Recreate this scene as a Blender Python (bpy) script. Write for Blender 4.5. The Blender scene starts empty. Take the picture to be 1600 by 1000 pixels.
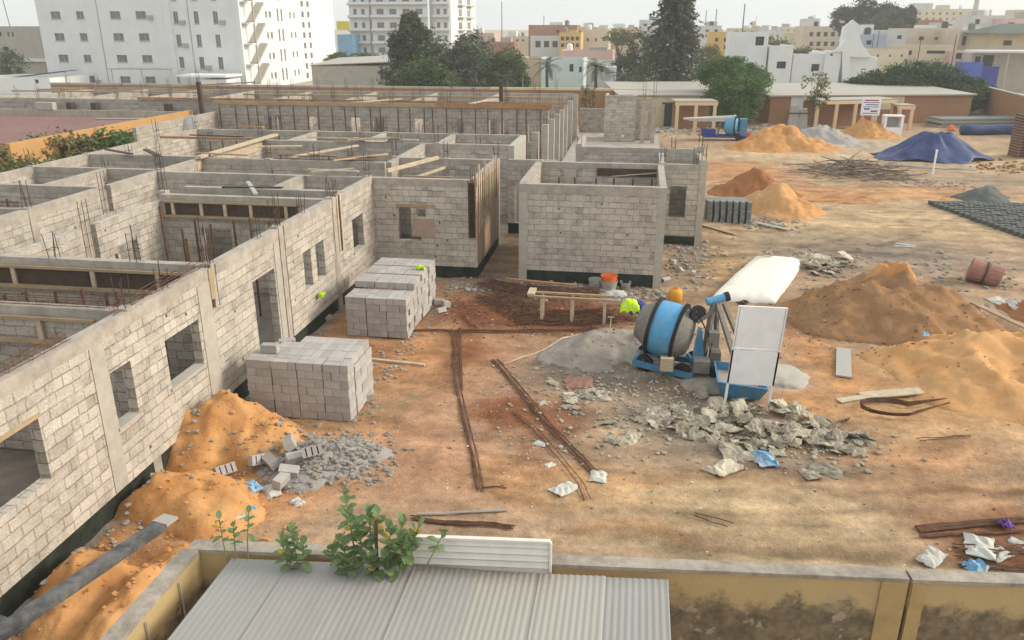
import bpy, math, random
import numpy as np
from mathutils import Vector, Matrix

SC = bpy.context.scene
COL = SC.collection
R = random.Random(11)
rad = math.radians

# ------------------------------------------------------------------ camera
F = 1250.0; CX = 800.0; CY = 500.0; CAMH = 8.5
PITCH = math.atan((CY - 42.0) / F)
YAW = math.atan((1005.0 - CX) / (F / math.cos(PITCH)))
cam = bpy.data.cameras.new("camera")
cam.sensor_width = 36.0
cam.lens = 36.0 * F / 1600.0
cam.clip_start = 0.1
cam.clip_end = 3000.0
camo = bpy.data.objects.new("camera", cam)
COL.objects.link(camo)
camo.location = (0, 0, CAMH)
camo.rotation_euler = (math.pi / 2 - PITCH, 0, YAW)
SC.camera = camo

# ------------------------------------------------------------------ world and sun
SUN_EL, SUN_AZ = rad(26), rad(78)          # azimuth clockwise from +Y: the sun stands to the right
w = bpy.data.worlds.new("World"); SC.world = w; w.use_nodes = True
nt = w.node_tree; nt.nodes.clear()
out = nt.nodes.new("ShaderNodeOutputWorld"); bg = nt.nodes.new("ShaderNodeBackground")
sky = nt.nodes.new("ShaderNodeTexSky"); sky.sky_type = 'NISHITA'; sky.sun_disc = False
sky.sun_elevation = SUN_EL; sky.sun_rotation = SUN_AZ
sky.air_density = 1.3; sky.dust_density = 4.0; sky.ozone_density = 1.0; sky.altitude = 0
mixs = nt.nodes.new("ShaderNodeMix"); mixs.data_type = 'RGBA'
mixs.inputs[0].default_value = 0.62         # thin overcast veil over the clear sky
wtc = nt.nodes.new("ShaderNodeTexCoord"); wmp = nt.nodes.new("ShaderNodeMapping"); wmp.inputs["Scale"].default_value = (1, 1, 3.5); nt.links.new(wtc.outputs["Generated"], wmp.inputs[0])
wn = nt.nodes.new("ShaderNodeTexNoise"); wn.inputs["Scale"].default_value = 2.2; wn.inputs["Detail"].default_value = 6; nt.links.new(wmp.outputs[0], wn.inputs["Vector"])
wr = nt.nodes.new("ShaderNodeValToRGB"); wr.color_ramp.elements[0].position = 0.32; wr.color_ramp.elements[1].position = 0.68   # uneven high cloud
wr.color_ramp.elements[0].color = (10.2, 10.8, 11.0, 1); wr.color_ramp.elements[1].color = (12.6, 12.7, 12.0, 1); nt.links.new(wn.outputs[0], wr.inputs[0]); nt.links.new(wr.outputs[0], mixs.inputs[7])
nt.links.new(sky.outputs[0], mixs.inputs[6])
nt.links.new(mixs.outputs[2], bg.inputs[0])
bg.inputs[1].default_value = 0.102
nt.links.new(bg.outputs[0], out.inputs[0])
sl = bpy.data.lights.new("sun", 'SUN'); sl.energy = 2.3; sl.angle = rad(18); sl.color = (1.0, 0.93, 0.80)
so = bpy.data.objects.new("sun", sl); COL.objects.link(so); so.location = (60, 10, 60)
sd = Vector((math.sin(SUN_AZ) * math.cos(SUN_EL), math.cos(SUN_AZ) * math.cos(SUN_EL), math.sin(SUN_EL)))
so.rotation_euler = sd.to_track_quat('Z', 'Y').to_euler()
SC.view_settings.view_transform = 'Standard'; SC.view_settings.look = 'None'
SC.view_settings.exposure = 0.43; SC.view_settings.gamma = 1.0; SC.view_settings.use_curve_mapping = False

HAZE = 0.0009
# ------------------------------------------------------------------ surveying helpers (photo pixel -> point of the place)
_f = Vector((-math.sin(YAW) * math.cos(PITCH), math.cos(YAW) * math.cos(PITCH), -math.sin(PITCH)))
_r = Vector((math.cos(YAW), math.sin(YAW), 0)); _u = _r.cross(_f); _c = Vector((0, 0, CAMH))
def ray(px, py): return _f + _r * ((px - CX) / F) - _u * ((py - CY) / F)
def G(px, py, z=0.0):
    d = ray(px, py); return _c + d * ((z - CAMH) / d.z)
def AY(px, py, y):
    d = ray(px, py); return _c + d * (y / d.y)

# ------------------------------------------------------------------ value noise
_rng = np.random.RandomState(5); _lat = _rng.rand(256, 256)
def vnoise(x, y):
    x = np.asarray(x, float); y = np.asarray(y, float)
    xi = np.floor(x).astype(int); yi = np.floor(y).astype(int); fx = x - xi; fy = y - yi
    fx = fx * fx * (3 - 2 * fx); fy = fy * fy * (3 - 2 * fy)
    a = _lat[xi & 255, yi & 255]; b = _lat[(xi + 1) & 255, yi & 255]
    c = _lat[xi & 255, (yi + 1) & 255]; d = _lat[(xi + 1) & 255, (yi + 1) & 255]
    return (a * (1 - fx) + b * fx) * (1 - fy) + (c * (1 - fx) + d * fx) * fy
def fbm(x, y, o=4):
    s = 0; a = 0.5; k = 1.0
    for i in range(o):
        s = s + a * (vnoise(x * k + 17.3 * i, y * k + 9.1 * i) - 0.5); a *= 0.5; k *= 2.03
    return s

# ------------------------------------------------------------------ materials
def mat(name, col, rough=0.85, var=0.15, scale=6.0, stain=None, sscale=0.7, samt=0.5, bump=0.15, bscale=40.0,
        metal=0.0, rnd=0.0, spec=0.3, stretch=(1, 1, 1), coord='Object'):
    m = bpy.data.materials.new(name); m.use_nodes = True
    t = m.node_tree; N = t.nodes; L = t.links; b = N["Principled BSDF"]
    b.inputs["Roughness"].default_value = rough; b.inputs["Metallic"].default_value = metal
    b.inputs["Specular IOR Level"].default_value = spec
    tc = N.new("ShaderNodeTexCoord"); mp = N.new("ShaderNodeMapping"); mp.inputs["Scale"].default_value = stretch
    L.new(tc.outputs[coord], mp.inputs[0])
    n1 = N.new("ShaderNodeTexNoise"); n1.inputs["Scale"].default_value = scale; n1.inputs["Detail"].default_value = 6
    n1.inputs["Roughness"].default_value = 0.65
    L.new(mp.outputs[0], n1.inputs["Vector"])
    mr = N.new("ShaderNodeMapRange"); mr.inputs[1].default_value = 0.3; mr.inputs[2].default_value = 0.7
    mr.inputs[3].default_value = 1 - var; mr.inputs[4].default_value = 1 + var
    L.new(n1.outputs[0], mr.inputs[0])
    base = N.new("ShaderNodeRGB"); base.outputs[0].default_value = (*col, 1)
    src = base.outputs[0]
    if stain:
        n2 = N.new("ShaderNodeTexNoise"); n2.inputs["Scale"].default_value = sscale; n2.inputs["Detail"].default_value = 7
        n2.inputs["Roughness"].default_value = 0.7; L.new(mp.outputs[0], n2.inputs["Vector"])
        r2 = N.new("ShaderNodeMapRange"); r2.inputs[1].default_value = 0.42; r2.inputs[2].default_value = 0.66
        r2.inputs[3].default_value = 0; r2.inputs[4].default_value = samt; L.new(n2.outputs[0], r2.inputs[0])
        mx = N.new("ShaderNodeMix"); mx.data_type = 'RGBA'; L.new(r2.outputs[0], mx.inputs[0]); L.new(src, mx.inputs[6])
        mx.inputs[7].default_value = (*stain, 1); src = mx.outputs[2]
    vm = N.new("ShaderNodeVectorMath"); vm.operation = 'SCALE'; L.new(src, vm.inputs[0]); L.new(mr.outputs[0], vm.inputs["Scale"])
    src = vm.outputs[0]
    if rnd:
        oi = N.new("ShaderNodeObjectInfo"); r3 = N.new("ShaderNodeMapRange")
        r3.inputs[3].default_value = 1 - rnd; r3.inputs[4].default_value = 1 + rnd; L.new(oi.outputs["Random"], r3.inputs[0])
        v2 = N.new("ShaderNodeVectorMath"); v2.operation = 'SCALE'; L.new(src, v2.inputs[0]); L.new(r3.outputs[0], v2.inputs["Scale"]); src = v2.outputs[0]
    L.new(src, b.inputs["Base Color"])
    if bump:
        n3 = N.new("ShaderNodeTexNoise"); n3.inputs["Scale"].default_value = bscale; n3.inputs["Detail"].default_value = 5
        L.new(mp.outputs[0], n3.inputs["Vector"]); bp = N.new("ShaderNodeBump"); bp.inputs["Strength"].default_value = min(1, bump * 2)
        bp.inputs["Distance"].default_value = 0.02; L.new(n3.outputs[0], bp.inputs["Height"]); L.new(bp.outputs[0], b.inputs["Normal"])
    return m

def brickmat(name, c1, c2, mort, bw=0.42, rh=0.21, ms=0.013, stain=(0.29, 0.245, 0.20), samt=0.4, light=(0.52, 0.475, 0.415), seed=0):
    m = bpy.data.materials.new(name); m.use_nodes = True
    t = m.node_tree; N = t.nodes; L = t.links; b = N["Principled BSDF"]; b.inputs["Roughness"].default_value = 0.92
    b.inputs["Specular IOR Level"].default_value = 0.2
    tc = N.new("ShaderNodeTexCoord")
    mp0 = N.new("ShaderNodeMapping"); mp0.inputs["Location"].default_value = (seed * 3.1, seed * 1.7, 0); L.new(tc.outputs["UV"], mp0.inputs[0])
    nz = N.new("ShaderNodeTexNoise"); nz.inputs["Scale"].default_value = 2.6; nz.inputs["Detail"].default_value = 4; L.new(mp0.outputs[0], nz.inputs["Vector"])
    sb = N.new("ShaderNodeVectorMath"); sb.operation = 'SUBTRACT'; sb.inputs[1].default_value = (0.5, 0.5, 0.5); L.new(nz.outputs["Color"], sb.inputs[0])
    sc = N.new("ShaderNodeVectorMath"); sc.operation = 'SCALE'; sc.inputs["Scale"].default_value = 0.075; L.new(sb.outputs[0], sc.inputs[0])
    ad = N.new("ShaderNodeVectorMath"); ad.operation = 'ADD'; L.new(tc.outputs["UV"], ad.inputs[0]); L.new(sc.outputs[0], ad.inputs[1])
    br = N.new("ShaderNodeTexBrick"); br.inputs["Scale"].default_value = 1; br.inputs["Brick Width"].default_value = bw
    br.inputs["Row Height"].default_value = rh; br.inputs["Mortar Size"].default_value = ms; br.inputs["Mortar Smooth"].default_value = 0.35
    br.inputs["Color1"].default_value = (*c1, 1); br.inputs["Color2"].default_value = (*c2, 1); br.inputs["Mortar"].default_value = (*mort, 1)
    L.new(ad.outputs[0], br.inputs["Vector"])
    # every block takes its own shade
    sp = N.new("ShaderNodeSeparateXYZ"); L.new(ad.outputs[0], sp.inputs[0])
    def mth(op, a, b_=None):
        q = N.new("ShaderNodeMath"); q.operation = op
        for i_, v_ in ((0, a), (1, b_)):
            if v_ is None: continue
            if isinstance(v_, (int, float)): q.inputs[i_].default_value = v_
            else: L.new(v_, q.inputs[i_])
        return q.outputs[0]
    row = mth('FLOOR', mth('DIVIDE', sp.outputs[1], rh)); col_ = mth('FLOOR', mth('ADD', mth('DIVIDE', sp.outputs[0], bw), mth('MULTIPLY', mth('PINGPONG', row, 1.0), 0.5)))
    cb_ = N.new("ShaderNodeCombineXYZ"); L.new(row, cb_.inputs[0]); L.new(col_, cb_.inputs[1]); cb_.inputs[2].default_value = seed
    wn_ = N.new("ShaderNodeTexWhiteNoise"); L.new(cb_.outputs[0], wn_.inputs["Vector"])
    rb = N.new("ShaderNodeMapRange"); rb.inputs[3].default_value = 0.74; rb.inputs[4].default_value = 1.2; L.new(wn_.outputs["Value"], rb.inputs[0])
    bsc = N.new("ShaderNodeVectorMath"); bsc.operation = 'SCALE'; L.new(br.outputs["Color"], bsc.inputs[0]); L.new(rb.outputs[0], bsc.inputs["Scale"])
    # mortar smears: where thick, the joint vanishes under light cement
    n2 = N.new("ShaderNodeTexNoise"); n2.inputs["Scale"].default_value = 3.1; n2.inputs["Detail"].default_value = 8; n2.inputs["Roughness"].default_value = 0.72
    L.new(mp0.outputs[0], n2.inputs["Vector"])
    r2 = N.new("ShaderNodeMapRange"); r2.inputs[1].default_value = 0.44; r2.inputs[2].default_value = 0.60; r2.inputs[3].default_value = 0; r2.inputs[4].default_value = 0.72
    L.new(n2.outputs[0], r2.inputs[0])
    mx = N.new("ShaderNodeMix"); mx.data_type = 'RGBA'; L.new(r2.outputs[0], mx.inputs[0]); L.new(bsc.outputs[0], mx.inputs[6]); mx.inputs[7].default_value = (*light, 1)
    n4 = N.new("ShaderNodeTexNoise"); n4.inputs["Scale"].default_value = 0.55; n4.inputs["Detail"].default_value = 8; n4.inputs["Roughness"].default_value = 0.7
    L.new(mp0.outputs[0], n4.inputs["Vector"])
    r4 = N.new("ShaderNodeMapRange"); r4.inputs[1].default_value = 0.45; r4.inputs[2].default_value = 0.7; r4.inputs[3].default_value = 0; r4.inputs[4].default_value = samt
    L.new(n4.outputs[0], r4.inputs[0])
    m2 = N.new("ShaderNodeMix"); m2.data_type = 'RGBA'; L.new(r4.outputs[0], m2.inputs[0]); L.new(mx.outputs[2], m2.inputs[6]); m2.inputs[7].default_value = (*stain, 1)
    n5 = N.new("ShaderNodeTexNoise"); n5.inputs["Scale"].default_value = 24; n5.inputs["Detail"].default_value = 5; L.new(tc.outputs["UV"], n5.inputs["Vector"])
    r5 = N.new("ShaderNodeMapRange"); r5.inputs[1].default_value = 0.3; r5.inputs[2].default_value = 0.7; r5.inputs[3].default_value = 0.8; r5.inputs[4].default_value = 1.18
    L.new(n5.outputs[0], r5.inputs[0])
    vm = N.new("ShaderNodeVectorMath"); vm.operation = 'SCALE'; L.new(m2.outputs[2], vm.inputs[0]); L.new(r5.outputs[0], vm.inputs["Scale"])
    L.new(vm.outputs[0], b.inputs["Base Color"])
    # relief: sunken joints, except under smears
    inv = N.new("ShaderNodeMath"); inv.operation = 'SUBTRACT'; inv.inputs[0].default_value = 1; L.new(br.outputs["Fac"], inv.inputs[1])
    mxh = N.new("ShaderNodeMath"); mxh.operation = 'MAXIMUM'; L.new(inv.outputs[0], mxh.inputs[0]); L.new(r2.outputs[0], mxh.inputs[1])
    ah = N.new("ShaderNodeMath"); ah.operation = 'MULTIPLY_ADD'; ah.inputs[1].default_value = 0.35; L.new(n5.outputs[0], ah.inputs[0]); L.new(mxh.outputs[0], ah.inputs[2])
    bp = N.new("ShaderNodeBump"); bp.inputs["Strength"].default_value = 0.9; bp.inputs["Distance"].default_value = 0.02
    L.new(ah.outputs[0], bp.inputs["Height"]); L.new(bp.outputs[0], b.inputs["Normal"])
    return m

MT = {}
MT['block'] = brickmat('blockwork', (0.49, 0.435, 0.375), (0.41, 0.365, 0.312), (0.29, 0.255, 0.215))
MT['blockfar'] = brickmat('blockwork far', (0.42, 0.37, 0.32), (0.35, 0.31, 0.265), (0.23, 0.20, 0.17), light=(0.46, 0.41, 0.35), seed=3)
MT['conc'] = mat('smooth concrete', (0.40, 0.352, 0.30), var=0.16, scale=5, stain=(0.22, 0.20, 0.175), sscale=1.4, samt=0.6, bump=0.12, bscale=30)
MT['conclight'] = mat('pale render', (0.42, 0.385, 0.33), var=0.12, scale=4, stain=(0.33, 0.30, 0.26), sscale=1.1, samt=0.5)
MT['plinth'] = mat('bitumen plinth', (0.014, 0.02, 0.015), rough=0.6, var=0.4, stain=(0.05, 0.06, 0.045), sscale=2, samt=0.6)
MT['blk'] = mat('block grey', (0.40, 0.372, 0.35), var=0.14, scale=9, rnd=0.13, bump=0.3, bscale=60)
MT['blkold'] = mat('block green grey', (0.20, 0.215, 0.20), var=0.18, scale=6, rnd=0.15, bump=0.3)
MT['blkdark'] = mat('fresh block dark', (0.10, 0.105, 0.10), var=0.25, scale=3, bump=0.3)
MT['timber'] = mat('form timber', (0.40, 0.295, 0.185), var=0.22, scale=5, stain=(0.22, 0.14, 0.08), sscale=2.5, samt=0.6, stretch=(1, 1, 1))
MT['timberlight'] = mat('pale timber', (0.52, 0.425, 0.305), var=0.2, scale=5, stain=(0.35, 0.24, 0.14), sscale=3, samt=0.5)
MT['timberorange'] = mat('orange timber', (0.38, 0.215, 0.105), var=0.25, scale=5, stain=(0.2, 0.11, 0.06), sscale=2, samt=0.6)
MT['darkboard'] = mat('wet shutter board', (0.075, 0.05, 0.037), var=0.3, scale=4)
MT['rebar'] = mat('rusty steel', (0.10, 0.05, 0.032), rough=0.8, var=0.35, scale=12, stain=(0.20, 0.085, 0.04), sscale=4, samt=0.6)
MT['rebard'] = mat('dark steel', (0.06, 0.045, 0.04), rough=0.7, var=0.3, scale=10)
MT['sand'] = mat('orange sand', (0.475, 0.23, 0.085), var=0.16, scale=3.0, stain=(0.56, 0.32, 0.14), sscale=1.0, samt=0.8, bump=0.4, bscale=14, rough=0.95, spec=0.1)
MT['sandbeige'] = mat('beige sand', (0.52, 0.30, 0.135), var=0.14, scale=3.0, stain=(0.50, 0.245, 0.09), sscale=0.8, samt=0.8, bump=0.35, bscale=12, rough=0.95, spec=0.1)
MT['sandbrown'] = mat('damp brown sand', (0.265, 0.15, 0.078), var=0.14, scale=3.0, stain=(0.32, 0.175, 0.08), sscale=1.1, samt=0.8, bump=0.4, bscale=14, rough=0.95, spec=0.1)
MT['sandred'] = mat('red brown sand', (0.28, 0.12, 0.05), var=0.14, scale=3.0, stain=(0.36, 0.17, 0.07), sscale=1, samt=0.7, bump=0.4, bscale=14, rough=0.95, spec=0.1)
MT['sandgrey'] = mat('grey cement sand', (0.27, 0.235, 0.20), var=0.14, scale=3.0, stain=(0.36, 0.32, 0.27), sscale=1.2, samt=0.8, bump=0.3, bscale=14, rough=0.95, spec=0.1)
MT['gravel'] = mat('grey gravel', (0.34, 0.31, 0.285), var=0.3, scale=30, bump=0.5, bscale=50)
MT['rubble'] = mat('broken concrete', (0.33, 0.30, 0.265), var=0.22, scale=8, rnd=0.2, bump=0.4)
MT['paperdark'] = mat('wet cement paper', (0.23, 0.195, 0.14), var=0.25, scale=6, stain=(0.12, 0.095, 0.07), sscale=2.5, samt=0.7, rnd=0.35)
MT['paper'] = mat('cement paper', (0.45, 0.395, 0.30), var=0.2, scale=6, stain=(0.21, 0.185, 0.135), sscale=3.5, samt=0.9, rnd=0.38, bump=0.2)
MT['paperwhite'] = mat('white sack', (0.52, 0.51, 0.46), var=0.12, scale=6, stain=(0.4, 0.38, 0.33), sscale=2.5, samt=0.6, rnd=0.1)
MT['white'] = mat('white paint', (0.82, 0.82, 0.83), rough=0.5, var=0.05, scale=3, stain=(0.6, 0.59, 0.56), sscale=1.2, samt=0.4, bump=0.02)
MT['whitewall'] = mat('white wall', (0.70, 0.71, 0.71), var=0.04, scale=0.6, stain=(0.60, 0.60, 0.58), sscale=0.25, samt=0.5, bump=0.05)
MT['glass'] = mat('dark pane', (0.16, 0.17, 0.18), rough=0.15, var=0.15, scale=0.5, spec=0.5, bump=0)
MT['dark'] = mat('dark opening', (0.045, 0.045, 0.045), var=0.2, bump=0)
MT['blue'] = mat('blue paint', (0.05, 0.22, 0.40), rough=0.55, var=0.2, scale=6, stain=(0.16, 0.19, 0.20), sscale=3, samt=0.75, bump=0.08)
MT['bluebright'] = mat('bright blue paint', (0.075, 0.32, 0.58), rough=0.5, var=0.12, scale=6, stain=(0.18, 0.28, 0.34), sscale=5, samt=0.65, bump=0.08)
MT['drumgrey'] = mat('cement crusted steel', (0.205, 0.185, 0.165), rough=0.9, var=0.2, scale=8, stain=(0.17, 0.16, 0.15), sscale=3, samt=0.6, bump=0.3)
MT['black'] = mat('black rubber', (0.018, 0.018, 0.02), rough=0.7, var=0.3)
MT['tarp'] = mat('blue tarpaulin', (0.016, 0.032, 0.115), rough=0.45, var=0.18, scale=2, stain=(0.10, 0.13, 0.26), sscale=0.8, samt=0.5, bump=0.1, bscale=6)
MT['sheet'] = mat('off white sheeting', (0.78, 0.75, 0.66), rough=0.6, var=0.05, scale=1.5, stain=(0.66, 0.60, 0.47), sscale=0.9, samt=0.5, bump=0.1, bscale=4)
MT['roofm'] = mat('galvanised sheet', (0.285, 0.265, 0.25), rough=0.65, var=0.06, scale=1.5, stain=(0.33, 0.30, 0.28), sscale=0.9, samt=0.75, stretch=(2.2, .35, 1), bump=0.02, spec=0.4)
MT['roofm2'] = mat('galvanised sheet pale', (0.33, 0.305, 0.265), rough=0.65, var=0.06, scale=1.5, stain=(0.36, 0.35, 0.32), sscale=0.9, samt=0.75, stretch=(2.2, .35, 1), bump=0.02, spec=0.4)
MT['roofm3'] = mat('galvanised sheet greenish', (0.28, 0.27, 0.25), rough=0.65, var=0.06, scale=1.5, stain=(0.30, 0.29, 0.28), sscale=0.9, samt=0.75, stretch=(2.2, .35, 1), bump=0.02, spec=0.4)
MT['panel'] = mat('cream louvre', (0.72, 0.67, 0.60), rough=0.6, var=0.06, stain=(0.55, 0.50, 0.43), sscale=1, samt=0.5, bump=0.02)
MT['brownwall'] = mat('brown wall', (0.33, 0.175, 0.09), var=0.12, scale=2, stain=(0.26, 0.14, 0.08), sscale=0.5, samt=0.6)
MT['orangewall'] = mat('orange wall', (0.52, 0.29, 0.11), var=0.10, scale=2, stain=(0.40, 0.22, 0.10), sscale=0.5, samt=0.5)
MT['redroof'] = mat('red terrace', (0.20, 0.105, 0.095), var=0.10, scale=2, stain=(0.25, 0.145, 0.12), sscale=0.3, samt=0.7)
MT['cream'] = mat('cream wall', (0.62, 0.54, 0.36), var=0.08, scale=1, stain=(0.52, 0.44, 0.30), sscale=0.4, samt=0.5)
MT['creampost'] = mat('cream post', (0.68, 0.50, 0.32), var=0.08)
MT['yellow'] = mat('yellow drum', (0.65, 0.30, 0.03), rough=0.5, var=0.1)
MT['orangep'] = mat('orange plastic', (0.75, 0.17, 0.03), rough=0.5, var=0.1)
MT['neon'] = mat('fluorescent cloth', (0.52, 0.80, 0.015), rough=0.8, var=0.1, scale=14)
MT['bluecloth'] = mat('blue cloth', (0.035, 0.05, 0.26), rough=0.85, var=0.2)
MT['bluesack'] = mat('blue sack', (0.10, 0.30, 0.50), rough=0.6, var=0.2, stain=(0.5, 0.5, 0.48), sscale=4, samt=0.8)
MT['purple'] = mat('purple cloth', (0.15, 0.07, 0.30), rough=0.8)
MT['redp'] = mat('red paint', (0.45, 0.04, 0.06), rough=0.6)
MT['bucket'] = mat('grey plastic', (0.40, 0.385, 0.35), rough=0.6, var=0.15, stain=(0.28, 0.26, 0.23), sscale=6, samt=0.6)
MT['trough'] = mat('weathered steel channel', (0.075, 0.078, 0.085), rough=0.6, var=0.25, scale=4, stain=(0.22, 0.215, 0.21), sscale=3, samt=0.7, metal=0.2)
MT['hose'] = mat('green hose', (0.20, 0.20, 0.10), rough=0.6)
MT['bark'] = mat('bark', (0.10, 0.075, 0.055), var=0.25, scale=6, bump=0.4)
MT['stem'] = mat('green stem', (0.20, 0.24, 0.10), var=0.15)
MT['redcard'] = mat('faded red card', (.30, .15, .12), var=.15)
MT['silver'] = mat('reflective tape', (0.55, 0.56, 0.55), rough=0.4, var=0.1)
MT['floor'] = mat('dirty screed', (0.17, 0.145, 0.12), var=0.25, scale=1.5, stain=(0.30, 0.25, 0.20), sscale=0.8, samt=0.6)
MT['zinc'] = mat('zinc roof', (0.38, 0.35, 0.30), rough=0.6, var=0.06, scale=0.7, stain=(0.38, 0.35, 0.30), sscale=0.25, samt=0.5, bump=0.05)

def leafmat(name, c1, c2, scale=0.6):
    m = bpy.data.materials.new(name); m.use_nodes = True
    t = m.node_tree; N = t.nodes; L = t.links; b = N["Principled BSDF"]; b.inputs["Roughness"].default_value = 0.6
    b.inputs["Specular IOR Level"].default_value = 0.25
    tc = N.new("ShaderNodeTexCoord"); n = N.new("ShaderNodeTexNoise"); n.inputs["Scale"].default_value = scale; n.inputs["Detail"].default_value = 6
    n.inputs["Roughness"].default_value = 0.75
    L.new(tc.outputs["Object"], n.inputs["Vector"])
    r = N.new("ShaderNodeValToRGB"); r.color_ramp.elements[0].position = 0.35; r.color_ramp.elements[1].position = 0.65
    r.color_ramp.elements[0].color = (*c1, 1); r.color_ramp.elements[1].color = (*c2, 1); L.new(n.outputs[0], r.inputs[0])
    L.new(r.outputs[0], b.inputs["Base Color"])
    tr = N.new("ShaderNodeBsdfTranslucent"); L.new(r.outputs[0], tr.inputs[0]); mx = N.new("ShaderNodeMixShader"); mx.inputs[0].default_value = 0.25
    o = N["Material Output"]; L.new(b.outputs[0], mx.inputs[1]); L.new(tr.outputs[0], mx.inputs[2]); L.new(mx.outputs[0], o.inputs[0])
    return m
MT['lfdark'] = leafmat('dark leaves', (0.05, 0.056, 0.032), (0.11, 0.112, 0.066))
MT['lfconifer'] = leafmat('conifer leaves', (0.065, 0.073, 0.046), (0.135, 0.14, 0.09), 1.2)
MT['lfgrey'] = leafmat('grey green leaves', (0.075, 0.09, 0.058), (0.14, 0.16, 0.105))
MT['lfmid'] = leafmat('mid leaves', (0.06, 0.095, 0.03), (0.14, 0.18, 0.062))
MT['lfacacia'] = leafmat('acacia leaves', (0.055, 0.115, 0.028), (0.125, 0.215, 0.058))
MT['lfacaciad'] = leafmat('dark acacia leaves', (0.03, 0.06, 0.022), (0.065, 0.11, 0.04))
MT['lfolive'] = leafmat('olive leaves', (0.10, 0.10, 0.03), (0.20, 0.20, 0.07))
MT['lfdry'] = leafmat('dry leaves', (0.16, 0.12, 0.05), (0.26, 0.22, 0.10))
MT['lfpalm'] = leafmat('palm leaves', (0.045, 0.06, 0.03), (0.12, 0.13, 0.07))
MT['lfyoung'] = leafmat('sapling leaves', (0.105, 0.175, 0.065), (0.24, 0.31, 0.14), 9)
MT['lfyellow'] = leafmat('yellow leaves', (0.40, 0.28, 0.03), (0.50, 0.36, 0.06), 5)

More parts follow.
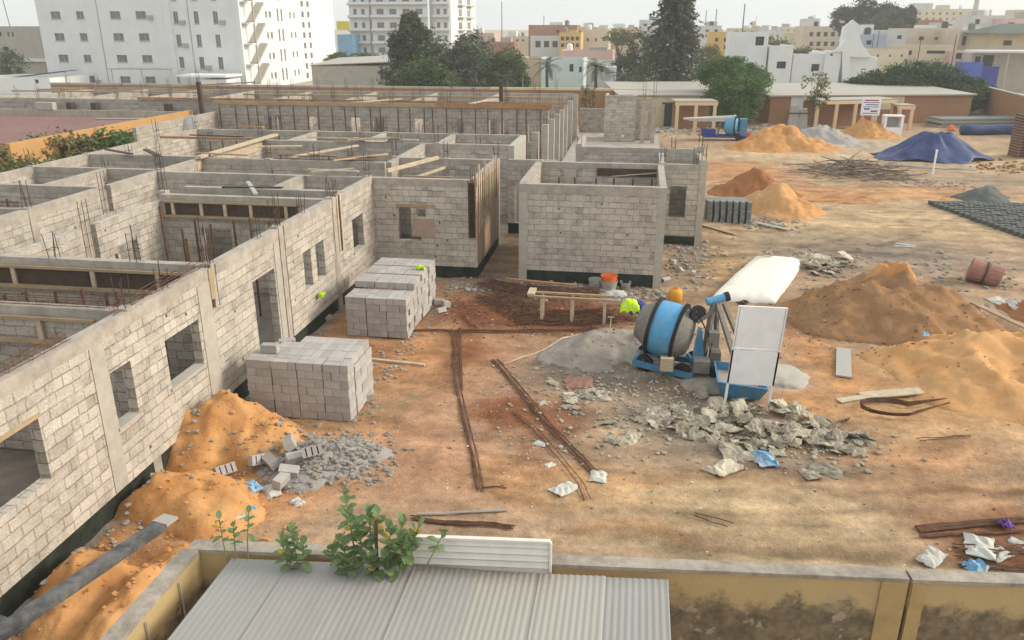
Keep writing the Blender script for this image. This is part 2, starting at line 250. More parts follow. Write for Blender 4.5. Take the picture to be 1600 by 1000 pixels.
# ------------------------------------------------------------------ objects
def wloc(o):
    v = Vector((0, 0, 0))
    while o is not None: v += o.location; o = o.parent
    return v
def tag(o, label=None, cat=None, group=None, kind=None):
    if label: o["label"] = label
    if cat: o["category"] = cat
    if group: o["group"] = group
    if kind: o["kind"] = kind
    return o
def thing(name, label, cat, loc=(0, 0, 0), group=None, rz=0.0):
    o = bpy.data.objects.new(name, None); COL.objects.link(o); o.location = loc; o.rotation_euler = (0, 0, rz); o.empty_display_size = 0.2
    return tag(o, label, cat, group)
class MB:
    def __init__(s): s.v = []; s.f = []
    def add(s, vs, fs):
        n = len(s.v); s.v += [tuple(v) for v in vs]; s.f += [tuple(i + n for i in f) for f in fs]; return s
    def box(s, x0, x1, y0, y1, z0, z1):
        return s.add([(x0, y0, z0), (x1, y0, z0), (x1, y1, z0), (x0, y1, z0), (x0, y0, z1), (x1, y0, z1), (x1, y1, z1), (x0, y1, z1)],
                     [(0, 3, 2, 1), (4, 5, 6, 7), (0, 1, 5, 4), (1, 2, 6, 5), (2, 3, 7, 6), (3, 0, 4, 7)])
    def bar(s, p, q, w, h, up=(0, 0, 1)):
        p = Vector(p); q = Vector(q); d = (q - p).normalized(); up = Vector(up)
        sd_ = d.cross(up)
        if sd_.length < 1e-4: sd_ = d.cross(Vector((1, 0, 0)))
        sd_.normalize(); u = sd_.cross(d).normalized(); a = sd_ * (w / 2); b = u * (h / 2)
        return s.add([p - a - b, p + a - b, p + a + b, p - a + b, q - a - b, q + a - b, q + a + b, q - a + b],
                     [(0, 1, 2, 3), (7, 6, 5, 4), (0, 4, 5, 1), (1, 5, 6, 2), (2, 6, 7, 3), (3, 7, 4, 0)])
    def tube(s, pts, r, n=6, r2=None):
        pts = [Vector(p) for p in pts]; k = len(pts); vs = []; fs = []
        r2 = r if r2 is None else r2
        for i, p in enumerate(pts):
            d = (pts[min(i + 1, k - 1)] - pts[max(i - 1, 0)]).normalized()
            a = d.cross(Vector((0, 0, 1)))
            if a.length < 1e-3: a = d.cross(Vector((1, 0, 0)))
            a.normalize(); b = a.cross(d); rr = r + (r2 - r) * i / max(1, k - 1)
            for j in range(n):
                t = 2 * math.pi * j / n; vs.append(p + (a * math.cos(t) + b * math.sin(t)) * rr)
        for i in range(k - 1):
            for j in range(n):
                j2 = (j + 1) % n; fs.append((i * n + j, i * n + j2, (i + 1) * n + j2, (i + 1) * n + j))
        fs.append(tuple(range(n - 1, -1, -1))); fs.append(tuple((k - 1) * n + j for j in range(n)))
        return s.add(vs, fs)
    def lathe(s, prof, n=20, M=None, cap=True):
        # prof: (axial, radius) along local X
        vs = []; fs = []
        for (a, r) in prof:
            for j in range(n):
                t = 2 * math.pi * j / n; v = Vector((a, r * math.cos(t), r * math.sin(t))); vs.append(M @ v if M else v)
        for i in range(len(prof) - 1):
            for j in range(n):
                j2 = (j + 1) % n; fs.append((i * n + j, i * n + j2, (i + 1) * n + j2, (i + 1) * n + j))
        if cap: fs.append(tuple(range(n - 1, -1, -1))); fs.append(tuple((len(prof) - 1) * n + j for j in range(n)))
        return s.add(vs, fs)
    def wall(s, axis, c, t, us, zs, solid):
        # cells of a wall; solid(ucentre, zcentre) says whether a cell is masonry
        us = sorted(set(round(u, 4) for u in us)); zs = sorted(set(round(z, 4) for z in zs)); nu = len(us) - 1; nz = len(zs) - 1
        ok = [[solid((us[i] + us[i + 1]) / 2, (zs[j] + zs[j + 1]) / 2) for j in range(nz)] for i in range(nu)]
        a, b = c - t / 2, c + t / 2
        def P(u, w_, z): return (u, w_, z) if axis == 'x' else (w_, u, z)
        def S(i, j): return 0 <= i < nu and 0 <= j < nz and ok[i][j]
        for i in range(nu):
            for j in range(nz):
                if not ok[i][j]: continue
                u0, u1, z0, z1 = us[i], us[i + 1], zs[j], zs[j + 1]
                q = []
                q.append([P(u0, a, z0), P(u1, a, z0), P(u1, a, z1), P(u0, a, z1)])
                q.append([P(u1, b, z0), P(u0, b, z0), P(u0, b, z1), P(u1, b, z1)])
                if not S(i - 1, j): q.append([P(u0, b, z0), P(u0, a, z0), P(u0, a, z1), P(u0, b, z1)])
                if not S(i + 1, j): q.append([P(u1, a, z0), P(u1, b, z0), P(u1, b, z1), P(u1, a, z1)])
                if not S(i, j + 1): q.append([P(u0, a, z1), P(u1, a, z1), P(u1, b, z1), P(u0, b, z1)])
                if not S(i, j - 1): q.append([P(u0, b, z0), P(u1, b, z0), P(u1, a, z0), P(u0, a, z0)])
                for k in q:
                    if axis == 'y': k = k[::-1]
                    s.add(k, [(0, 1, 2, 3)])
        return s
    def build(s, name, m, parent=None, smooth=False, origin=None, local=False, uv=True):
        if origin is None and parent is None and not local:
            xs = [v[0] for v in s.v]; ys = [v[1] for v in s.v]; zs = [v[2] for v in s.v]
            origin = ((min(xs) + max(xs)) / 2, (min(ys) + max(ys)) / 2, min(zs))
        off = Vector((0, 0, 0)) if local else (wloc(parent) if parent is not None else Vector(origin))
        me = bpy.data.meshes.new(name)
        va = np.array(s.v, dtype=np.float64)
        me.from_pydata((va - np.array(off)).tolist(), [], s.f)
        me.materials.append(m if not isinstance(m, str) else MT[m])
        if smooth: me.polygons.foreach_set("use_smooth", [True] * len(me.polygons))
        if uv:
            ul = me.uv_layers.new(name="UVMap"); me.update()
            nl = len(me.loops); li = np.empty(nl, int); me.loops.foreach_get("vertex_index", li)
            pn = np.empty(len(me.polygons) * 3); me.polygons.foreach_get("normal", pn); pn = np.abs(pn.reshape(-1, 3))
            lt = np.empty(len(me.polygons), int); me.polygons.foreach_get("loop_total", lt)
            ax = np.repeat(np.argmax(pn, axis=1), lt); p = va[li]
            uu = np.where(ax == 0, p[:, 1], p[:, 0]); vv = np.where(ax == 2, p[:, 1], p[:, 2])
            ul.data.foreach_set("uv", np.stack([uu, vv], 1).ravel())
        me.update()
        o = bpy.data.objects.new(name, me); COL.objects.link(o)
        if parent is not None: o.parent = parent
        elif not local: o.location = off
        return o
def copy_tree(o, parent=None):
    c = o.copy(); COL.objects.link(c); c.parent = parent
    for ch in list(o.children): copy_tree(ch, c)
    return c
def bevel(o, wd=0.01, seg=2):
    md = o.modifiers.new("bevel", 'BEVEL'); md.width = wd; md.segments = seg; md.limit_method = 'ANGLE'; return o
# ================================================================== ground
PILES = []      # (cx, cy, rx, ry, height, power, seed)
def pile_h(p, x, y):
    cx, cy, rx, ry, h, pw, sd_, hol = p
    x = np.asarray(x, float); y = np.asarray(y, float)
    dx = (x - cx) / rx; dy = (y - cy) / ry; th = np.arctan2(dy, dx)
    rr = np.sqrt(dx * dx + dy * dy) / (1 + 0.16 * np.sin(th * 2 + sd_) + 0.10 * np.sin(th * 3 + 2.1 * sd_) + 0.05 * np.sin(th * 7 + sd_))
    k = np.clip(1 - rr, 0, 1)
    kk = 0.45 * k + 0.55 * k * k * (3 - 2 * k)
    pr = np.where(rr < 1, kk ** pw, 0)
    z = h * pr * (1 + 0.9 * fbm(x * 1.3 + sd_, y * 1.3, 3)) + h * 0.34 * fbm(x * 2.6 + sd_ * 3, y * 2.6, 4) * np.minimum(1, k * 5)
    z = z + (0.05 + 0.06 * h) * fbm(x * 6 + sd_, y * 7, 3) * np.minimum(1, k * 6)
    for (hx, hy, hr, hd) in hol:
        d = np.sqrt((x - hx) ** 2 + (y - hy) ** 2) / hr
        z = z - hd * np.clip(1 - d * d, 0, 1)
    return np.where(rr < 1, z, -0.2)
def ground_h(x, y):
    x = np.asarray(x, float); y = np.asarray(y, float)
    z = 0.16 * fbm(x * 0.35, y * 0.35, 4) + 0.09 * fbm(x * 2.2 + 4, y * 2.2, 3)
    z = z + 0.05 * fbm(x * 7, y * 7, 2)
    far = np.clip((y - 60) / 30, 0, 1)
    # wheel ruts swinging in front of the yard wall and away to the right
    for k in (0.0, 1.5):
        yc = 10.9 + k * 0.8 + 0.02 * (x - 2) ** 2 * 0.6
        z = z - 0.09 * np.exp(-((y - yc) / 0.22) ** 2) * np.clip((x + 2) / 3, 0, 1)
    return z * (1 - far)
def gz(x, y):
    z = float(ground_h(x, y))
    for p in PILES: z = max(z, float(pile_h(p, x, y)))
    return z
def GP(px, py, dz=0.0):
    # photo pixel -> point on the uneven ground
    p = G(px, py, 0)
    for i in range(4):
        z = gz(p.x, p.y); p = G(px, py, z)
    return Vector((p.x, p.y, p.z + dz))

def axis_pts(lo, hi, d0, d1, step, outer):
    a = list(np.arange(d0, d1 + 1e-6, step)); s = step; v = d1
    while v < hi: s *= outer; v += s; a.append(min(v, hi))
    s = step; v = d0
    while v > lo: s *= outer; v -= s; a.insert(0, max(v, lo))
    return np.array(a)
gx = axis_pts(-1500, 1500, -13, 17, 0.11, 1.12); gy = axis_pts(-60, 2500, 6.5, 46, 0.11, 1.08)
X, Y = np.meshgrid(gx, gy, indexing='xy')
Z = ground_h(X, Y)
def soil(X, Y):
    wx = X + 1.6 * fbm(X * 0.5, Y * 0.5, 4); wy = Y + 1.6 * fbm(X * 0.5 + 40, Y * 0.5, 4)
    c = np.zeros(X.shape + (3,)); c[:] = (0.43, 0.305, 0.20)
    def blob(px, py, rx, ry, col, amt, soft=1.0):
        p = G(px, py); d = np.sqrt(((wx - p.x) / rx) ** 2 + ((wy - p.y) / ry) ** 2)
        k = np.clip((1.25 - d) / soft, 0, 1); k = (k * k * (3 - 2 * k) * amt)[..., None]
        c[:] = c * (1 - k) + np.array(col) * k
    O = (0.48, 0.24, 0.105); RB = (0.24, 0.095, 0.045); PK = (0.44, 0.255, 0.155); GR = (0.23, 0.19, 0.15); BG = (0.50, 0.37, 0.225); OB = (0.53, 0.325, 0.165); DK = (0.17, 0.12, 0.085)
    blob(640, 560, 3.0, 3.2, O, 0.95); blob(760, 600, 3.0, 3.5, PK, 0.75); blob(560, 700, 2.2, 2.2, O, 0.6); blob(820, 560, 2.0, 2.0, PK, 0.7)
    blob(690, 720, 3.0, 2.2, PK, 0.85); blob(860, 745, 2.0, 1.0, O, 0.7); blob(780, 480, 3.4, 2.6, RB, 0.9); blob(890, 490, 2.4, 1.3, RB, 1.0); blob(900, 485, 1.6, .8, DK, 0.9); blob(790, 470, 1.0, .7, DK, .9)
    blob(785, 640, 0.9, 1.1, RB, 0.75); blob(880, 655, 0.9, 0.8, RB, 0.7); blob(720, 560, .5, 3.0, RB, .5); blob(830, 690, .6, 1.2, RB, .45)
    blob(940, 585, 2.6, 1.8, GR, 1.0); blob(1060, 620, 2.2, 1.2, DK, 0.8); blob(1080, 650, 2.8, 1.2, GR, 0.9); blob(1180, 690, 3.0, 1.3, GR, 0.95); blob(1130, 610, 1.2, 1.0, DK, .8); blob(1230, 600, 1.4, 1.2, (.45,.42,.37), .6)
    blob(1000, 760, 4.0, 1.0, OB, 0.75); blob(980, 770, 1.2, .3, O, .8); blob(1450, 620, 4.0, 3.0, OB, 0.95); blob(1400, 705, 3.2, 1.0, O, 0.55); blob(1180, 800, 4.2, 0.9, BG, 0.9); blob(1300, 745, 3.4, .35, DK, .5); blob(1450, 740, 2.0, .6, (.36,.23,.13), .7); blob(1100, 765, 2.2, .25, (.60,.46,.28), .8); blob(1000, 830, 1.6, .35, O, .6)
    blob(1290, 570, 1.3, 3.0, O, 0.8); blob(1240, 500, 1.6, 2.2, RB, 0.6); blob(1260, 635, .9, 1.0, O, .8)
    blob(1130, 420, 2.2, 6.0, (.46,.31,.16), 0.7); blob(1075, 400, 0.9, 4.0, GR, 0.8); blob(900, 440, 6.0, 1.3, GR, 0.9); blob(1330, 395, 6.0, 3.6, GR, 0.75); blob(1100, 470, 2.5, 1.6, (.33,.22,.13), .7)
    blob(1450, 400, 3.6, 3.2, GR, 0.6); blob(1350, 345, 8.0, 4.5, BG, 0.9); blob(1380, 305, 7.0, 2.2, OB, 0.9); blob(1310, 312, 2.4, 1.6, (.40,.19,.07), .8); blob(1160, 270, 4.0, 7.0, O, 0.85); blob(1470, 300, 4.0, 2.0, O, .6); blob(1280, 370, 6, 1.0, (.30,.25,.17), .6)
    blob(1300, 300, 4.0, 2.0, O, 0.6); blob(1250, 245, 9.0, 4.0, (0.54, 0.42, 0.27), 0.8); blob(1330, 225, 8.0, 5.0, (0.48, 0.42, 0.32), 0.9); blob(1400, 258, 7, 2, (.30,.22,.15), .6)
    blob(1560, 245, 8.0, 8.0, BG, 0.7); blob(1520, 280, 6, 2.5, (.33,.27,.19), .7); blob(1550, 830, 1.6, 0.8, RB, 0.8); blob(1580, 880, 1.4, 0.5, RB, 0.9); blob(1250, 868, 4.5, 0.5, (0.43, 0.34, 0.20), 0.85)
    blob(1500, 775, 2.5, 0.8, O, 0.4); blob(420, 740, 1.6, 2.0, O, 0.9); blob(150, 900, 2.2, 3.0, O, 0.9); blob(780, 390, 1.4, 7, (0.24, 0.17, 0.12), 0.95); blob(520, 510, 1.2, 2.0, O, .8); blob(360, 640, .7, 1.2, DK, .6)
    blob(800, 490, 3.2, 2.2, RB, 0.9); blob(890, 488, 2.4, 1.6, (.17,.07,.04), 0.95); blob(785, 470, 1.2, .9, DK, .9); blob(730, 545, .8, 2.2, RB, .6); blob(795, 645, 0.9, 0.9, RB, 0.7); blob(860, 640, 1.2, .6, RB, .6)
    inb = ((X < -9.0) & (Y < 40)) | ((X < -5.5) & (Y > 27) & (Y < 70)) | ((X < 1.0) & (X > -3.8) & (Y > 27.2) & (Y < 36))
    c[inb] = (0.30, 0.26, 0.21)
    # wheel tracks: packed and scuffed bands
    def track(x0, y0, a, w_, amt, lo, hi, b_=0.0):
        yc = y0 + b_ * (X - x0) + a * (X - x0) ** 2; m_ = np.exp(-((Y - yc + .25 * fbm(X * .8 + y0, Y * .8, 3)) / w_) ** 2) * ((X > lo) & (X < hi)) * np.clip(.45 + 2.2 * fbm(X * 1.1 + y0, Y * 3, 4), 0, 1)
        c[:] = c * (1 - (amt * m_)[..., None])
    for k, (x0, y0, a, b_) in enumerate(((2, 10.9, .012, 0), (2, 12.1, .017, 0), (0, 11.9, .02, .02), (0, 13.0, .026, .03), (3, 9.9, .01, .03), (6, 13.2, .02, .12), (6, 14.5, .02, .15))):
        track(x0, y0, a, .11, .40, -3, 30, b_); track(x0, y0 + .22, a, .08, -.22, -3, 30, b_)
    for k, (x0, y0, a, b_) in enumerate(((4, 30, .05, .35), (4, 31.6, .055, .42), (3, 36, .05, .5), (3, 37.8, .05, .55), (5, 48, .06, .9), (8, 33, .02, -.25))):
        track(x0, y0, a, 0.24, .40, 1.5, 60, b_); track(x0, y0 + .5, a, .16, -.22, 1.5, 60, b_)
    c *= np.array((.88, .855, .835))
    fr = (Y > 90)[..., None]; c[:] = np.where(fr, np.array((0.42, 0.36, 0.28)), c)
    # trampled streaks, mostly across the view
    st = fbm(X * 0.6 + 7, Y * 2.6, 5)[..., None]; c *= 1 + 0.85 * st
    st2 = np.clip(fbm(X * 1.7 + 70, Y * 1.9, 5), -.3, .35)[..., None]; c *= 1 + 0.6 * st2
    st3 = np.clip((fbm(X * 0.9 + 170, Y * 2.2 + 30, 5) - .05) * 5, 0, 1)[..., None] * .5; c[:] = c * (1 - st3) + c * np.array((.62, .56, .50)) * st3
    return np.clip(c, 0.01, 1)
Cc = soil(X, Y)
ny, nx = X.shape
me = bpy.data.meshes.new("ground")
vs = np.stack([X, Y, Z], -1).reshape(-1, 3)
idx = np.arange(nx * ny).reshape(ny, nx)
fq = np.stack([idx[:-1, :-1], idx[:-1, 1:], idx[1:, 1:], idx[1:, :-1]], -1).reshape(-1, 4)
me.vertices.add(len(vs)); me.vertices.foreach_set("co", vs.ravel())
me.loops.add(fq.size); me.loops.foreach_set("vertex_index", fq.ravel())
me.polygons.add(len(fq)); me.polygons.foreach_set("loop_start", np.arange(0, fq.size, 4)); me.polygons.foreach_set("loop_total", np.full(len(fq), 4))
me.polygons.foreach_set("use_smooth", np.ones(len(fq), bool)); me.update(calc_edges=True)
at = me.color_attributes.new("soil", 'FLOAT_COLOR', 'POINT')
at.data.foreach_set("color", np.concatenate([Cc.reshape(-1, 3), np.ones((nx * ny, 1))], 1).ravel())
gm = bpy.data.materials.new("soil"); gm.use_nodes = True
N = gm.node_tree.nodes; L = gm.node_tree.links; b = N["Principled BSDF"]; b.inputs["Roughness"].default_value = 0.95; b.inputs["Specular IOR Level"].default_value = 0.12
ca = N.new("ShaderNodeVertexColor"); ca.layer_name = "soil"; ge = N.new("ShaderNodeNewGeometry")
prev = ca.outputs[0]
for (s_, lo, hi) in ((1.3, 0.80, 1.20), (6.0, 0.80, 1.22), (28.0, 0.82, 1.18)):
    n = N.new("ShaderNodeTexNoise"); n.inputs["Scale"].default_value = s_; n.inputs["Detail"].default_value = 6; n.inputs["Roughness"].default_value = 0.7; L.new(ge.outputs["Position"], n.inputs["Vector"])
    r = N.new("ShaderNodeMapRange"); r.inputs[1].default_value = 0.32; r.inputs[2].default_value = 0.68; r.inputs[3].default_value = lo; r.inputs[4].default_value = hi; L.new(n.outputs[0], r.inputs[0])
    v = N.new("ShaderNodeVectorMath"); v.operation = 'SCALE'; L.new(prev, v.inputs[0]); L.new(r.outputs[0], v.inputs["Scale"]); prev = v.outputs[0]
# cement dust spilled in patches
n = N.new("ShaderNodeTexNoise"); n.inputs["Scale"].default_value = 2.3; n.inputs["Detail"].default_value = 9; n.inputs["Roughness"].default_value = 0.75; L.new(ge.outputs["Position"], n.inputs["Vector"])
r = N.new("ShaderNodeMapRange"); r.inputs[1].default_value = 0.58; r.inputs[2].default_value = 0.70; r.inputs[3].default_value = 0; r.inputs[4].default_value = 0.45; L.new(n.outputs[0], r.inputs[0])
mx = N.new("ShaderNodeMix"); mx.data_type = 'RGBA'; L.new(r.outputs[0], mx.inputs[0]); L.new(prev, mx.inputs[6]); mx.inputs[7].default_value = (0.50, 0.42, 0.32, 1)
L.new(mx.outputs[2], b.inputs["Base Color"])
n3 = N.new("ShaderNodeTexNoise"); n3.inputs["Scale"].default_value = 16; n3.inputs["Detail"].default_value = 8; n3.inputs["Roughness"].default_value = 0.7; L.new(ge.outputs["Position"], n3.inputs["Vector"])
bp = N.new("ShaderNodeBump"); bp.inputs["Strength"].default_value = 0.7; bp.inputs["Distance"].default_value = 0.05; L.new(n3.outputs[0], bp.inputs["Height"]); L.new(bp.outputs[0], b.inputs["Normal"])
me.materials.append(gm)
gob = bpy.data.objects.new("ground", me); COL.objects.link(gob); tag(gob, "bare trampled sandy ground of the building site", "ground", kind="structure")

def pile(name, label, cat, p, m, group=None, kind=None, res=60):
    p = tuple(p) + ((),) if len(p) == 7 else p
    cx, cy, rx, ry, h = p[:5]
    PILES.append(p)
    xs = np.linspace(cx - rx * 1.25, cx + rx * 1.25, res); ys = np.linspace(cy - ry * 1.25, cy + ry * 1.25, res)
    PX, PY = np.meshgrid(xs, ys); PZ = pile_h(p, PX, PY); GH = ground_h(PX, PY) - 0.05
    keep = PZ > -0.15
    PZ = np.where(keep, PZ + np.maximum(0, GH) * 0.5, GH - 0.1)
    b = MB(); b.v = [tuple(v) for v in np.stack([PX, PY, PZ], -1).reshape(-1, 3)]
    k2 = np.zeros_like(keep); k2[1:-1, 1:-1] = keep[1:-1, 1:-1] | keep[:-2, 1:-1] | keep[2:, 1:-1] | keep[1:-1, :-2] | keep[1:-1, 2:]
    for i in range(res - 1):
        for j in range(res - 1):
            if k2[i, j] or k2[i + 1, j] or k2[i, j + 1] or k2[i + 1, j + 1]:
                b.f.append((i * res + j, i * res + j + 1, (i + 1) * res + j + 1, (i + 1) * res + j))
    o = b.build(name, m, smooth=True, origin=(cx, cy, 0)); tag(o, label, cat, group, kind)
    return o
def PXY(px, py): p = G(px, py); return p.x, p.y
pile("sand_pile", "bright orange sand pile against the foot of the long block wall", "sand pile", (-8.4, 14.3, 1.6, 1.45, 1.0, 0.7, 1.0), 'sand')
pile("sand_pile", "orange sand pile beside the end of the steel channel", "sand pile", (-7.95, 11.9, 1.35, 1.15, 0.75, 0.7, 2.0), 'sand')
pile("sand_pile", "orange sand heap between the channel and the dark plinth", "sand pile", (-8.35, 9.3, 0.8, 1.15, 0.75, 0.9, 3.0), 'sand')
pile("sand_pile", "low orange sand heap between the channel and the yellow side wall", "sand pile", (-7.25, 9.0, 0.75, 1.6, 0.5, 0.8, 4.4), 'sand')
pile("sand_pile", "big damp brown sand pile with an orange streak down from its peak", "sand pile", (8.1, 25.2, 3.7, 2.8, 1.32, 0.75, 5.0), 'sandbrown', res=90)
pile("sand_pile", "small bright orange sand tip on the peak of the brown pile", "sand pile", (8.1, 25.7, 0.8, 0.7, 1.46, 0.2, 1.7), 'sand', res=40)
pile("sand_pile", "broad pale orange sand pile with a dug out hollow at the right edge", "sand pile", (10.4, 21.0, 4.1, 3.0, 1.0, 0.75, 6.0, ((10.2, 20.1, 1.5, 0.65),)), 'sandbeige', res=90)
pile("sand_pile", "grey cement sand pile beside the blue mixer", "sand pile", (-0.35, 20.9, 1.9, 1.6, 0.5, 0.7, 7.0, ((-0.3, 20.3, 0.85, 0.25),)), 'sandgrey', res=70)
pile("sand_pile", "dark red sand heap behind the pale heap by the block stack", "sand pile", (6.5, 44.6, 2.2, 1.9, 1.15, 0.9, 8.0), 'sandred')
pile("sand_pile", "pale orange sand heap behind the small stack of green grey blocks", "sand pile", (6.95, 40.4, 2.1, 2.1, 1.2, 0.9, 9.0), 'sandbeige')
pile("sand_pile", "large bright orange sand heap in the far yard by the blue machine", "sand pile", (10.6, 63.0, 3.7, 3.2, 1.55, 0.9, 1.3), 'sand')
pile("gravel_pile", "pale grey gravel heap in front of the cream posted shelter", "gravel pile", (14.6, 68.5, 2.8, 3.2, 1.15, 0.9, 2.3), 'gravel')
pile("sand_pile", "orange sand heap under the white notice board", "sand pile", (18.8, 71.2, 2.6, 2.2, 1.25, 1.0, 3.3), 'sand')
pile("sand_pile", "dark red sand heap at the right edge behind the planks", "sand pile", (13.1, 25.6, 1.6, 1.4, 0.8, 1.0, 4.0), 'sandred')
pile("ash_heap", "dark grey ash heap right of the rows of fresh blocks", "ash heap", (18.2, 45.2, 1.6, 1.4, 0.65, 0.8, 5.5), 'blkdark', res=40)
pile("rubble_heap", "low heap of grey broken concrete below the orange sand", "rubble heap", (-6.15, 13.9, 1.35, 1.0, 0.36, 0.8, 6.1), 'gravel', res=50)
# ================================================================== construction buildings
_dz = [0]
ZP, ZW, ZB = 0.45, 3.33, 3.58
def cwall(par, axis, c, u0, u1, ops=(), slots=(), beam=True, z1=ZW, zb=ZB, t=0.2, z0=ZP, plinth=True, m='block', holes=0, beamgap=()):
    """ops: (u0,u1,z0,z1) openings; slots: (u0,u1) full-height recesses left for columns"""
    _dz[0] += 1; dz = (_dz[0] % 9) * 0.003
    us = [u0, u1]; zs = [z0, z1 - dz]; cut = list(ops)
    hr = random.Random(_dz[0])
    for i in range(holes):
        hu = hr.uniform(u0 + .3, u1 - .3); hz = z0 + 0.21 * hr.randint(1, 12) + 0.08; cut.append((hu, hu + .07, hz, hz + .07))
    for s in slots: cut.append((s[0], s[1], s[2] if len(s) > 2 else z0 - 1, z1 + 1))
    for o in cut: us += [max(u0, o[0]), min(u1, o[1])]; zs += [min(max(z0, o[2]), z1 - dz), min(max(z0, o[3]), z1 - dz)]
    b = MB().wall(axis, c, t, us, zs, lambda u, z: not any(o[0] < u < o[1] and o[2] < z < o[3] for o in cut))
    w_ = b.build('wall', m, par)
    def seg(z0_, z1_, tt, mm, nm, gaps):
        ed = [u0] + [x for g in sorted(gaps) for x in g] + [u1]
        q = MB()
        for i in range(0, len(ed), 2):
            if ed[i + 1] - ed[i] > .02:
                if axis == 'x': q.box(ed[i], ed[i + 1], c - tt / 2, c + tt / 2, z0_, z1_)
                else: q.box(c - tt / 2, c + tt / 2, ed[i], ed[i + 1], z0_, z1_)
        if q.v: return q.build(nm, mm, par)
    if beam:
        o = seg(z1 - dz, zb - dz, t + 0.024, 'conc', 'ring_beam', list(beamgap) + [s[:2] for s in slots])
    if plinth: seg(-0.3, z0, t - 0.08, 'plinth' if plinth is True else 'conc', 'plinth', ())
    return w_
def column(par, x, y, z1=ZB + .012, s=0.26, bars=True, z0=-0.2, bh=0.75, m='conc'):
    _dz[0] += 1; z1 += (_dz[0] % 9) * 0.003
    MB().box(x - s / 2, x + s / 2, y - s / 2, y + s / 2, z0, z1).build('column', m, par)
    if bars: starter(par, x, y, z1 - .1, bh)
def starter(par, x, y, z, h, k=4):
    q = MB()
    for (dx, dy) in ((-.08, -.08), (.08, -.08), (.08, .08), (-.08, .08))[:k]:
        hh = h * R.uniform(.75, 1.15); q.tube([(x + dx, y + dy, z), (x + dx + R.uniform(-.05, .05), y + dy + R.uniform(-.05, .05), z + hh)], .009, 5)
    if h > .5: q.tube([(x - .1, y - .1, z + h * .4), (x + .1, y - .1, z + h * .4), (x + .1, y + .1, z + h * .4), (x - .1, y + .1, z + h * .4), (x - .1, y - .1, z + h * .4)], .006, 4)
    q.build('rebar', 'rebard', par)
def barslot(par, axis, c, u0, u1, back, z0=ZP, z1=ZB + .5, m='conc', depth=0.08, cover=None):
    """recess: set-back concrete face plus upright bars"""
    q = MB(); um = (u0 + u1) / 2
    if axis == 'y': q.box(c - .1, c - .1 + depth, u0 + .002, u1 - .002, -.2, ZW + .1) if back < 0 else q.box(c + .1 - depth, c + .1, u0 + .002, u1 - .002, -.2, ZW + .1)
    else: q.box(u0 + .002, u1 - .002, c + .1 - depth, c + .1, -.2, ZW + .1)
    q.build('column', m, par)
    q = MB()
    for k in (0.2, 0.5, 0.8):
        u = u0 + (u1 - u0) * k
        for d in (0.0,):
            p = (c + (.02 if back < 0 else -.02), u) if axis == 'y' else (u, c - .02)
            q.tube([(p[0], p[1], z0 - .3), (p[0] + .01, p[1] + .01, 2.0), (p[0], p[1] + .02, z1)], .01, 5)
    for i in range(9):
        z = .7 + i * .35
        if axis == 'y': q.tube([(c + (.03 if back < 0 else -.03), u0 + .04, z), (c + (.03 if back < 0 else -.03), u1 - .04, z)], .006, 4)
        else: q.tube([(u0 + .04, c - .03, z), (u1 - .04, c - .03, z)], .006, 4)
    q.build('rebar', 'rebar', par)
def formwork(par, x0, x1, y, cleats=4, side=-1, m='timber', ztop=3.36, board=True):
    """shuttering hung on the near face of a beam running along X"""
    f = y + side * .13
    if board: MB().box(x0, x1, min(f, f + side * .02), max(f, f + side * .02), ztop - .42, ztop - .03).build('shutter_board', 'darkboard', par)
    g = f + side * .02
    MB().box(x0, x1, min(g, g + side * .07), max(g, g + side * .07), ztop - .03, ztop + .03).build('form_timber', m, par)
    MB().box(x0 - .1, x1, min(g, g + side * .08), max(g, g + side * .08), ztop - .50, ztop - .425).build('form_timber', m, par)
    for i in range(cleats):
        u = x0 + (x1 - x0) * (i + .5) / cleats + R.uniform(-.2, .2)
        MB().box(u - .05, u + .05, min(g, g + side * .05), max(g, g + side * .05), ztop - .42, ztop - .032).build('form_timber', 'timberlight', par)
def prop(par, x, y, z1=2.85):
    MB().tube([(x, y, 0), (x + R.uniform(-.06, .06), y, z1)], .035, 7).build('prop', 'rebar', par)
def beamcage(par, axis, c, u0, u1, z):
    q = MB()
    for (a, b_) in ((-.07, 0), (.07, 0), (-.07, .13), (.07, .13)):
        pts = [((u, c + a, z + b_ + R.uniform(-.012, .012)) if axis == 'x' else (c + a, u, z + b_ + R.uniform(-.012, .012))) for u in np.linspace(u0, u1, 12)]
        q.tube(pts, .009, 4)
    k = int((u1 - u0) / .25)
    for i in range(k):
        u = u0 + (i + .5) * (u1 - u0) / k; w_ = .08
        sq = [(-w_, -.01), (w_, -.01), (w_, .14), (-w_, .14), (-w_, -.01)]
        q.tube([((u, c + a, z + b_) if axis == 'x' else (c + a, u, z + b_)) for a, b_ in sq], .005, 3)
    q.build('rebar', 'rebar', par)

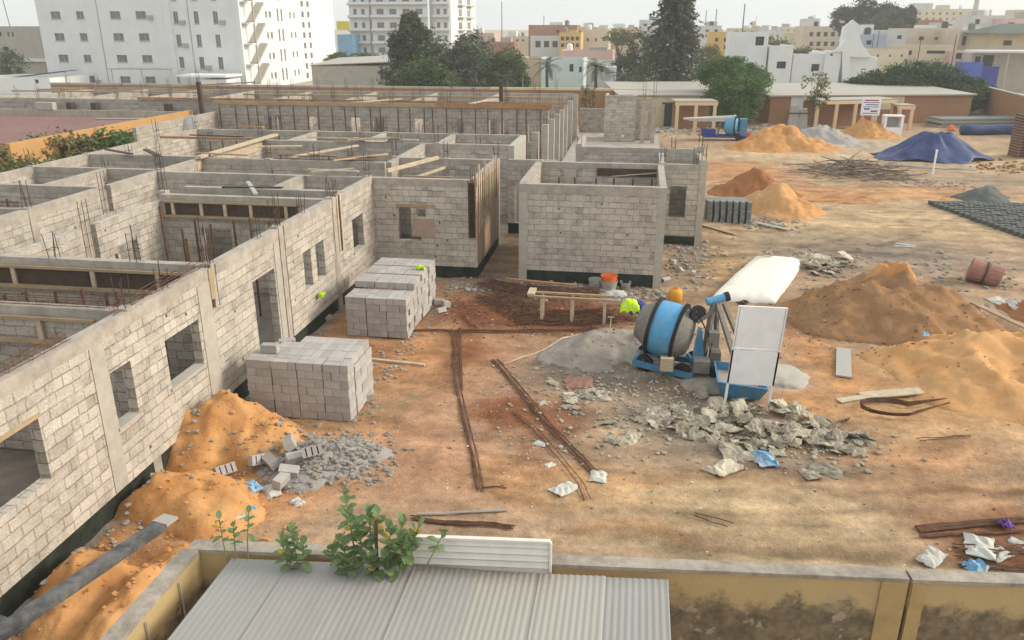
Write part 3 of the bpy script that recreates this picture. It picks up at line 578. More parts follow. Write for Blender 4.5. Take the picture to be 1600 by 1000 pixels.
# ---- front wing: long building on the left
A = thing("unfinished_building", "long roofless block building on the left with the dark plinth and open rooms", "building", (-9.2, 15, 0))
XE = -9.2
cwall(A, 'y', XE, 1.5, 27.0, ops=[(6.9, 10.03, 1.62, 2.72), (11.84, 12.46, 1.6, 2.68), (13.6, 14.88, 1.58, 2.62), (17.47, 18.7, 0.46, 2.65), (20.56, 21.1, 1.45, 2.55), (21.47, 22.1, 1.43, 2.55), (24.64, 25.7, 1.44, 2.56)],
      slots=[(15.52, 15.86, 2.6), (19.12, 19.5), (23.36, 23.72, 1.8)], holes=34)
MB().box(XE + .005, XE + .118, 6.86, 10.08, 2.722, 2.80).build('lintel_board', 'timber', A)
MB().box(XE + .104, XE + .116, 11.42, 11.80, .47, 3.31).build('render_patch', 'conclight', A)
MB().box(XE + .103, XE + .116, 15.0, 15.5, .47, 3.3).build('render_patch', 'conclight', A)
MB().box(XE + .103, XE + .116, 18.78, 19.1, .47, 3.3).build('render_patch', 'conclight', A)
MB().box(XE + .103, XE + .116, 22.9, 23.3, .47, 1.9).build('render_patch', 'conclight', A)
barslot(A, 'y', XE, 15.52, 15.86, -1, z0=2.7); barslot(A, 'y', XE, 19.12, 19.5, -1); barslot(A, 'y', XE, 23.36, 23.72, -1, z0=2)
MB().box(XE + .10, XE + .135, 15.5, 15.66, 2.85, 3.55).build('form_timber', 'timber', A)
MB().box(XE + .10, XE + .13, 23.34, 23.44, 1.85, 3.62).build('form_timber', 'timberlight', A)
MB().box(XE + .10, XE + .13, 23.62, 23.72, 1.82, 3.6).build('form_timber', 'timberlight', A)
for o in ((11.84, 12.46, 1.6), (13.6, 14.88, 1.58), (24.64, 25.7, 1.44)):
    MB().box(XE - .12, XE + .14, o[0] - .05, o[1] + .05, o[2] - .05, o[2] + .012).build('window_sill', 'conclight', A)
MB().box(-22.38, -9.32, 1.6, 39, -.1, .40).build('floor_slab', 'floor', A)
# corridor and inner walls
cwall(A, 'y', -14.85, 2.0, 23.9, beam=False, z1=3.36, ops=[(13.2, 14.1, .46, 2.5), (20.6, 21.5, .46, 2.5)], slots=[(19.15, 19.75)], holes=10, plinth='in')
cwall(A, 'y', -17.3, 2.0, 36.6, z1=3.30, ops=[(8, 9, .46, 2.5), (18.6, 19.6, .46, 2.5), (28.2, 29.1, .46, 2.5)], slots=[(23.5, 24.1, 2.7)], holes=10, plinth='in')
barslot(A, 'y', -14.85, 19.15, 19.75, -1); barslot(A, 'y', -17.3, 23.5, 24.1, -1, z0=2.8)
cwall(A, 'y', -22.5, 2.0, 39.2, ops=[(26.0, 27.0, 1.5, 2.6)], z1=3.33)
for y, kw in ((8.2, {}), (12.78, {}), (15.85, {}), (23.1, {}), ):
    cwall(A, 'x', y, -14.75, -9.305, ops=[(-13.5, -12.5, .46, 2.5)] if y not in (15.85,) else [], holes=4, plinth='in')
for y in (11.0, 16.0, 20.4, 23.8, 27.25, 30.45):
    cwall(A, 'x', y, -22.4, -17.405, ops=[(-20.6, -19.7, 1.5, 2.6)] if y in (27.25, 30.45) else [], plinth='in')
cwall(A, 'y', -19.5, 23.905, 27.145, plinth=False)
cwall(A, 'x', 26.95, -17.195, -9.305, ops=[(-15.8, -14.9, .46, 2.5), (-12.2, -11.2, .46, 2.5)], plinth='in')
cwall(A, 'x', 24.4, -14.7, -9.305, ops=[(-11.0, -10.2, .46, 2.5)], z1=3.3, plinth='in')
cwall(A, 'y', -11.65, 24.505, 26.845, plinth=False)
cwall(A, 'x', 30.1, -17.195, -9.6, ops=[(-13.4, -12.4, .46, 2.5)], plinth='in')
cwall(A, 'x', 35.6, -17.195, -5.61, ops=[(-15, -14, .46, 2.5), (-10.4, -9.4, .46, 2.5)], plinth='in')
cwall(A, 'x', 39.15, -22.4, -5.61, ops=[(-20, -19, 1.5, 2.6), (-14, -13, 1.5, 2.6)], plinth='in')
for x in (-12.4, -8.9, -16.0): cwall(A, 'y', x, 35.705, 39.045, plinth=False)
for x in (-9.5,): cwall(A, 'y', x, 30.205, 35.495, plinth=False, ops=[(32, 33, .46, 2.5)])
# projecting bay with the blocked window
cwall(A, 'x', 27.0, -9.095, -5.4, ops=[(-8.25, -7.75, 1.35, 2.55), (-7.55, -7.2, 2.2, 2.5), (-7.75, -7.4, 1.35, 1.5)], slots=[(-5.66, -5.42, 1.5)], holes=6)
MB().box(-8.3, -6.85, 26.886, 26.897, 2.555, 2.66).build('render_patch', 'timber', A)
MB().box(-7.7, -6.9, 26.888, 26.898, 1.5, 2.15).build('render_patch', mat('pinkish render', (0.36, 0.27, 0.215), var=.12), A)
barslot(A, 'x', 27.0, -5.66, -5.42, 1, z0=1.5, m='darkboard')
MB().box(-5.43, -5.385, 26.86, 26.9, 1.52, 3.75).build('form_timber', 'timberorange', A)
MB().box(-5.68, -5.64, 26.86, 26.9, 1.52, 3.55).build('form_timber', 'darkboard', A)
rustwall = mat('rust streaked blockwork', (0.35, 0.29, 0.24), var=0.2, scale=5, stain=(0.34, 0.17, 0.07), sscale=1.3, samt=0.95, stretch=(1, 1, .3))
cwall(A, 'y', -5.5, 27.105, 31.5, ops=[(29.6, 29.8, 2.45, 2.7)], m=rustwall)
for i in range(11):
    y = 27.3 + i * .36
    MB().box(-5.395 + R.uniform(0, .02), -5.36, y, y + .11, R.uniform(1.9, 2.6), 3.72 + R.uniform(-.1, .35)).build('form_timber', R.choice(['timber', 'timberlight', 'timberorange', 'timberlight']), A)
for i in range(5): MB().box(-5.396, -5.382, 27.35 + i * .3, 27.47 + i * .3, 1.6 + i * .06, 2.2).build('form_timber', 'timberlight', A)
cwall(A, 'x', 31.4, -9.4, -5.61, ops=[(-7.4, -6.4, .46, 2.4)], plinth='in')
MB().bar((-8.8, 27.7, 3.66), (-7.7, 30.9, 3.68), .12, .12).build('form_timber', 'timberlight', A); MB().bar((-8.5, 27.6, 3.2), (-7.5, 31.2, 3.25), .1, .08).build('form_timber', 'timberlight', A)
MB().box(-8.5, -6.6, 28.6, 28.68, 2.5, 3.35).build('shutter_board', 'timber', A)
# shuttering
formwork(A, -14.7, -9.35, 15.85, cleats=3); formwork(A, -14.6, -10.2, 23.1, cleats=5); formwork(A, -14.3, -9.8, 31.2, cleats=4, m='timberorange')
formwork(A, -14.3, -9.8, 12.78, cleats=2, board=False)
for (x, y) in ((-12.9, 15.5), (-11.6, 15.5), (-10.4, 15.5), (-13.5, 22.7), (-12.2, 22.7), (-11.0, 22.7), (-12, 11.9), (-13.6, 15.4)): prop(A, x, y)
MB().bar((-17.1, 29.6, 3.66), (-17.1, 36.8, 3.66), .25, .1).build('form_timber', 'timberlight', A); MB().bar((-17.2, 29.6, 3.3), (-17.2, 36.8, 3.3), .06, .3).build('form_timber', 'timberlight', A)
MB().bar((-22.2, 35.35, 3.63), (-17.4, 35.35, 3.63), .1, .1).build('form_timber', 'timberorange', A)
MB().bar((-16.2, 33.1, 3.62), (-14.4, 33.4, 3.64), .25, .05).build('form_timber', 'timberlight', A)
MB().bar((-13.6, 30.4, 3.64), (-12.0, 33.8, 3.66), .2, .06).build('form_timber', 'timberlight', A)
beamcage(A, 'y', -9.27, 3, 11.2, ZB + .02); beamcage(A, 'x', 12.78, -14.4, -9.6, ZB + .02); beamcage(A, 'y', -9.3, 12.4, 15.6, ZB + .02); beamcage(A, 'x', 30.1, -14, -10, ZB + .03)
beamcage(A, 'x', 20.5, -22, -17.6, ZB + .02)
for (x, y, h) in ((-9.25, 15.85, 1.0), (-14.85, 15.85, .8), (-14.85, 23.4, 1.1), (-17.3, 20.4, .9), (-17.3, 27.2, .7), (-17.3, 30.4, .9), (-9.2, 23.1, .8), (-9.3, 27, .8), (-22.5, 23.8, .7), (-22.5, 27.2, .7), (-22.5, 30.4, .7),
               (-17.3, 35.6, .9), (-12.4, 35.6, .7), (-8.9, 35.6, 1.0), (-14.4, 30.1, .8), (-9.6, 31.4, .9), (-7.5, 31.4, .9), (-22.5, 35.6, 1.0), (-16, 39.15, .9), (-12.4, 39.15, .8), (-8.9, 39.15, .9), (-22.5, 39.15, 1.0), (-17.3, 16.0, .8), (-9.25, 12.78, .7), (-9.22, 19.3, 1.0)):
    column(A, x, y, bh=h)
for y in (31.6,): column(A, -5.5, y, m='conclight', s=.24)
MB().box(-5.62, -5.36, 35.45, 39.3, -.2, 3.56).build('column', 'conclight', A)
MB().box(-18.2, -14.6, 22.9, 23.0, 0.2, .5).build('plinth', 'plinth', A)

rp = random.Random(77)
for (xa, xb, ya, yb, n_) in ((-14.3, -9.6, 13.2, 15.5, 7), (-14.3, -9.6, 16.3, 22.7, 9), (-22, -17.8, 21, 23.4, 4), (-22, -17.8, 24.2, 30, 8), (-16.8, -10, 27.4, 29.7, 6), (-16.5, -10, 30.6, 35, 10), (-21.5, -6.2, 36, 38.7, 12)):
    for i in range(n_): prop(A, rp.uniform(xa, xb), rp.uniform(ya, yb), rp.uniform(2.6, 3.5))
for i in range(26):
    x = rp.choice((-21.0, -19.5, -16.4, -13.5, -12, -10.6, -8)); y = rp.choice((20.4, 23.8, 27.2, 30.3, 30.3, 35.6, 35.6, 39.1)) + rp.uniform(-.1, .1); a = rp.gauss(0, .35); l = rp.uniform(.7, 1.7)
    if x > -9 and y < 31: continue
    MB().bar((x - l * math.cos(a), y - l * math.sin(a), 3.68 + rp.uniform(0, .05)), (x + l * math.cos(a), y + l * math.sin(a), 3.69 + rp.uniform(0, .08)), rp.uniform(.06, .2), .05).build('form_timber', rp.choice(['timber', 'timberlight', 'timberorange', 'darkboard', 'bucket']), A)
for (x, y) in ((-12.4, 30.1), (-11, 30.1), (-19.5, 27.25), (-20.6, 30.45), (-19.8, 35.6), (-10.6, 35.6), (-7, 35.6), (-14.2, 39.15), (-10.6, 39.15), (-7, 39.15), (-18.5, 39.15), (-9.25, 18.2), (-9.25, 21.0), (-13, 15.85), (-11, 15.85), (-9.25, 14)): starter(A, x, y, 3.5, rp.uniform(.4, .9))
# ---- rear wing across the back of the site
Cb = thing("unfinished_building", "rear roofless block building with a row of window openings and a free row of columns", "building", (-20, 48, 0))
ops = []
for (a, z0, z1) in ((420, 0, 0), (435, 0, 0), (490, 0, 0), (556, 0, 0), (592, 0, 0), (655, 0, 0), (668, 0, 0), (720, 0, 0), (730, 0, 0), (771, 0, 0), (789, 0, 0), (842, 0, 0)):
    x = AY(a, 190, 48).x; wdt = {420: .5, 435: .35, 592: .7, 556: .6, 842: 1.2, 655: .55, 668: .55, 720: .4, 730: .4}.get(a, .55); ops.append((x - wdt / 2, x + wdt / 2, 2.05, 3.32))
# the ops must not overlap
ops.sort(); o2 = [];
for o in ops:
    if not o2 or o[0] > o2[-1][1] + .08: o2.append(o)
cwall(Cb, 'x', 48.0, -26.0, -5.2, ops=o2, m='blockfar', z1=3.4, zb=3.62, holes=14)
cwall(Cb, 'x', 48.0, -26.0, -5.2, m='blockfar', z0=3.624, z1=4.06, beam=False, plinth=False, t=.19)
MB().box(-26.2, -5.0, 47.82, 47.9, 3.98, 4.18).build('form_timber', 'timber', Cb)
MB().box(-12.0, -5.0, 47.78, 47.818, 3.99, 4.26).build('form_timber', 'timberorange', Cb)
MB().box(-26.2, -5.0, 48.12, 48.2, 3.96, 4.2).build('form_timber', 'timber', Cb)
for i in range(26): prop(Cb, -25.6 + i * .8 + R.uniform(-.15, .15), 47.7, 3.95)
for i in range(12): starter(Cb, -25.2 + i * 1.75 + R.uniform(-.2, .2), 48, 4.0, R.uniform(.8, 1.5))
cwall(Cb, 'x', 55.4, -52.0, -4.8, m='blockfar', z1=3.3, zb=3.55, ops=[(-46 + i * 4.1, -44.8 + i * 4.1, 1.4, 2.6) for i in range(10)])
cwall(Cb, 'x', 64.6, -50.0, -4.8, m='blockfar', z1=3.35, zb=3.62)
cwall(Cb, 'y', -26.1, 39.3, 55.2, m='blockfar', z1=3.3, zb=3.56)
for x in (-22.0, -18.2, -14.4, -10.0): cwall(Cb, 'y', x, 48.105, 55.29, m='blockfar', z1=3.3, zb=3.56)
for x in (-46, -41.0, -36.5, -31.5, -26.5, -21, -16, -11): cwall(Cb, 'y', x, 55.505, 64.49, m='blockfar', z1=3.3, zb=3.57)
MB().bar((-50, 60.0, 3.66), (-33, 60.4, 3.7), .2, .1).build('form_timber', 'timber', Cb); MB().bar((-38.5, 62.5, 3.9), (-30.8, 63.6, 4.3), .14, .1).build('form_timber', 'timber', Cb); MB().bar((-48.5, 61, 3.7), (-37, 63, 3.9), .16, .12).build('form_timber', 'timber', Cb); MB().bar((-30, 59.7, 3.64), (-5, 59.9, 3.66), .25, .12).build('form_timber', 'timber', Cb)
MB().bar((-36, 55.2, 3.64), (-4.9, 55.2, 3.66), .12, .16).build('form_timber', 'timberorange', Cb)
MB().bar((-19, 50.2, 3.9), (-16, 54.6, 3.9), .25, .06).build('form_timber', 'timberlight', Cb); MB().bar((-11, 50.2, 3.9), (-10, 54.6, 3.9), .25, .06).build('form_timber', 'timberlight', Cb)
for i in range(22):
    x = -48 + i * 2.05 + R.uniform(-.3, .3); starter(Cb, x, 55.4, 3.4, R.uniform(.8, 1.4))
for i in range(20): starter(Cb, -48 + i * 2.2 + R.uniform(-.3, .3), 64.6, 3.5, R.uniform(.7, 1.5))
for (px, y) in ((148 / 1.0, 54.9), (262, 54.9), (110, 54.9)):
    p = AY(px, 165, y); MB().box(p.x - .2, p.x + .2, y - .2, y + .2, 1.2, 3.3).build('column', 'darkboard', Cb)
for (x, y) in ((-5.1, 41.0), (-5.0, 44.4), (-4.95, 47.2), (-4.9, 49.9), (-4.9, 52.6), (-4.9, 55.4), (-4.9, 59.5), (-4.9, 64.5)): column(Cb, x, y, m='conclight', s=.34, z1=3.5, bh=.5)
MB().box(-4.7, 1.6, 40.5, 66, -.2, .42).build('floor_slab', 'conc', Cb)
cwall(Cb, 'x', 66.3, -4.7, -2.7, m='blockfar', z1=2.2, zb=2.4, plinth=False)
# tall dark formed columns that stick out over the rear walls
for (px, py0, y) in ((310, 128, 54.0), (783, 128, 56.5)):
    p = AY(px, py0, y); MB().box(p.x - .13, p.x + .13, y - .13, y + .13, 0, p.z).build('column', 'darkboard', Cb); starter(Cb, p.x, y, p.z - .1, .9)

# ---- stair tower
St = thing("stair_tower", "square block stair tower standing alone at the far right end of the rear wing", "tower", (-1.3, 62, 0))
cwall(St, 'x', 61.6, -2.5, -.2, z1=3.55, zb=3.75, m='block', t=.22, ops=[(-1.2, -1.0, 1.2, 1.4), (-1.2, -1.0, .7, .9)])
cwall(St, 'y', -2.4, 61.715, 64, z1=3.55, zb=3.74, m='block'); cwall(St, 'y', -.3, 61.715, 64, z1=3.55, zb=3.74, m='block')
cwall(St, 'x', 62.6, -.195, 1.0, z1=2.9, zb=3.5, m='blockfar', ops=[(.2, .7, 1.2, 2.6)])
for (x, h) in ((.35, 1.5), (1.1, 1.8)):
    MB().box(x - .14, x + .14, 60.86, 61.14, 0, 3.4).build('column', 'conc', St); starter(St, x, 61, 3.3, h)

# ---- small detached block
B = thing("unfinished_building", "square roofless block building with a blind front wall, detached beside the alley", "building", (-1.4, 27, 0))
cwall(B, 'x', 27.0, -3.63, .80, z1=3.22, zb=3.5, holes=5)
for x in (-3.76, .93): MB().box(x - .14, x + .14, 26.885, 27.13, -.25, 3.22 if x < 0 else 3.2).build('column', 'conclight', B)
MB().box(-3.9, -3.632, 26.884, 27.116, 3.224, 3.49).build('ring_beam', 'conc', B); MB().box(.802, 1.07, 26.884, 27.116, 3.204, 3.48).build('ring_beam', 'conc', B)
cwall(B, 'y', -3.8, 27.135, 31.7, z1=3.3, zb=3.52, ops=[(28.8, 29.8, 1.4, 2.5)])
cwall(B, 'y', .95, 27.135, 31.9, z1=3.25, zb=3.5, ops=[(28.6, 29.6, 1.4, 2.5)])
cwall(B, 'x', 31.8, -3.695, .84, z1=3.28, zb=3.51, ops=[(-2.6, -1.7, .46, 2.5)])
cwall(B, 'x', 33.0, .95, 2.62, z1=3.1, zb=3.34, ops=[(1.42, 2.08, 1.15, 2.45)], z0=.38)
cwall(B, 'y', 2.72, 33.0, 36.1, z1=3.1, zb=3.33, z0=.38)
cwall(B, 'x', 36.2, -2.6, 2.8, z1=3.28, zb=3.5)
cwall(B, 'y', -2.6, 36.32, 40.2, z1=3.28, zb=3.5); cwall(B, 'y', 1.06, 33.12, 36.08, z1=3.1, zb=3.33, plinth=False)
MB().box(-1.5, .8, 31.66, 31.685, 3.0, 3.3).build('shutter_board', 'darkboard', B)
MB().bar((-.9, 31.5, 3.02), (.8, 31.45, 3.2), .05, .03).build('form_timber', 'timberlight', B)
for i in range(6): prop(B, -3.0 + i * .72, 31.4, 2.95)
MB().box(-2.8, -2.3, 31.6, 31.68, 2.6, 3.2).build('shutter_board', 'conclight', B)
column(B, 2.68, 33.0, m='conclight', z1=3.5, bh=.7); column(B, 1.02, 31.95, m='conclight', z1=3.52, bh=.9); column(B, -3.8, 31.75, m='conclight', z1=3.54, bh=.5, s=.3)
column(B, 2.75, 36.2, bh=.8); column(B, -2.55, 36.2, bh=.5)
for (x, y) in ((2.35, 33.0), (1.6, 36.2)): starter(B, x, y, 3.2, .8)
# low walls closing the alley
Al = thing("unfinished_wall", "narrow block wall with a door gap closing the end of the alley", "wall", (-4.7, 34, 0))
cwall(Al, 'x', 34.0, -5.4, -3.3, ops=[(-5.1, -4.3, .46, 2.2)], z1=2.9, zb=3.2)
# ================================================================== blocks
import bmesh
def block_mesh(name, sx=.39, sy=.195, sz=.195, ch=.008, holes=False, m='blk'):
    bm = bmesh.new(); bmesh.ops.create_cube(bm, size=1); bmesh.ops.scale(bm, vec=(sx, sy, sz), verts=bm.verts); bmesh.ops.translate(bm, vec=(0, 0, sz / 2), verts=bm.verts)
    if holes:                                     # three cells open at the top
        f = [f for f in bm.faces if f.normal.z > .9][0]; r = bmesh.ops.subdivide_edges(bm, edges=[e for e in f.edges if abs((e.verts[0].co - e.verts[1].co).x) > .1], cuts=6, use_grid_fill=True)
        bm.faces.ensure_lookup_table(); tops = sorted([g for g in bm.faces if g.normal.z > .9 and abs(g.calc_center_median().z - sz) < .001], key=lambda g: g.calc_center_median().x)
        for k in (1, 3, 5):
            if k < len(tops):
                q = bmesh.ops.inset_individual(bm, faces=[tops[k]], thickness=.022, depth=0)
                e = bmesh.ops.extrude_face_region(bm, geom=[tops[k]]); vs = [v for v in e['geom'] if isinstance(v, bmesh.types.BMVert)]
                bmesh.ops.translate(bm, vec=(0, 0, -sz * .8), verts=vs); bmesh.ops.delete(bm, geom=[tops[k]], context='FACES')
    else:
        bmesh.ops.bevel(bm, geom=list(bm.edges), offset=ch, segments=1, affect='EDGES')
    me = bpy.data.meshes.new(name); bm.to_mesh(me); bm.free(); me.materials.append(MT[m]); return me
ME_BLK = block_mesh("concrete_block"); ME_HOL = block_mesh("hollow_block", sx=.40, sy=.20, sz=.20, holes=True); ME_OLD = block_mesh("concrete_block_old", m='blkold')
def put(me, name, loc, rz=0.0, label=None, cat=None, group=None, tilt=(0, 0), sc=1.0):
    o = bpy.data.objects.new(name, me); COL.objects.link(o); o.location = loc; o.rotation_euler = (tilt[0], tilt[1], rz); o.scale = (sc, sc, sc)
    return tag(o, label, cat, group)
def blk(x, y, z, along, label, group, me=None, j=.006):
    return put(me or ME_BLK, "concrete_block", (x + R.uniform(-j, j), y + R.uniform(-j, j) * 1.6, z), (0 if along == 'x' else math.pi / 2) + R.uniform(-.012, .012), label, "concrete block", group)
def pattern(x0, y0, z, units, row, lb, gp):
    for u in range(units):
        a = x0 + u * .612 + R.uniform(-.008, .008)
        if row % 2 == 0: blk(a + .2, y0 + .1, z, 'x', lb, gp); blk(a + .5, y0 + .2, z, 'y', lb, gp)
        else: blk(a + .1, y0 + .2, z, 'y', lb, gp); blk(a + .4, y0 + .1, z, 'x', lb, gp)
L1, G1 = "grey concrete block built into the near stack beside the orange sand pile", "blocks of the near stack"
x0, y0 = -8.55, 15.62
for r in range(7):
    z = .02 + r * .2; pattern(x0, y0, z, 4, r, L1, G1)
    if r < 6:
        for k in range(3): blk(x0 + 2.34 + R.uniform(-.015, .015), y0 + .62 + k * .41, z, 'y', L1, G1)
        if r % 2 == 1: blk(x0 + 2.236, y0 + .31, z, 'x', L1, G1)
        blk(x0 + .1, y0 + .61, z, 'y', L1, G1)
for i in range(4): blk(x0 + i * .612 + .2, y0 + .31, 1.22, 'x', L1, G1)
for k in range(3):
    for i in range(12):
        if (k == 2 and i < 4) or (k == 1 and i < 2): continue
        blk(x0 + .1 + i * .2005, y0 + .61 + k * .402, 1.22 + (.0 if i < 11 else .01), 'y', L1, G1)
for i in range(4): blk(x0 + .1 + i * .2005, y0 + .61 + 2 * .402, 1.02, 'y', L1, G1)
for i in range(2): blk(x0 + .1 + i * .2005, y0 + .61 + .402, 1.02, 'y', L1, G1)
put(ME_BLK, "concrete_block", (x0 + .4, y0 + .5, 1.424), .05, "single grey block lying loose on the front edge of the near stack top", "concrete block")
put(ME_BLK, "concrete_block", (x0 + .45, y0 + 1.3, 1.23), .4, "pale block lying askew on the lowered rear corner of the near stack", "concrete block")
L2, G2 = "grey concrete block in the long rear stack under the paired windows", "blocks of the rear stack"
x0, y0 = -8.08, 20.85
for s in range(4):
    ys = y0 + s * .9; n = 6 if s == 0 else 7
    for r in range(n):
        z = .02 + r * .2
        if s == 0: pattern(x0, ys, z, 3, r, L2, G2)
        elif r >= n - 1: pattern(x0, ys, z, 3, r, L2, G2)
        for k in range(2):
            if k == 0 and (s == 0 or r >= n - 1): continue
            blk(x0 + 1.70 + R.uniform(-.02, .02), ys + .2 + k * .402, z, 'y', L2, G2)
    for k in (1,):
        for u in range(3): blk(x0 + u * .612 + (.2 if (n - 1) % 2 == 0 else .4), ys + .31, .02 + (n - 1) * .2, 'x', L2, G2)
        for i in range(8): blk(x0 + .1 + i * .2005, ys + .2 + k * .402 + (.01), .02 + (n - 1) * .2, 'y', L2, G2)
    pass
L3, G3 = "green grey block in the small stack by the far corner of the detached building", "blocks of the far small stack"
p = G(1100, 347); 
for r in range(5):
    for i in range(7): blk(p.x + .22 + i * .29, p.y + (.0 if r < 3 else .1), r * .2 + .0, 'y' if (r > 1) else 'y', L3, G3, ME_OLD, j=.015)
MB().box(p.x + .05, p.x + 1.95, p.y + .22, p.y + 1.1, 0, .97).build("block_core", 'blkold').name = "stacked_blocks"
tag(bpy.data.objects["stacked_blocks"], "solid mass of green grey blocks behind the front of the far small stack", "blocks", kind="stuff")
# loose blocks
for (px, py, rz, tx, lb) in ((437, 632, .1, 1.35, "pale block stood on end against the near stack front"), (570, 625, .6, .3, "broken pale block by the right foot of the near stack"), (265, 712, .1, 0, "grey block lying against the dark plinth between two sand piles"),
        (403, 727, .9, 1.2, "hollow block with its holes showing on the lower slope of orange sand"), (428, 693, .4, 1.0, "hollow block half sunk in the orange sand above the rubble"), (447, 705, 2.0, 1.1, "hollow block at the top edge of the grey rubble heap"),
        (462, 722, .7, .3, "pale block lying on the rubble beside the dark gap"), (418, 735, 2.4, 1.2, "hollow block leaning on another at the rubble edge"), (452, 742, .2, .4, "short pinkish block at the front of the rubble heap"), (440, 757, 1.4, .2, "grey block below the rubble heap beside litter"),
        (488, 714, .5, 1.1, "hollow block tipped up in the middle of the rubble heap"), (350, 745, .9, 1.0, "block with holes buried in the second sand pile")):
    q = GP(px, py); put(ME_HOL if 'hol' in lb else ME_BLK, "concrete_block", (q.x, q.y, q.z + .02 + (.12 if tx > .9 else 0)), rz, lb, "concrete block", tilt=(tx, R.uniform(-.2, .2)))
for i, (px, py) in enumerate(((686, 476), (697, 480), (690, 488), (515, 500), (503, 492), (1040, 440), (1062, 425), (1083, 430), (1052, 412))):
    q = GP(px, py); put(ME_BLK, "broken_block", (q.x, q.y, q.z), R.uniform(0, 3), "broken pale block piece lying by the foot of a block stack or wall", "broken block", "broken blocks near the walls", tilt=(R.uniform(-.5, .5), R.uniform(-.3, .3)), sc=R.uniform(.7, 1.1))
# fresh blocks laid out in rows to cure
b = MB(); a0 = Vector((14.85, 42.9, 0)); a1 = Vector((17.4, 32.0, 0)); d = a1 - a0
for i in range(26):
    s0 = a0 + d * (i / 26.0)
    for k in range(34):
        x = s0.x + k * .235; y = s0.y + R.uniform(-.02, .02) + k * .004; z = float(ground_h(x, y)) - .01; h = R.uniform(.19, .22)
        b.box(x, x + .2, y, y + .30, z, z + h)
tag(b.build("concrete_blocks", 'blkdark'), "rows of dark fresh concrete blocks laid out on the sand at the right edge", "concrete blocks", kind="stuff")

# rubble chips
def chunk_mesh(name, m, seed, flat=.6):
    rr = random.Random(seed); bm = bmesh.new(); bmesh.ops.create_icosphere(bm, subdivisions=1, radius=.5)
    for v in bm.verts: v.co *= rr.uniform(.65, 1.15); v.co.z *= flat
    me = bpy.data.meshes.new(name); bm.to_mesh(me); bm.free(); me.materials.append(MT[m]); return me
CH = [chunk_mesh("rubble_chunk", 'rubble', k) for k in range(5)]
def chips(name, label, m, pts, smin, smax, kind="stuff", cat="rubble", flat=.6):
    b = MB(); base = [c for c in CH]
    for (x, y) in pts:
        me_ = R.choice(base); s = R.uniform(smin, smax) * R.uniform(.6, 1.2); rot = Matrix.Rotation(R.uniform(0, 6.3), 3, 'Z') @ Matrix.Rotation(R.uniform(-.6, .6), 3, 'X'); z = gz(x, y) + s * .12
        b.add([rot @ (v.co * s) + Vector((x, y, z)) for v in me_.vertices], [tuple(f.vertices) for f in me_.polygons])
    return tag(b.build(name, m), label, cat, kind=kind)
def cloud(px, py, rx, ry, n):
    c = G(px, py); out_ = []
    for i in range(n): out_.append((c.x + R.gauss(0, 1) * rx * .5, c.y + R.gauss(0, 1) * ry * .5))
    return out_
chips("rubble", "grey broken concrete chips spread over the low rubble heap", 'rubble', cloud(515, 715, 1.3, 1.0, 520) + cloud(540, 735, .9, .7, 160) + cloud(450, 745, .8, .6, 90), .05, .16)
chips("rubble", "grey chips and rubble along the foot of the detached block and bay", 'rubble', [(R.uniform(-6.3, 1.6), R.gauss(26.0, .45)) for i in range(420)] + [(R.gauss(2.2, .8), R.gauss(31, 1.9)) for i in range(260)], .06, .22)
chips("rubble", "pale stones and dirt clods lying loose over the site", 'conclight', [(R.uniform(-5, 10), R.uniform(10.5, 27)) for i in range(650)] + cloud(760, 640, 3, 3, 160) + cloud(860, 700, 2.5, 2, 120), .015, .06)
chips("rubble", "brown clods and chips trodden into the ground", 'sandbrown', [(R.uniform(-6, 13), R.uniform(9.6, 34)) for i in range(900)], .02, .075)
chips("rubble", "dirty stones beside the dark plinth of the long building", 'rubble', [(-8.95 + abs(R.gauss(0, .25)), R.uniform(7, 27)) for i in range(260)], .04, .16)
chips("rubble", "debris scattered beyond the brown sand pile", 'rubble', cloud(1290, 420, 2.4, 3, 150) + cloud(1480, 430, 4, 4, 150) + cloud(1200, 350, 1.6, 1.2, 120) + cloud(1470, 287, 1.8, 1.3, 80), .06, .25)

chips("litter", "fine torn paper scraps and crumbs scattered around the litter heap", 'paper', cloud(1130, 665, 2.6, 1.0, 420) + cloud(1250, 690, 2.0, .9, 260) + cloud(930, 620, 2.2, 1.6, 200) + cloud(960, 680, 2, 1.5, 90), .03, .16, cat="litter", flat=.3)
chips("litter", "small white scraps strewn over the middle of the yard", 'paperwhite', [(R.uniform(-5, 6), R.uniform(12, 24)) for i in range(170)] + cloud(860, 500, 3, 1.6, 60), .02, .075, cat="litter")
chips("rubble", "rubble and dirt heaped along the feet of the block stacks", 'rubble', [(R.uniform(-9.0, -6), R.gauss(19.2, .7)) for i in range(160)] + [(R.gauss(-6.1, .25), R.uniform(15.5, 24)) for i in range(130)], .04, .15)
chips("rubble", "grey debris and shards strewn around the mixer", 'rubble', cloud(960, 610, 3, 1.6, 200) + cloud(1060, 630, 2.2, 1, 140) + cloud(1010, 560, 2, 1.5, 80), .03, .12)
chips("rubble", "dark rusty crumbs round the timber bench", 'rebar', cloud(880, 490, 4, 2.2, 420) + cloud(770, 475, 3, 2, 200), .03, .11)
chips("rubble", "orange clods broken off the sand piles along the long wall", 'sand', [(R.gauss(-7.4, .9), R.uniform(8.5, 16)) for i in range(420)], .03, .12)
chips("rubble", "brown clods around the foot of the large damp pile", 'sandbrown', cloud(1400, 530, 5, 2.2, 260) + cloud(1270, 490, 2, 2, 120), .03, .12)
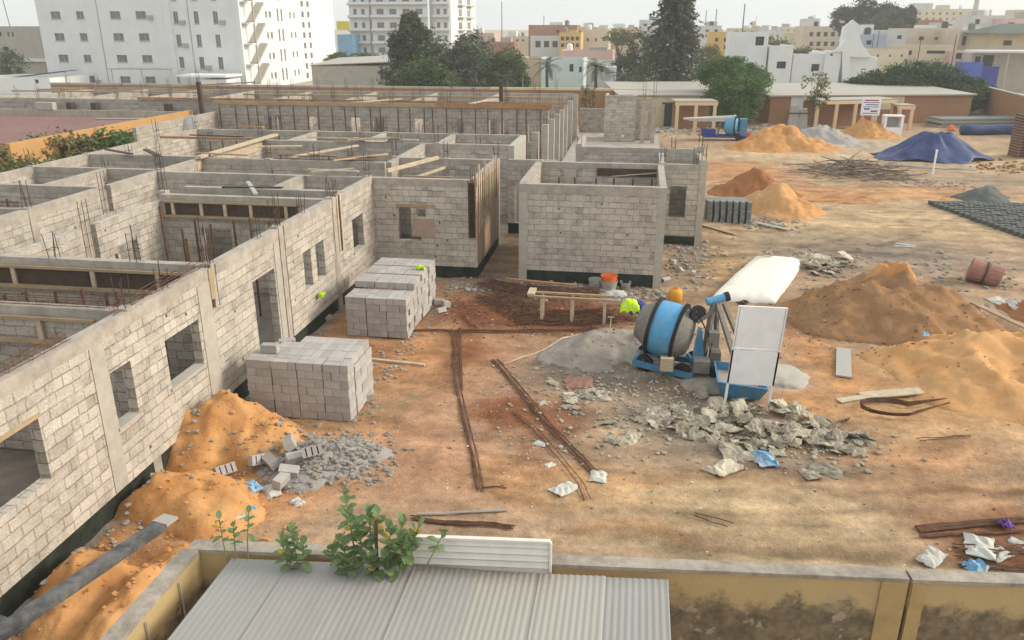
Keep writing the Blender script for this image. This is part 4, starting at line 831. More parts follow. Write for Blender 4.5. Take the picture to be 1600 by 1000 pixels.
# crumpled cement bags
def bag_mesh(seed, m='paper', L_=.62, W_=.42, H_=.12, jt=.04):
    rr = random.Random(seed); nx_, ny_ = 8, 6; b = MB(); top = []; bot = []
    fold = rr.uniform(-.5, .5); sx_ = rr.uniform(.7, 1.1)
    for j in range(ny_):
        for i in range(nx_):
            u = i / (nx_ - 1) - .5; v = j / (ny_ - 1) - .5
            edge = (1 - abs(2 * u) ** 4) * (1 - abs(2 * v) ** 4)
            zz = H_ * (.15 + .85 * edge * rr.uniform(.3, 1.3)) + rr.uniform(-.02, .035) * jt / .04 + .16 * max(0, u * fold * 2)
            top.append((u * L_ * sx_ + rr.uniform(-jt, jt), v * W_ + rr.uniform(-jt, jt), zz)); bot.append((top[-1][0], top[-1][1], zz - .02 - .05 * edge))
    n = nx_ * ny_; fs = []
    for j in range(ny_ - 1):
        for i in range(nx_ - 1):
            a = j * nx_ + i; fs.append((a, a + 1, a + nx_ + 1, a + nx_)); fs.append((n + a, n + a + nx_, n + a + nx_ + 1, n + a + 1))
    ring = [i for i in range(nx_)] + [j * nx_ + nx_ - 1 for j in range(1, ny_)] + [(ny_ - 1) * nx_ + i for i in range(nx_ - 2, -1, -1)] + [j * nx_ for j in range(ny_ - 2, 0, -1)]
    for k in range(len(ring)):
        a, c = ring[k], ring[(k + 1) % len(ring)]; fs.append((a, n + a, n + c, c))
    b.add(top + bot, fs); me_ = bpy.data.meshes.new("cement_bag")
    me_.from_pydata(b.v, [], b.f); me_.materials.append(MT[m]); me_.update(); return me_
BAGS = [bag_mesh(k, 'paper', .66, .44, .07) for k in range(10)]; BAGD = [bag_mesh(30 + k, 'paperdark', .5, .36, .07) for k in range(5)]; BAGW = [bag_mesh(50 + k, 'paperwhite', .7, .42, .09, .016) for k in range(3)]; BAGB = [bag_mesh(70, 'bluesack', .55, .36, .14, .02), bag_mesh(71, 'bluesack', .5, .36, .15, .02)]
def bag(px, py, lb, gp=None, me_=None, sc=1.0, dz=0.0, name="cement_bag", cat="paper bag", tilt=.25, rz=None):
    q = GP(px, py); return put(me_ or R.choice(BAGS), name, (q.x, q.y, q.z + dz), R.uniform(0, 6.3) if rz is None else rz, lb, cat, gp, tilt=(R.uniform(-tilt, tilt), R.uniform(-tilt, tilt)), sc=sc)
LB, GB = "crumpled grey brown empty cement bag in the litter heap in front of the white board", "empty cement bags in the litter heap"
for i in range(190):
    t = R.random() ** .85; px = 1005 + 330 * t + R.gauss(0, 20); py = 648 + 44 * t + R.gauss(0, 6 + 12 * math.sin(t * 3.1))
    core = math.exp(-((t - .62) / .28) ** 2); dk = R.random() < .3
    bag(px, py, "dark wet brown torn cement bag in the litter heap before the white board" if dk else LB, "dark torn bags in the litter heap" if dk else GB, me_=R.choice(BAGD) if dk else None, sc=R.uniform(.3, .8), dz=R.uniform(0, .2) * core, tilt=.55)
for (px, py, sc) in ((1130, 733, 1.1), (1145, 712, 1.2), (1290, 735, .9), (1265, 742, .8), (1330, 705, 1.2), (1310, 700, .9), (1360, 692, .7), (1180, 715, 1.0), (1060, 655, .9), (960, 688, .8), (985, 686, .8), (1000, 655, .7)):
    bag(px, py, "flattened cement bag lying apart at the edge of the litter heap", "cement bags at the edge of the litter heap", sc=sc, tilt=.15)
for i in range(24):
    bag(R.gauss(1285, 26), R.gauss(420, 11), "crumpled cement bag in the row between the white sheet and the brown pile", "cement bags beside the white sheet", sc=R.uniform(.7, 1.2), dz=R.uniform(0, .15), tilt=.5)
for i in range(14):
    bag(R.gauss(905, 30), R.gauss(622, 9), "scrap of cement bag trodden flat left of the mixer", "cement bag scraps left of the mixer", sc=R.uniform(.35, .7), tilt=.2)
for (px, py, lb, mm, sc) in ((935, 745, "white and blue printed sack lying flat beyond the rebar ends", 0, .8), (882, 765, "pale cement sack lying alone left of the printed sack", 1, .9), (860, 727, "small white scrap of sack beside the rebar bundle", 0, .45), (845, 694, "pale sack scrap on the diagonal rebar", 1, .5), (372, 808, "white litter sack beside the small seedling", 2, .7), (425, 768, "pale plastic litter under the rubble heap", 1, .7), (465, 785, "pale torn bag on the beige ground above the sapling", 0, .5),
        (1530, 858, "large pale sack lying by the rusty pipes at the right edge", 2, 1.1), (1560, 866, "smaller pale sack half behind the large one", 0, .7), (1455, 872, "torn cream cardboard lying near the crack in the yard wall", 1, .8), (1590, 848, "white rag at the right edge beside the pipes", 0, .5), (1545, 590, "scrap of white plastic on the pale orange pile", 0, .4), (1350, 483, "pale rag on the slope of the big brown pile", 1, .7), (1590, 480, "crumpled pale sheet at the right edge behind the pale pile", 2, 1.2), (1560, 472, "crumpled green grey sheet under the leaning plank", 1, 1.2)):
    bag(px, py, lb, me_=BAGW[mm], sc=sc, name="sack", cat="sack", tilt=.1)
for (px, py, lb, k, sc) in ((1195, 722, "pale blue crumpled sack at the front of the litter heap", 0, 1.3), (395, 762, "small bright blue bag beside the grey rubble", 1, .7), (385, 800, "blue and white plastic scrap beside the seedling", 0, .8), (1525, 888, "bright blue sack just behind the yard wall", 1, .9), (1440, 526, "blue plastic bag at the foot of the big brown pile", 0, .9)):
    bag(px, py, lb, me_=BAGB[k], sc=sc, name="sack", cat="sack", tilt=.1)
tag(put(bag_mesh(91, 'purple', .3, .2, .1), "cloth", GP(1570, 826, .05), .3), "small purple cloth on the rusty pipes", "cloth")
bag(905, 598, "flat faded red cardboard piece left of the mixer", me_=bag_mesh(95, 'redcard', .8, .7, .06), sc=1.0, name="cardboard", cat="cardboard", tilt=.04, rz=.1)

# ================================================================== steel and timber on the ground
def rod(name, label, cat, pix, n=5, spread=.12, r=.012, m='rebar', dz=.03, group=None, wob=.05, kind=None):
    b = MB()
    for k in range(n):
        off0 = R.uniform(-spread, spread); off1 = off0 + R.uniform(-.7, .7) * spread; pts = []; ta = R.uniform(0, .10); tz_ = R.uniform(.9, 1.0)
        for i in range(len(pix) - 1):
            p = G(*pix[i]); q = G(*pix[i + 1])
            nrm = Vector((-(q - p).y, (q - p).x, 0)).normalized()
            for j in range(7):
                if j == 0 and i > 0: continue
                t = j / 6
                if i == 0: t = max(t, ta * (1 - t))
                if i == len(pix) - 2: t = min(t, tz_)
                v = p.lerp(q, t) + nrm * (off0 + (off1 - off0) * ((i + t) / (len(pix) - 1)) + R.uniform(-wob, wob) * .4); v.z = gz(v.x, v.y) + dz + R.uniform(0, min(.05, wob)); pts.append(v)
        b.tube(pts, r, 5)
    o = b.build(name, m); return tag(o, label, cat, group, kind)
rod("rebar_bundle", "long rusty rebar bundle lying straight up the middle of the ground", "rebar", [(708, 512), (712, 600), (738, 715), (748, 772)], n=7, spread=.13, r=.009, wob=.02, dz=.015)
rod("rebar_bundle", "short dark rebar bundle lying beside the long straight bundle", "rebar", [(716, 512), (718, 610)], n=6, spread=.09, r=.009, wob=.012, dz=.02)
rod("rebar_bundle", "long rusty rebar bundle running diagonally towards the printed sack", "rebar", [(770, 560), (800, 595), (862, 668), (930, 740)], n=7, spread=.12, r=.009, wob=.02, dz=.015)
rod("rebar_bundle", "thin rebar pair left of the diagonal bundle", "rebar", [(800, 640), (850, 688), (905, 760), (915, 785)], n=3, spread=.1, r=.009, wob=.01)
rod("rebar_bundle", "rebar laid across the rusty ground in front of the timber bench", "rebar", [(640, 517), (780, 518), (935, 514)], n=10, spread=.1, r=.01, wob=.012, dz=.02)
rod("rebar_bundle", "bent rebar curving down from the bench to the long bundle", "rebar", [(722, 490), (730, 505), (745, 516)], n=3, spread=.05)
rod("rebar_bundle", "bars of a thick rusty bundle heaped behind the timber bench", "rebar", [(752, 446), (800, 456), (870, 463), (940, 464)], n=34, spread=.45, dz=.12, r=.013, wob=.12)
rod("rebar_bundle", "tangle of rusty offcuts left of the bench end", "rebar", [(760, 462), (800, 482), (830, 490)], n=26, spread=.6, dz=.06, wob=.35)
rod("rebar_bundle", "dark red rods heaped under the timber bench", "rebar", [(800, 500), (880, 498), (960, 495)], n=34, spread=.55, dz=.04, r=.012, wob=.15)
rod("bar", "short dark bar lying flat at the end of the long bundle", "rebar", [(752, 766), (795, 764)], n=1, spread=0, wob=0, r=.014)
rod("rebar_bundle", "pair of thin steel rods lying on beige sand near the yard wall", "rebar", [(1082, 806), (1145, 826)], n=2, spread=.08, wob=.02, r=.01)
rod("rebar_bundle", "two thin rods on the pale orange sand below the coil", "rebar", [(1430, 690), (1525, 685)], n=2, spread=.06, r=.01)
rod("steel_pipe", "dark rusty pipe lying at the right edge, the farther of the pair", "pipe", [(1425, 833), (1500, 826), (1640, 812)], n=3, spread=.10, r=.03, wob=0, m='rebar', dz=.05)
rod("steel_pipe", "thin rusty pipe lying at the right edge, the nearer of the pair", "pipe", [(1432, 843), (1540, 836), (1640, 828)], n=2, spread=.07, r=.022, wob=0, m='rebar', dz=.05)
rod("rebar_bundle", "heap of dark rusty scrap rods behind the yard wall at the right edge", "rebar", [(1490, 868), (1560, 878), (1640, 872)], n=12, spread=.3, r=.012)
rod("hose", "thin green hose curling round the near block stack across the sand", "hose", [(350, 612), (385, 628), (430, 648), (500, 655), (560, 648), (640, 622), (700, 596)], n=1, spread=0, r=.018, m='hose', wob=0, dz=.01)
rod("hose", "pale hose running from the rebar towards the grey sand pile", "hose", [(782, 572), (850, 548), (905, 526)], n=1, spread=0, r=.025, m='timberlight', wob=0, dz=.02)
rod("steel_pipe", "light grey pipe lying just behind the yard wall, the upper of two", "pipe", [(636, 806), (802, 800)], n=1, spread=0, r=.025, m='bucket', wob=0, dz=.04)
rod("rebar_bundle", "dark bundle of rods lying behind the cream louvre panel", "rebar", [(640, 812), (700, 818), (806, 826)], n=7, spread=.08, r=.014, wob=.02)
rod("rebar_bundle", "long dark rebar coil end reaching left below the bench at the rear stack", "rebar", [(600, 512), (640, 516)], n=3, spread=.05)
b = MB(); c0 = G(1335, 272)
for i in range(150):
    x = c0.x + R.gauss(0, 1.5); y = c0.y + R.gauss(0, 1.5); a = R.gauss(.1, .5); l = R.uniform(.5, 1.6); k = math.exp(-((x - c0.x) ** 2 + (y - c0.y) ** 2) / 4); z = .03 + R.uniform(0, .75) * k
    d = Vector((math.cos(a), math.sin(a), R.gauss(0, .18))) * l; m_ = Vector((x, y, z + gz(x, y))); b.tube([m_ - d, m_ + Vector((R.gauss(0, .08), R.gauss(0, .08), R.gauss(0, .06))), m_ + d], R.uniform(.015, .035), 4)
tag(b.build("scrap_heap", mat('scrap sticks', (.17, .125, .095), var=.5, scale=1.5, stain=(.30, .25, .21), sscale=1.2, samt=.9)), "tangled heap of sticks and scrap rods lying in the far yard", "scrap heap")
rod("bar", "white length of plastic pipe on the far sand left of the fresh blocks", "pipe", [(1395, 383), (1430, 388)], n=2, spread=.2, r=.03, m='white', wob=0)
def plank(name, label, px0, py0, px1, py1, w_=.2, t=.04, m='timberlight', dz=.03, lift=0.0):
    p = GP(px0, py0, dz); q = GP(px1, py1, dz + lift); return tag(MB().bar(p, q, w_, t).build(name, m), label, "plank")
plank("plank", "pale timber plank lying right of the near block stack", 580, 563, 664, 572, .1, .06)
plank("plank", "wide grey plank lying end on in the orange sand", 1318, 546, 1318, 590, .38, .04, 'bucket')
plank("plank", "pale board half buried in the sand above the steel coil", 1345, 620, 1440, 612, .35, .03, 'timberlight')
plank("plank", "pale board piece left of the half buried board", 1310, 628, 1350, 622, .22, .03, 'paper')
plank("plank", "dark weathered plank at the right edge behind the pale orange pile", 1518, 478, 1610, 522, .2, .05, 'timber', .12)
plank("plank", "board lying by the small far block stack", 1097, 353, 1150, 368, .25, .04, 'timber', .06)
plank("plank", "pale plank leaning across the crack of the yard's far rubble", 1185, 352, 1232, 362, .25, .04, 'bucket', .1)
plank("plank", "long thin timber lying on the heap of bars behind the bench", 790, 455, 900, 466, .1, .05, 'timberorange', .45)
# coil of bars
b = MB()
for k in range(9):
    pts = []; c0 = G(1408, 644)
    for i in range(26):
        t = math.pi * (.22 + 1.60 * i / 25); pts.append((c0.x - .28 + math.cos(t) * (.62 + R.uniform(-.03, .05)), c0.y + math.sin(t) * (.34 + .03 * k * .3), .06 + .012 * k + gz(c0.x, c0.y)))
    e = G(1482, 638); pts.append((e.x, e.y, gz(e.x, e.y) + .05 + R.uniform(0, .04))); s_ = G(1478, 634); pts.insert(0, (s_.x, s_.y + .05, gz(s_.x, s_.y) + .05)); b.tube(pts, .011, 5)
tag(b.build("rebar_coil", 'rebar'), "coil of dark rusty steel bar in a teardrop on the pale sand", "rebar coil")

# workbench
tb = thing("timber_bench", "long rough timber bending bench with thin posts amid rusty bars", "bench", GP(900, 503))
zt = .80
for (a, c, yy) in ((825, 966, 22.95), (835, 960, 23.35)):
    p = AY(a, 470, yy); q = AY(c, 473, yy); MB().bar((p.x, yy, zt), (q.x, yy, zt - .02), .09, .06).build('rail', 'timber', tb)
for px in (846, 893, 944):
    p = AY(px, 495, 22.95); MB().bar((p.x, 22.98, gz(p.x, 22.95) - .05), (p.x, 22.98, zt - .035), .09, .09).build('leg', 'timberlight', tb)
    MB().bar((p.x, 23.33, gz(p.x, 23.3) - .05), (p.x, 23.33, zt - .035), .08, .08).build('leg', 'timberlight', tb)
p = AY(830, 470, 23.1); MB().box(p.x - .1, p.x + .12, 22.9, 23.5, zt + .032, zt + .10).build('stop_block', 'timberlight', tb)
# cloths over the bench end
def drape(name, label, cat, cx, cy, z, lx, ly, drop, m, seed):
    rr = random.Random(seed); n = 12; b = MB(); top = []
    for j in range(n):
        for i in range(n):
            u = i / (n - 1) - .5; v = j / (n - 1) - .5; d = max(abs(u), abs(v)) * 2
            zz = z - drop * max(0, d - .35) ** 1.2 + .05 * math.sin(u * 17 + v * 5 + seed) * d + rr.uniform(-.015, .015)
            top.append((cx + u * lx * (1 - .25 * d) + rr.uniform(-.02, .02), cy + v * ly * (1 - .25 * d) + rr.uniform(-.02, .02), zz))
    bot = [(x, y, zz - .03) for x, y, zz in top]; fs = []; N_ = n * n
    for j in range(n - 1):
        for i in range(n - 1):
            a = j * n + i; fs.append((a, a + 1, a + n + 1, a + n)); fs.append((N_ + a, N_ + a + n, N_ + a + n + 1, N_ + a + 1))
    ring = list(range(n)) + [j * n + n - 1 for j in range(1, n)] + [(n - 1) * n + i for i in range(n - 2, -1, -1)] + [j * n for j in range(n - 2, 0, -1)]
    for k in range(len(ring)): a, c = ring[k], ring[(k + 1) % len(ring)]; fs.append((a, N_ + a, N_ + c, c))
    b.add(top + bot, fs); return tag(b.build(name, m, smooth=True), label, cat)
p = AY(985, 480, 22.9); drape("safety_vest", "fluorescent yellow green safety vest hung over the right end of the bench", "vest", p.x - .02, 22.95, .85, .75, .6, .5, 'neon', 3); vest = bpy.data.objects['safety_vest']
for s in (-.14, .12): MB().tube([(p.x - .02 + s, 22.95 - .2, .66), (p.x - .02 + s * .8, 22.95, .865), (p.x - .02 + s, 22.95 + .2, .66)], .028, 6).build('reflective_stripe', 'silver', vest)
p = AY(996, 474, 23.6); drape("cloth", "dark blue cloth heaped behind the fluorescent vest", "cloth", p.x, 23.7, .55, .9, .7, .5, 'bluecloth', 5)
p = AY(965, 460, 23.9); drape("sack", "white sack thrown over the bars behind the bench", "sack", p.x - .05, 24.0, .75, .9, .6, .2, 'paperwhite', 8)
drape("cloth", "small fluorescent cloth lying on top of the rear block stack", "cloth", -6.45, 23.2, 1.55, .3, .25, .12, 'neon', 9)
drape("cloth", "small fluorescent cloth on the ledge under the paired windows", "cloth", -8.97, 21.3, 1.13, .22, .26, .1, 'neon', 12)
drape("cloth", "small yellow cloth on the bars behind the bench", "cloth", AY(915, 461, 23.8).x, 23.9, .62, .5, .25, .1, 'lfyellow', 13)

# buckets
def bucket(px, py, label, m, r=.17, h=.3, name="bucket", lying=False, dz=0):
    q = GP(px, py, dz); t = thing(name, label, "bucket", q); M_ = Matrix.Rotation(-math.pi / 2, 4, 'Y')
    MB().lathe([(0, r * .8), (h, r), (h + .012, r * 1.05), (h + .012, r * .94), (h - .03, r * .92), (h * .25, r * .78)], 18, M_).build('shell', m, t, smooth=False, local=True)
    MB().tube([(-r, 0, h - .03), (-r * .8, -.1, h - .1), (0, -r - .02, h - .16), (r * .8, -.1, h - .1), (r, 0, h - .03)], .008, 5).build('handle', 'rebard', t, local=True)
    return t
bucket(930, 449, "pale grey bucket left of the orange tub by the blind wall", 'bucket', .24, .30)
bucket(977, 450, "small pale bucket right of the orange tub by the blind wall", 'bucket', .2, .22)
bucket(951, 452, "grey tub with orange tub nested in its mouth by the blind wall", 'bucket', .30, .32)
q = GP(951, 452, .30); t = thing("tub", "bright orange plastic tub sitting in the grey tub", "tub", q); MB().lathe([(0, .24), (.2, .29), (.212, .30), (.212, .26), (.04, .22)], 18, Matrix.Rotation(-math.pi / 2, 4, 'Y')).build('shell', 'orangep', t, local=True)
q = GP(1055, 470); t = thing("jerrycan", "yellow orange plastic drum standing alone behind the mixer", "drum", q)
MB().lathe([(0, .19), (.03, .22), (.32, .22), (.4, .16), (.41, .06)], 16, Matrix.Rotation(-math.pi / 2, 4, 'Y')).build('body', 'yellow', t, smooth=True, local=True); MB().tube([(-.1, 0, .38), (-.08, 0, .47), (.06, 0, .47), (.1, 0, .38)], .018, 6).build('handle', 'yellow', t, local=True)
MB().lathe([(0.405, .05), (.45, .05)], 10, Matrix.Rotation(-math.pi / 2, 4, 'Y')).build('cap', 'orangep', t, local=True)
# shovel stuck in the cement sand
q = GP(951, 542, -.02); t = thing("shovel", "shovel with pale handle standing in the grey sand pile", "shovel", q)
MB().tube([(0, 0, .15), (.03, .05, .9)], .018, 7).build('handle', 'timberlight', t, local=True); MB().tube([(-.07, .05, .9), (.13, .05, .9)], .016, 6).build('grip', 'timberlight', t, local=True)
MB().add([(-.11, 0, .22), (.11, 0, .22), (.12, -.03, .02), (0, -.05, -.1), (-.12, -.03, .02), (-.11, .012, .22), (.11, .012, .22), (.12, -.018, .02), (0, -.038, -.1), (-.12, -.018, .02)], [(4, 3, 2, 1, 0), (5, 6, 7, 8, 9), (0, 1, 6, 5), (1, 2, 7, 6), (2, 3, 8, 7), (3, 4, 9, 8), (4, 0, 5, 9)]).build('blade', 'rebard', t, local=True)
# ================================================================== mixer
mx_ = thing("concrete_mixer", "blue drum concrete mixer crusted with grey cement, hopper lowered behind the white board", "concrete mixer", (1.35, 19.75, 0))
Mz = Matrix.Translation((-.28, .05, 1.12)) @ Matrix.Rotation(rad(-17), 4, 'Z') @ Matrix.Rotation(rad(9), 4, 'Y')
def Lb(b, n, m, **k): return b.build(n, m, k.pop('parent', mx_), local=True, **k)
drum = Lb(MB().lathe([(-.78, .40), (-.80, .44), (-.74, .46), (-.44, .64), (-.42, .69)], 32, Mz, cap=False).lathe([(.31, .69), (.33, .66), (.56, .50), (.60, .34), (.60, .05)], 32, Mz, cap=False), 'drum', 'drumgrey', smooth=True)
Lb(MB().lathe([(-.34, .705), (-.02, .725), (.25, .705)], 32, Mz, cap=False), 'drum_band', 'bluebright', smooth=True)
Lb(MB().lathe([(-.43, .69), (-.43, .77), (-.34, .77), (-.34, .69)], 32, Mz, cap=False), 'gear_ring', 'black')
Lb(MB().lathe([(.24, .69), (.24, .77), (.33, .77), (.33, .69)], 32, Mz, cap=False), 'gear_ring', 'black')
Lb(MB().lathe([(-.80, .38), (-.4, .5), (-.3, .5)], 24, Mz, cap=True), 'drum_inside', 'black')
Lb(MB().bar((-1.15, -.05, .2), (.35, -.75, .2), .12, .16), 'base_beam', 'blue'); Lb(MB().bar((-1.0, .75, .2), (.75, .15, .2), .12, .16), 'base_beam', 'blue')
Lb(MB().bar((-1.1, -.05, .22), (-.95, .75, .22), .1, .12), 'base_beam', 'blue'); Lb(MB().bar((.32, -.72, .22), (.75, .2, .22), .1, .14), 'base_beam', 'blue')
for (x, y) in ((-.85, -.12), (.1, -.58), (-.8, .62), (.45, .3)): Lb(MB().lathe([(-.07, .2), (-.05, .24), (.05, .24), (.07, .2)], 18, Matrix.Translation((x, y, .22)) @ Matrix.Rotation(rad(60), 4, 'Z')), 'wheel', 'black')
Lb(MB().bar((-.95, .0, .25), (-.75, .0, 1.0), .1, .1), 'support_post', 'drumgrey')
Lb(MB().add([(.30, -.42, .35), (.66, -.30, .35), (.52, -.35, 1.35), (.42, -.38, 1.4), (.30, -.38, .35), (.66, -.26, .35), (.52, -.31, 1.35), (.42, -.34, 1.4)], [(0, 1, 2, 3), (7, 6, 5, 4), (0, 4, 5, 1), (1, 5, 6, 2), (2, 6, 7, 3), (3, 7, 4, 0)]), 'yoke_plate', 'blue')
Lb(MB().lathe([(-.05, .13), (-.05, .22), (.05, .22), (.05, .13)], 22, Matrix.Translation((.40, -.12, 1.66)) @ Matrix.Rotation(rad(-58), 4, 'Z')), 'pulley', 'black'); Lb(MB().lathe([(-.03, .14), (.03, .14)], 18, Matrix.Translation((.40, -.12, 1.66)) @ Matrix.Rotation(rad(-58), 4, 'Z')), 'pulley_hub', 'blue')
Lb(MB().bar((.62, -.1, .25), (.80, .1, 1.95), .12, .12), 'mast', 'drumgrey'); Lb(MB().bar((1.02, .35, .25), (.86, .16, 1.95), .1, .1), 'mast', 'drumgrey'); Lb(MB().bar((.40, -.14, 1.45), (.85, .1, 1.7), .08, .1), 'cross_brace', 'drumgrey')
Lb(MB().lathe([(-.28, .10), (.2, .10)], 16, Matrix.Translation((.88, .15, 1.98)) @ Matrix.Rotation(rad(15), 4, 'Z') @ Matrix.Rotation(rad(-14), 4, 'Y')), 'winch', 'bluebright'); Lb(MB().lathe([(.2, .125), (.31, .125)], 16, Matrix.Translation((.88, .15, 1.98)) @ Matrix.Rotation(rad(15), 4, 'Z') @ Matrix.Rotation(rad(-14), 4, 'Y')), 'winch_end', 'black')
Lb(MB().bar((.88, .1, 1.9), (1.45, -.75, .42), .12, .08), 'hopper_rail', 'drumgrey'); Lb(MB().bar((1.08, .38, 1.8), (1.75, -.45, .45), .1, .08), 'hopper_rail', 'drumgrey')
Lb(MB().box(.35, .75, -.78, -.42, .3, .62), 'engine_box', 'drumgrey'); Lb(MB().lathe([(-.2, .13), (.2, .13)], 14, Matrix.Translation((.95, -.55, .3)) @ Matrix.Rotation(rad(40), 4, 'Z')), 'engine', 'black'); Lb(MB().box(.78, 1.05, -.35, .1, .25, .7), 'engine_cover', 'drumgrey')
Lb(MB().box(.7, .95, -.5, -.25, .9, 1.3), 'cement_chute', 'drumgrey')
gt = MB()
for k in range(44):
    an = 6.2832 * k / 44; c_ = Mz @ Vector((.285, .79 * math.cos(an), .79 * math.sin(an))); e_ = Mz @ Vector((.285, .755 * math.cos(an), .755 * math.sin(an))); gt.bar(e_, c_, .045, .07)
o = Lb(gt, 'gear_teeth', 'black'); o['kind'] = 'stuff'
for k in range(5):
    an = 6.2832 * k / 5; Lb(MB().bar(Vector((.40, -.12, 1.66)), Vector((.40, -.12, 1.66)) + Vector((math.cos(an) * .06, math.cos(an) * .11, math.sin(an) * .16)), .025, .025), 'spoke', 'blue')
Lb(MB().tube([(.75, -.42, .6), (.78, -.5, 1.0), (.6, -.3, 1.35), (.45, -.2, 1.6)], .02, 6), 'cable', 'black'); Lb(MB().tube([(1.0, .3, 1.7), (1.3, -.3, 1.0), (1.5, -.75, .55)], .012, 5), 'cable', 'rebard')
Lb(MB().box(-.5, -.15, -.62, -.42, .28, .45), 'side_box', 'drumgrey'); Lb(MB().bar((-.9, -.15, .3), (-.35, -.1, .62), .08, .08), 'support_arm', 'blue'); Lb(MB().bar((.5, -.45, .3), (.2, -.25, .6), .08, .08), 'support_arm', 'blue')
# loading skip: open tapered tub
def tub(b, x0, x1, y0, y1, z0, z1, tp, t=.02):
    o = [(x0 + tp, y0 + tp, z0), (x1 - tp, y0 + tp, z0), (x1 - tp, y1 - tp * .3, z0), (x0 + tp, y1 - tp * .3, z0), (x0, y0, z1), (x1, y0, z1 - .12), (x1, y1, z1), (x0, y1, z1 + .08)]
    c = Vector(((x0 + x1) / 2, (y0 + y1) / 2, 0)); i = [((Vector(v) - c) * .93 + c) for v in o]; i = [(v.x, v.y, o[k][2] + (.03 if k < 4 else .0)) for k, v in enumerate(i)]
    return b.add(o + i, [(0, 3, 2, 1), (0, 1, 5, 4), (1, 2, 6, 5), (2, 3, 7, 6), (3, 0, 4, 7), (8, 9, 10, 11), (8, 12, 13, 9), (9, 13, 14, 10), (10, 14, 15, 11), (11, 15, 12, 8), (4, 5, 13, 12), (5, 6, 14, 13), (6, 7, 15, 14), (7, 4, 12, 15)])
Lb(tub(MB(), .85, 2.05, -1.75, -.6, .04, .52, .16), 'loading_skip', 'blue'); Lb(MB().add([(.95, -1.65, .30), (1.9, -1.65, .24), (1.9, -.7, .30), (.95, -.7, .42)], [(0, 1, 2, 3)]), 'skip_fill', 'sandgrey')
Lb(MB().tube([(.86, -1.73, .52), (2.03, -1.73, .40), (2.03, -.61, .52)], .025, 6), 'skip_rim', 'bluebright')
q = AY(1041, 573, 19.2); t = thing("box", "beige carton sitting on the base beam of the mixer", "box", (q.x, 19.08, .3)); MB().box(-.16, .16, -.12, .12, 0, .34).build('carton', 'timberlight', t, local=True); MB().box(-.165, .165, -.125, .0, .342, .35).build('flap', 'cream', t, local=True)
pile("cement_spill", "pale slab of hardened cement behind the legs of the white board", "cement spill", (3.75, 19.9, .95, .85, .12, .4, 2.2), 'conclight', res=30)
pile("cement_spill", "grey cement heap spilled round the wheels of the mixer", "cement spill", (1.9, 19.4, 1.0, .9, .28, .6, 3.2), 'sandgrey', res=34)

# ================================================================== white board
pa = GP(1131, 637); pb = GP(1199, 641); ztop = AY(1157, 478, pa.y).z
bd = thing("notice_board", "tall white double panel board on two thin legs beside the mixer", "board", ((pa.x + pb.x) / 2, pa.y, 0))
w2 = (pb.x - pa.x) / 2; lean = .13
for s in (-1, 1):
    MB().bar((s * w2, 0, -.1), (s * w2 + lean, .02, ztop - .02), .05, .05).build('leg', 'white', bd, local=True)
def pan(z0, z1, ex):
    q = MB(); k0, k1 = lean * z0 / ztop, lean * z1 / ztop; a0, a1 = -w2 - ex, w2 + ex
    return q.add([(a0 + k0, -.05, z0), (a1 + k0, -.05, z0), (a1 + k1, -.05, z1), (a0 + k1, -.05, z1), (a0 + k0, -.03, z0), (a1 + k0, -.03, z0), (a1 + k1, -.03, z1), (a0 + k1, -.03, z1)], [(0, 1, 2, 3), (7, 6, 5, 4), (0, 4, 5, 1), (1, 5, 6, 2), (2, 6, 7, 3), (3, 7, 4, 0)])
zm = ztop * .60
pan(zm + .03, ztop, .0).build('panel', 'white', bd, local=True); pan(ztop * .26, zm - .03, .03).build('panel', 'white', bd, local=True)
for z in (ztop, zm, ztop * .26): MB().bar((-w2 - .03 + lean * z / ztop, -.02, z), (w2 + .03 + lean * z / ztop, -.02, z), .05, .03).build('frame_rail', 'white', bd, local=True)
for s in (-1, 1):
    MB().bar((s * (w2 + .012) + lean * .26, -.035, ztop * .26), (s * (w2 + .012) + lean, -.035, ztop), .03, .045).build('frame_stile', 'white', bd, local=True)

# ================================================================== big white sheet bag
c4 = [GP(*p) for p in ((1108, 471), (1212, 474), (1257, 410), (1180, 404))]
b = MB(); n = 26; top = []; bot = []
for j in range(n):
    for i in range(n):
        u = i / (n - 1); v = j / (n - 1); p = c4[0].lerp(c4[1], u).lerp(c4[3].lerp(c4[2], u), v)
        k = (1 - abs(2 * u - 1) ** 3.2) * (1 - abs(2 * v - 1) ** 4); wv = .06 * float(fbm(p.x * 1.2, p.y * .9, 3)) + .02 * math.sin(u * 34) * (1 - k)
        top.append((p.x, p.y, gz(p.x, p.y) + .05 + .32 * k ** .45 + wv * k)); bot.append((p.x, p.y, gz(p.x, p.y) - .05))
N_ = n * n
fs = [(j * n + i, j * n + i + 1, (j + 1) * n + i + 1, (j + 1) * n + i) for j in range(n - 1) for i in range(n - 1)]
ring = list(range(n)) + [j * n + n - 1 for j in range(1, n)] + [(n - 1) * n + i for i in range(n - 2, -1, -1)] + [j * n for j in range(n - 2, 0, -1)]
fs += [(ring[k], N_ + ring[k], N_ + ring[(k + 1) % len(ring)], ring[(k + 1) % len(ring)]) for k in range(len(ring))]
tag(b.add(top + bot, fs).build("water_bladder", 'sheet', smooth=True), "big puffed off white flexible bladder lying between the mixer and the far sand", "water bladder")
bag(1198, 413, "small grey rag lying on top of the white bladder", me_=bag_mesh(77, 'rubble', .5, .35, .1), dz=.42, name="cloth", cat="cloth", tilt=.1)
bag(1160, 474, "dark rag tucked under the near edge of the white bladder", me_=bag_mesh(78, 'rebard', .4, .3, .1), name="cloth", cat="cloth", tilt=.1)
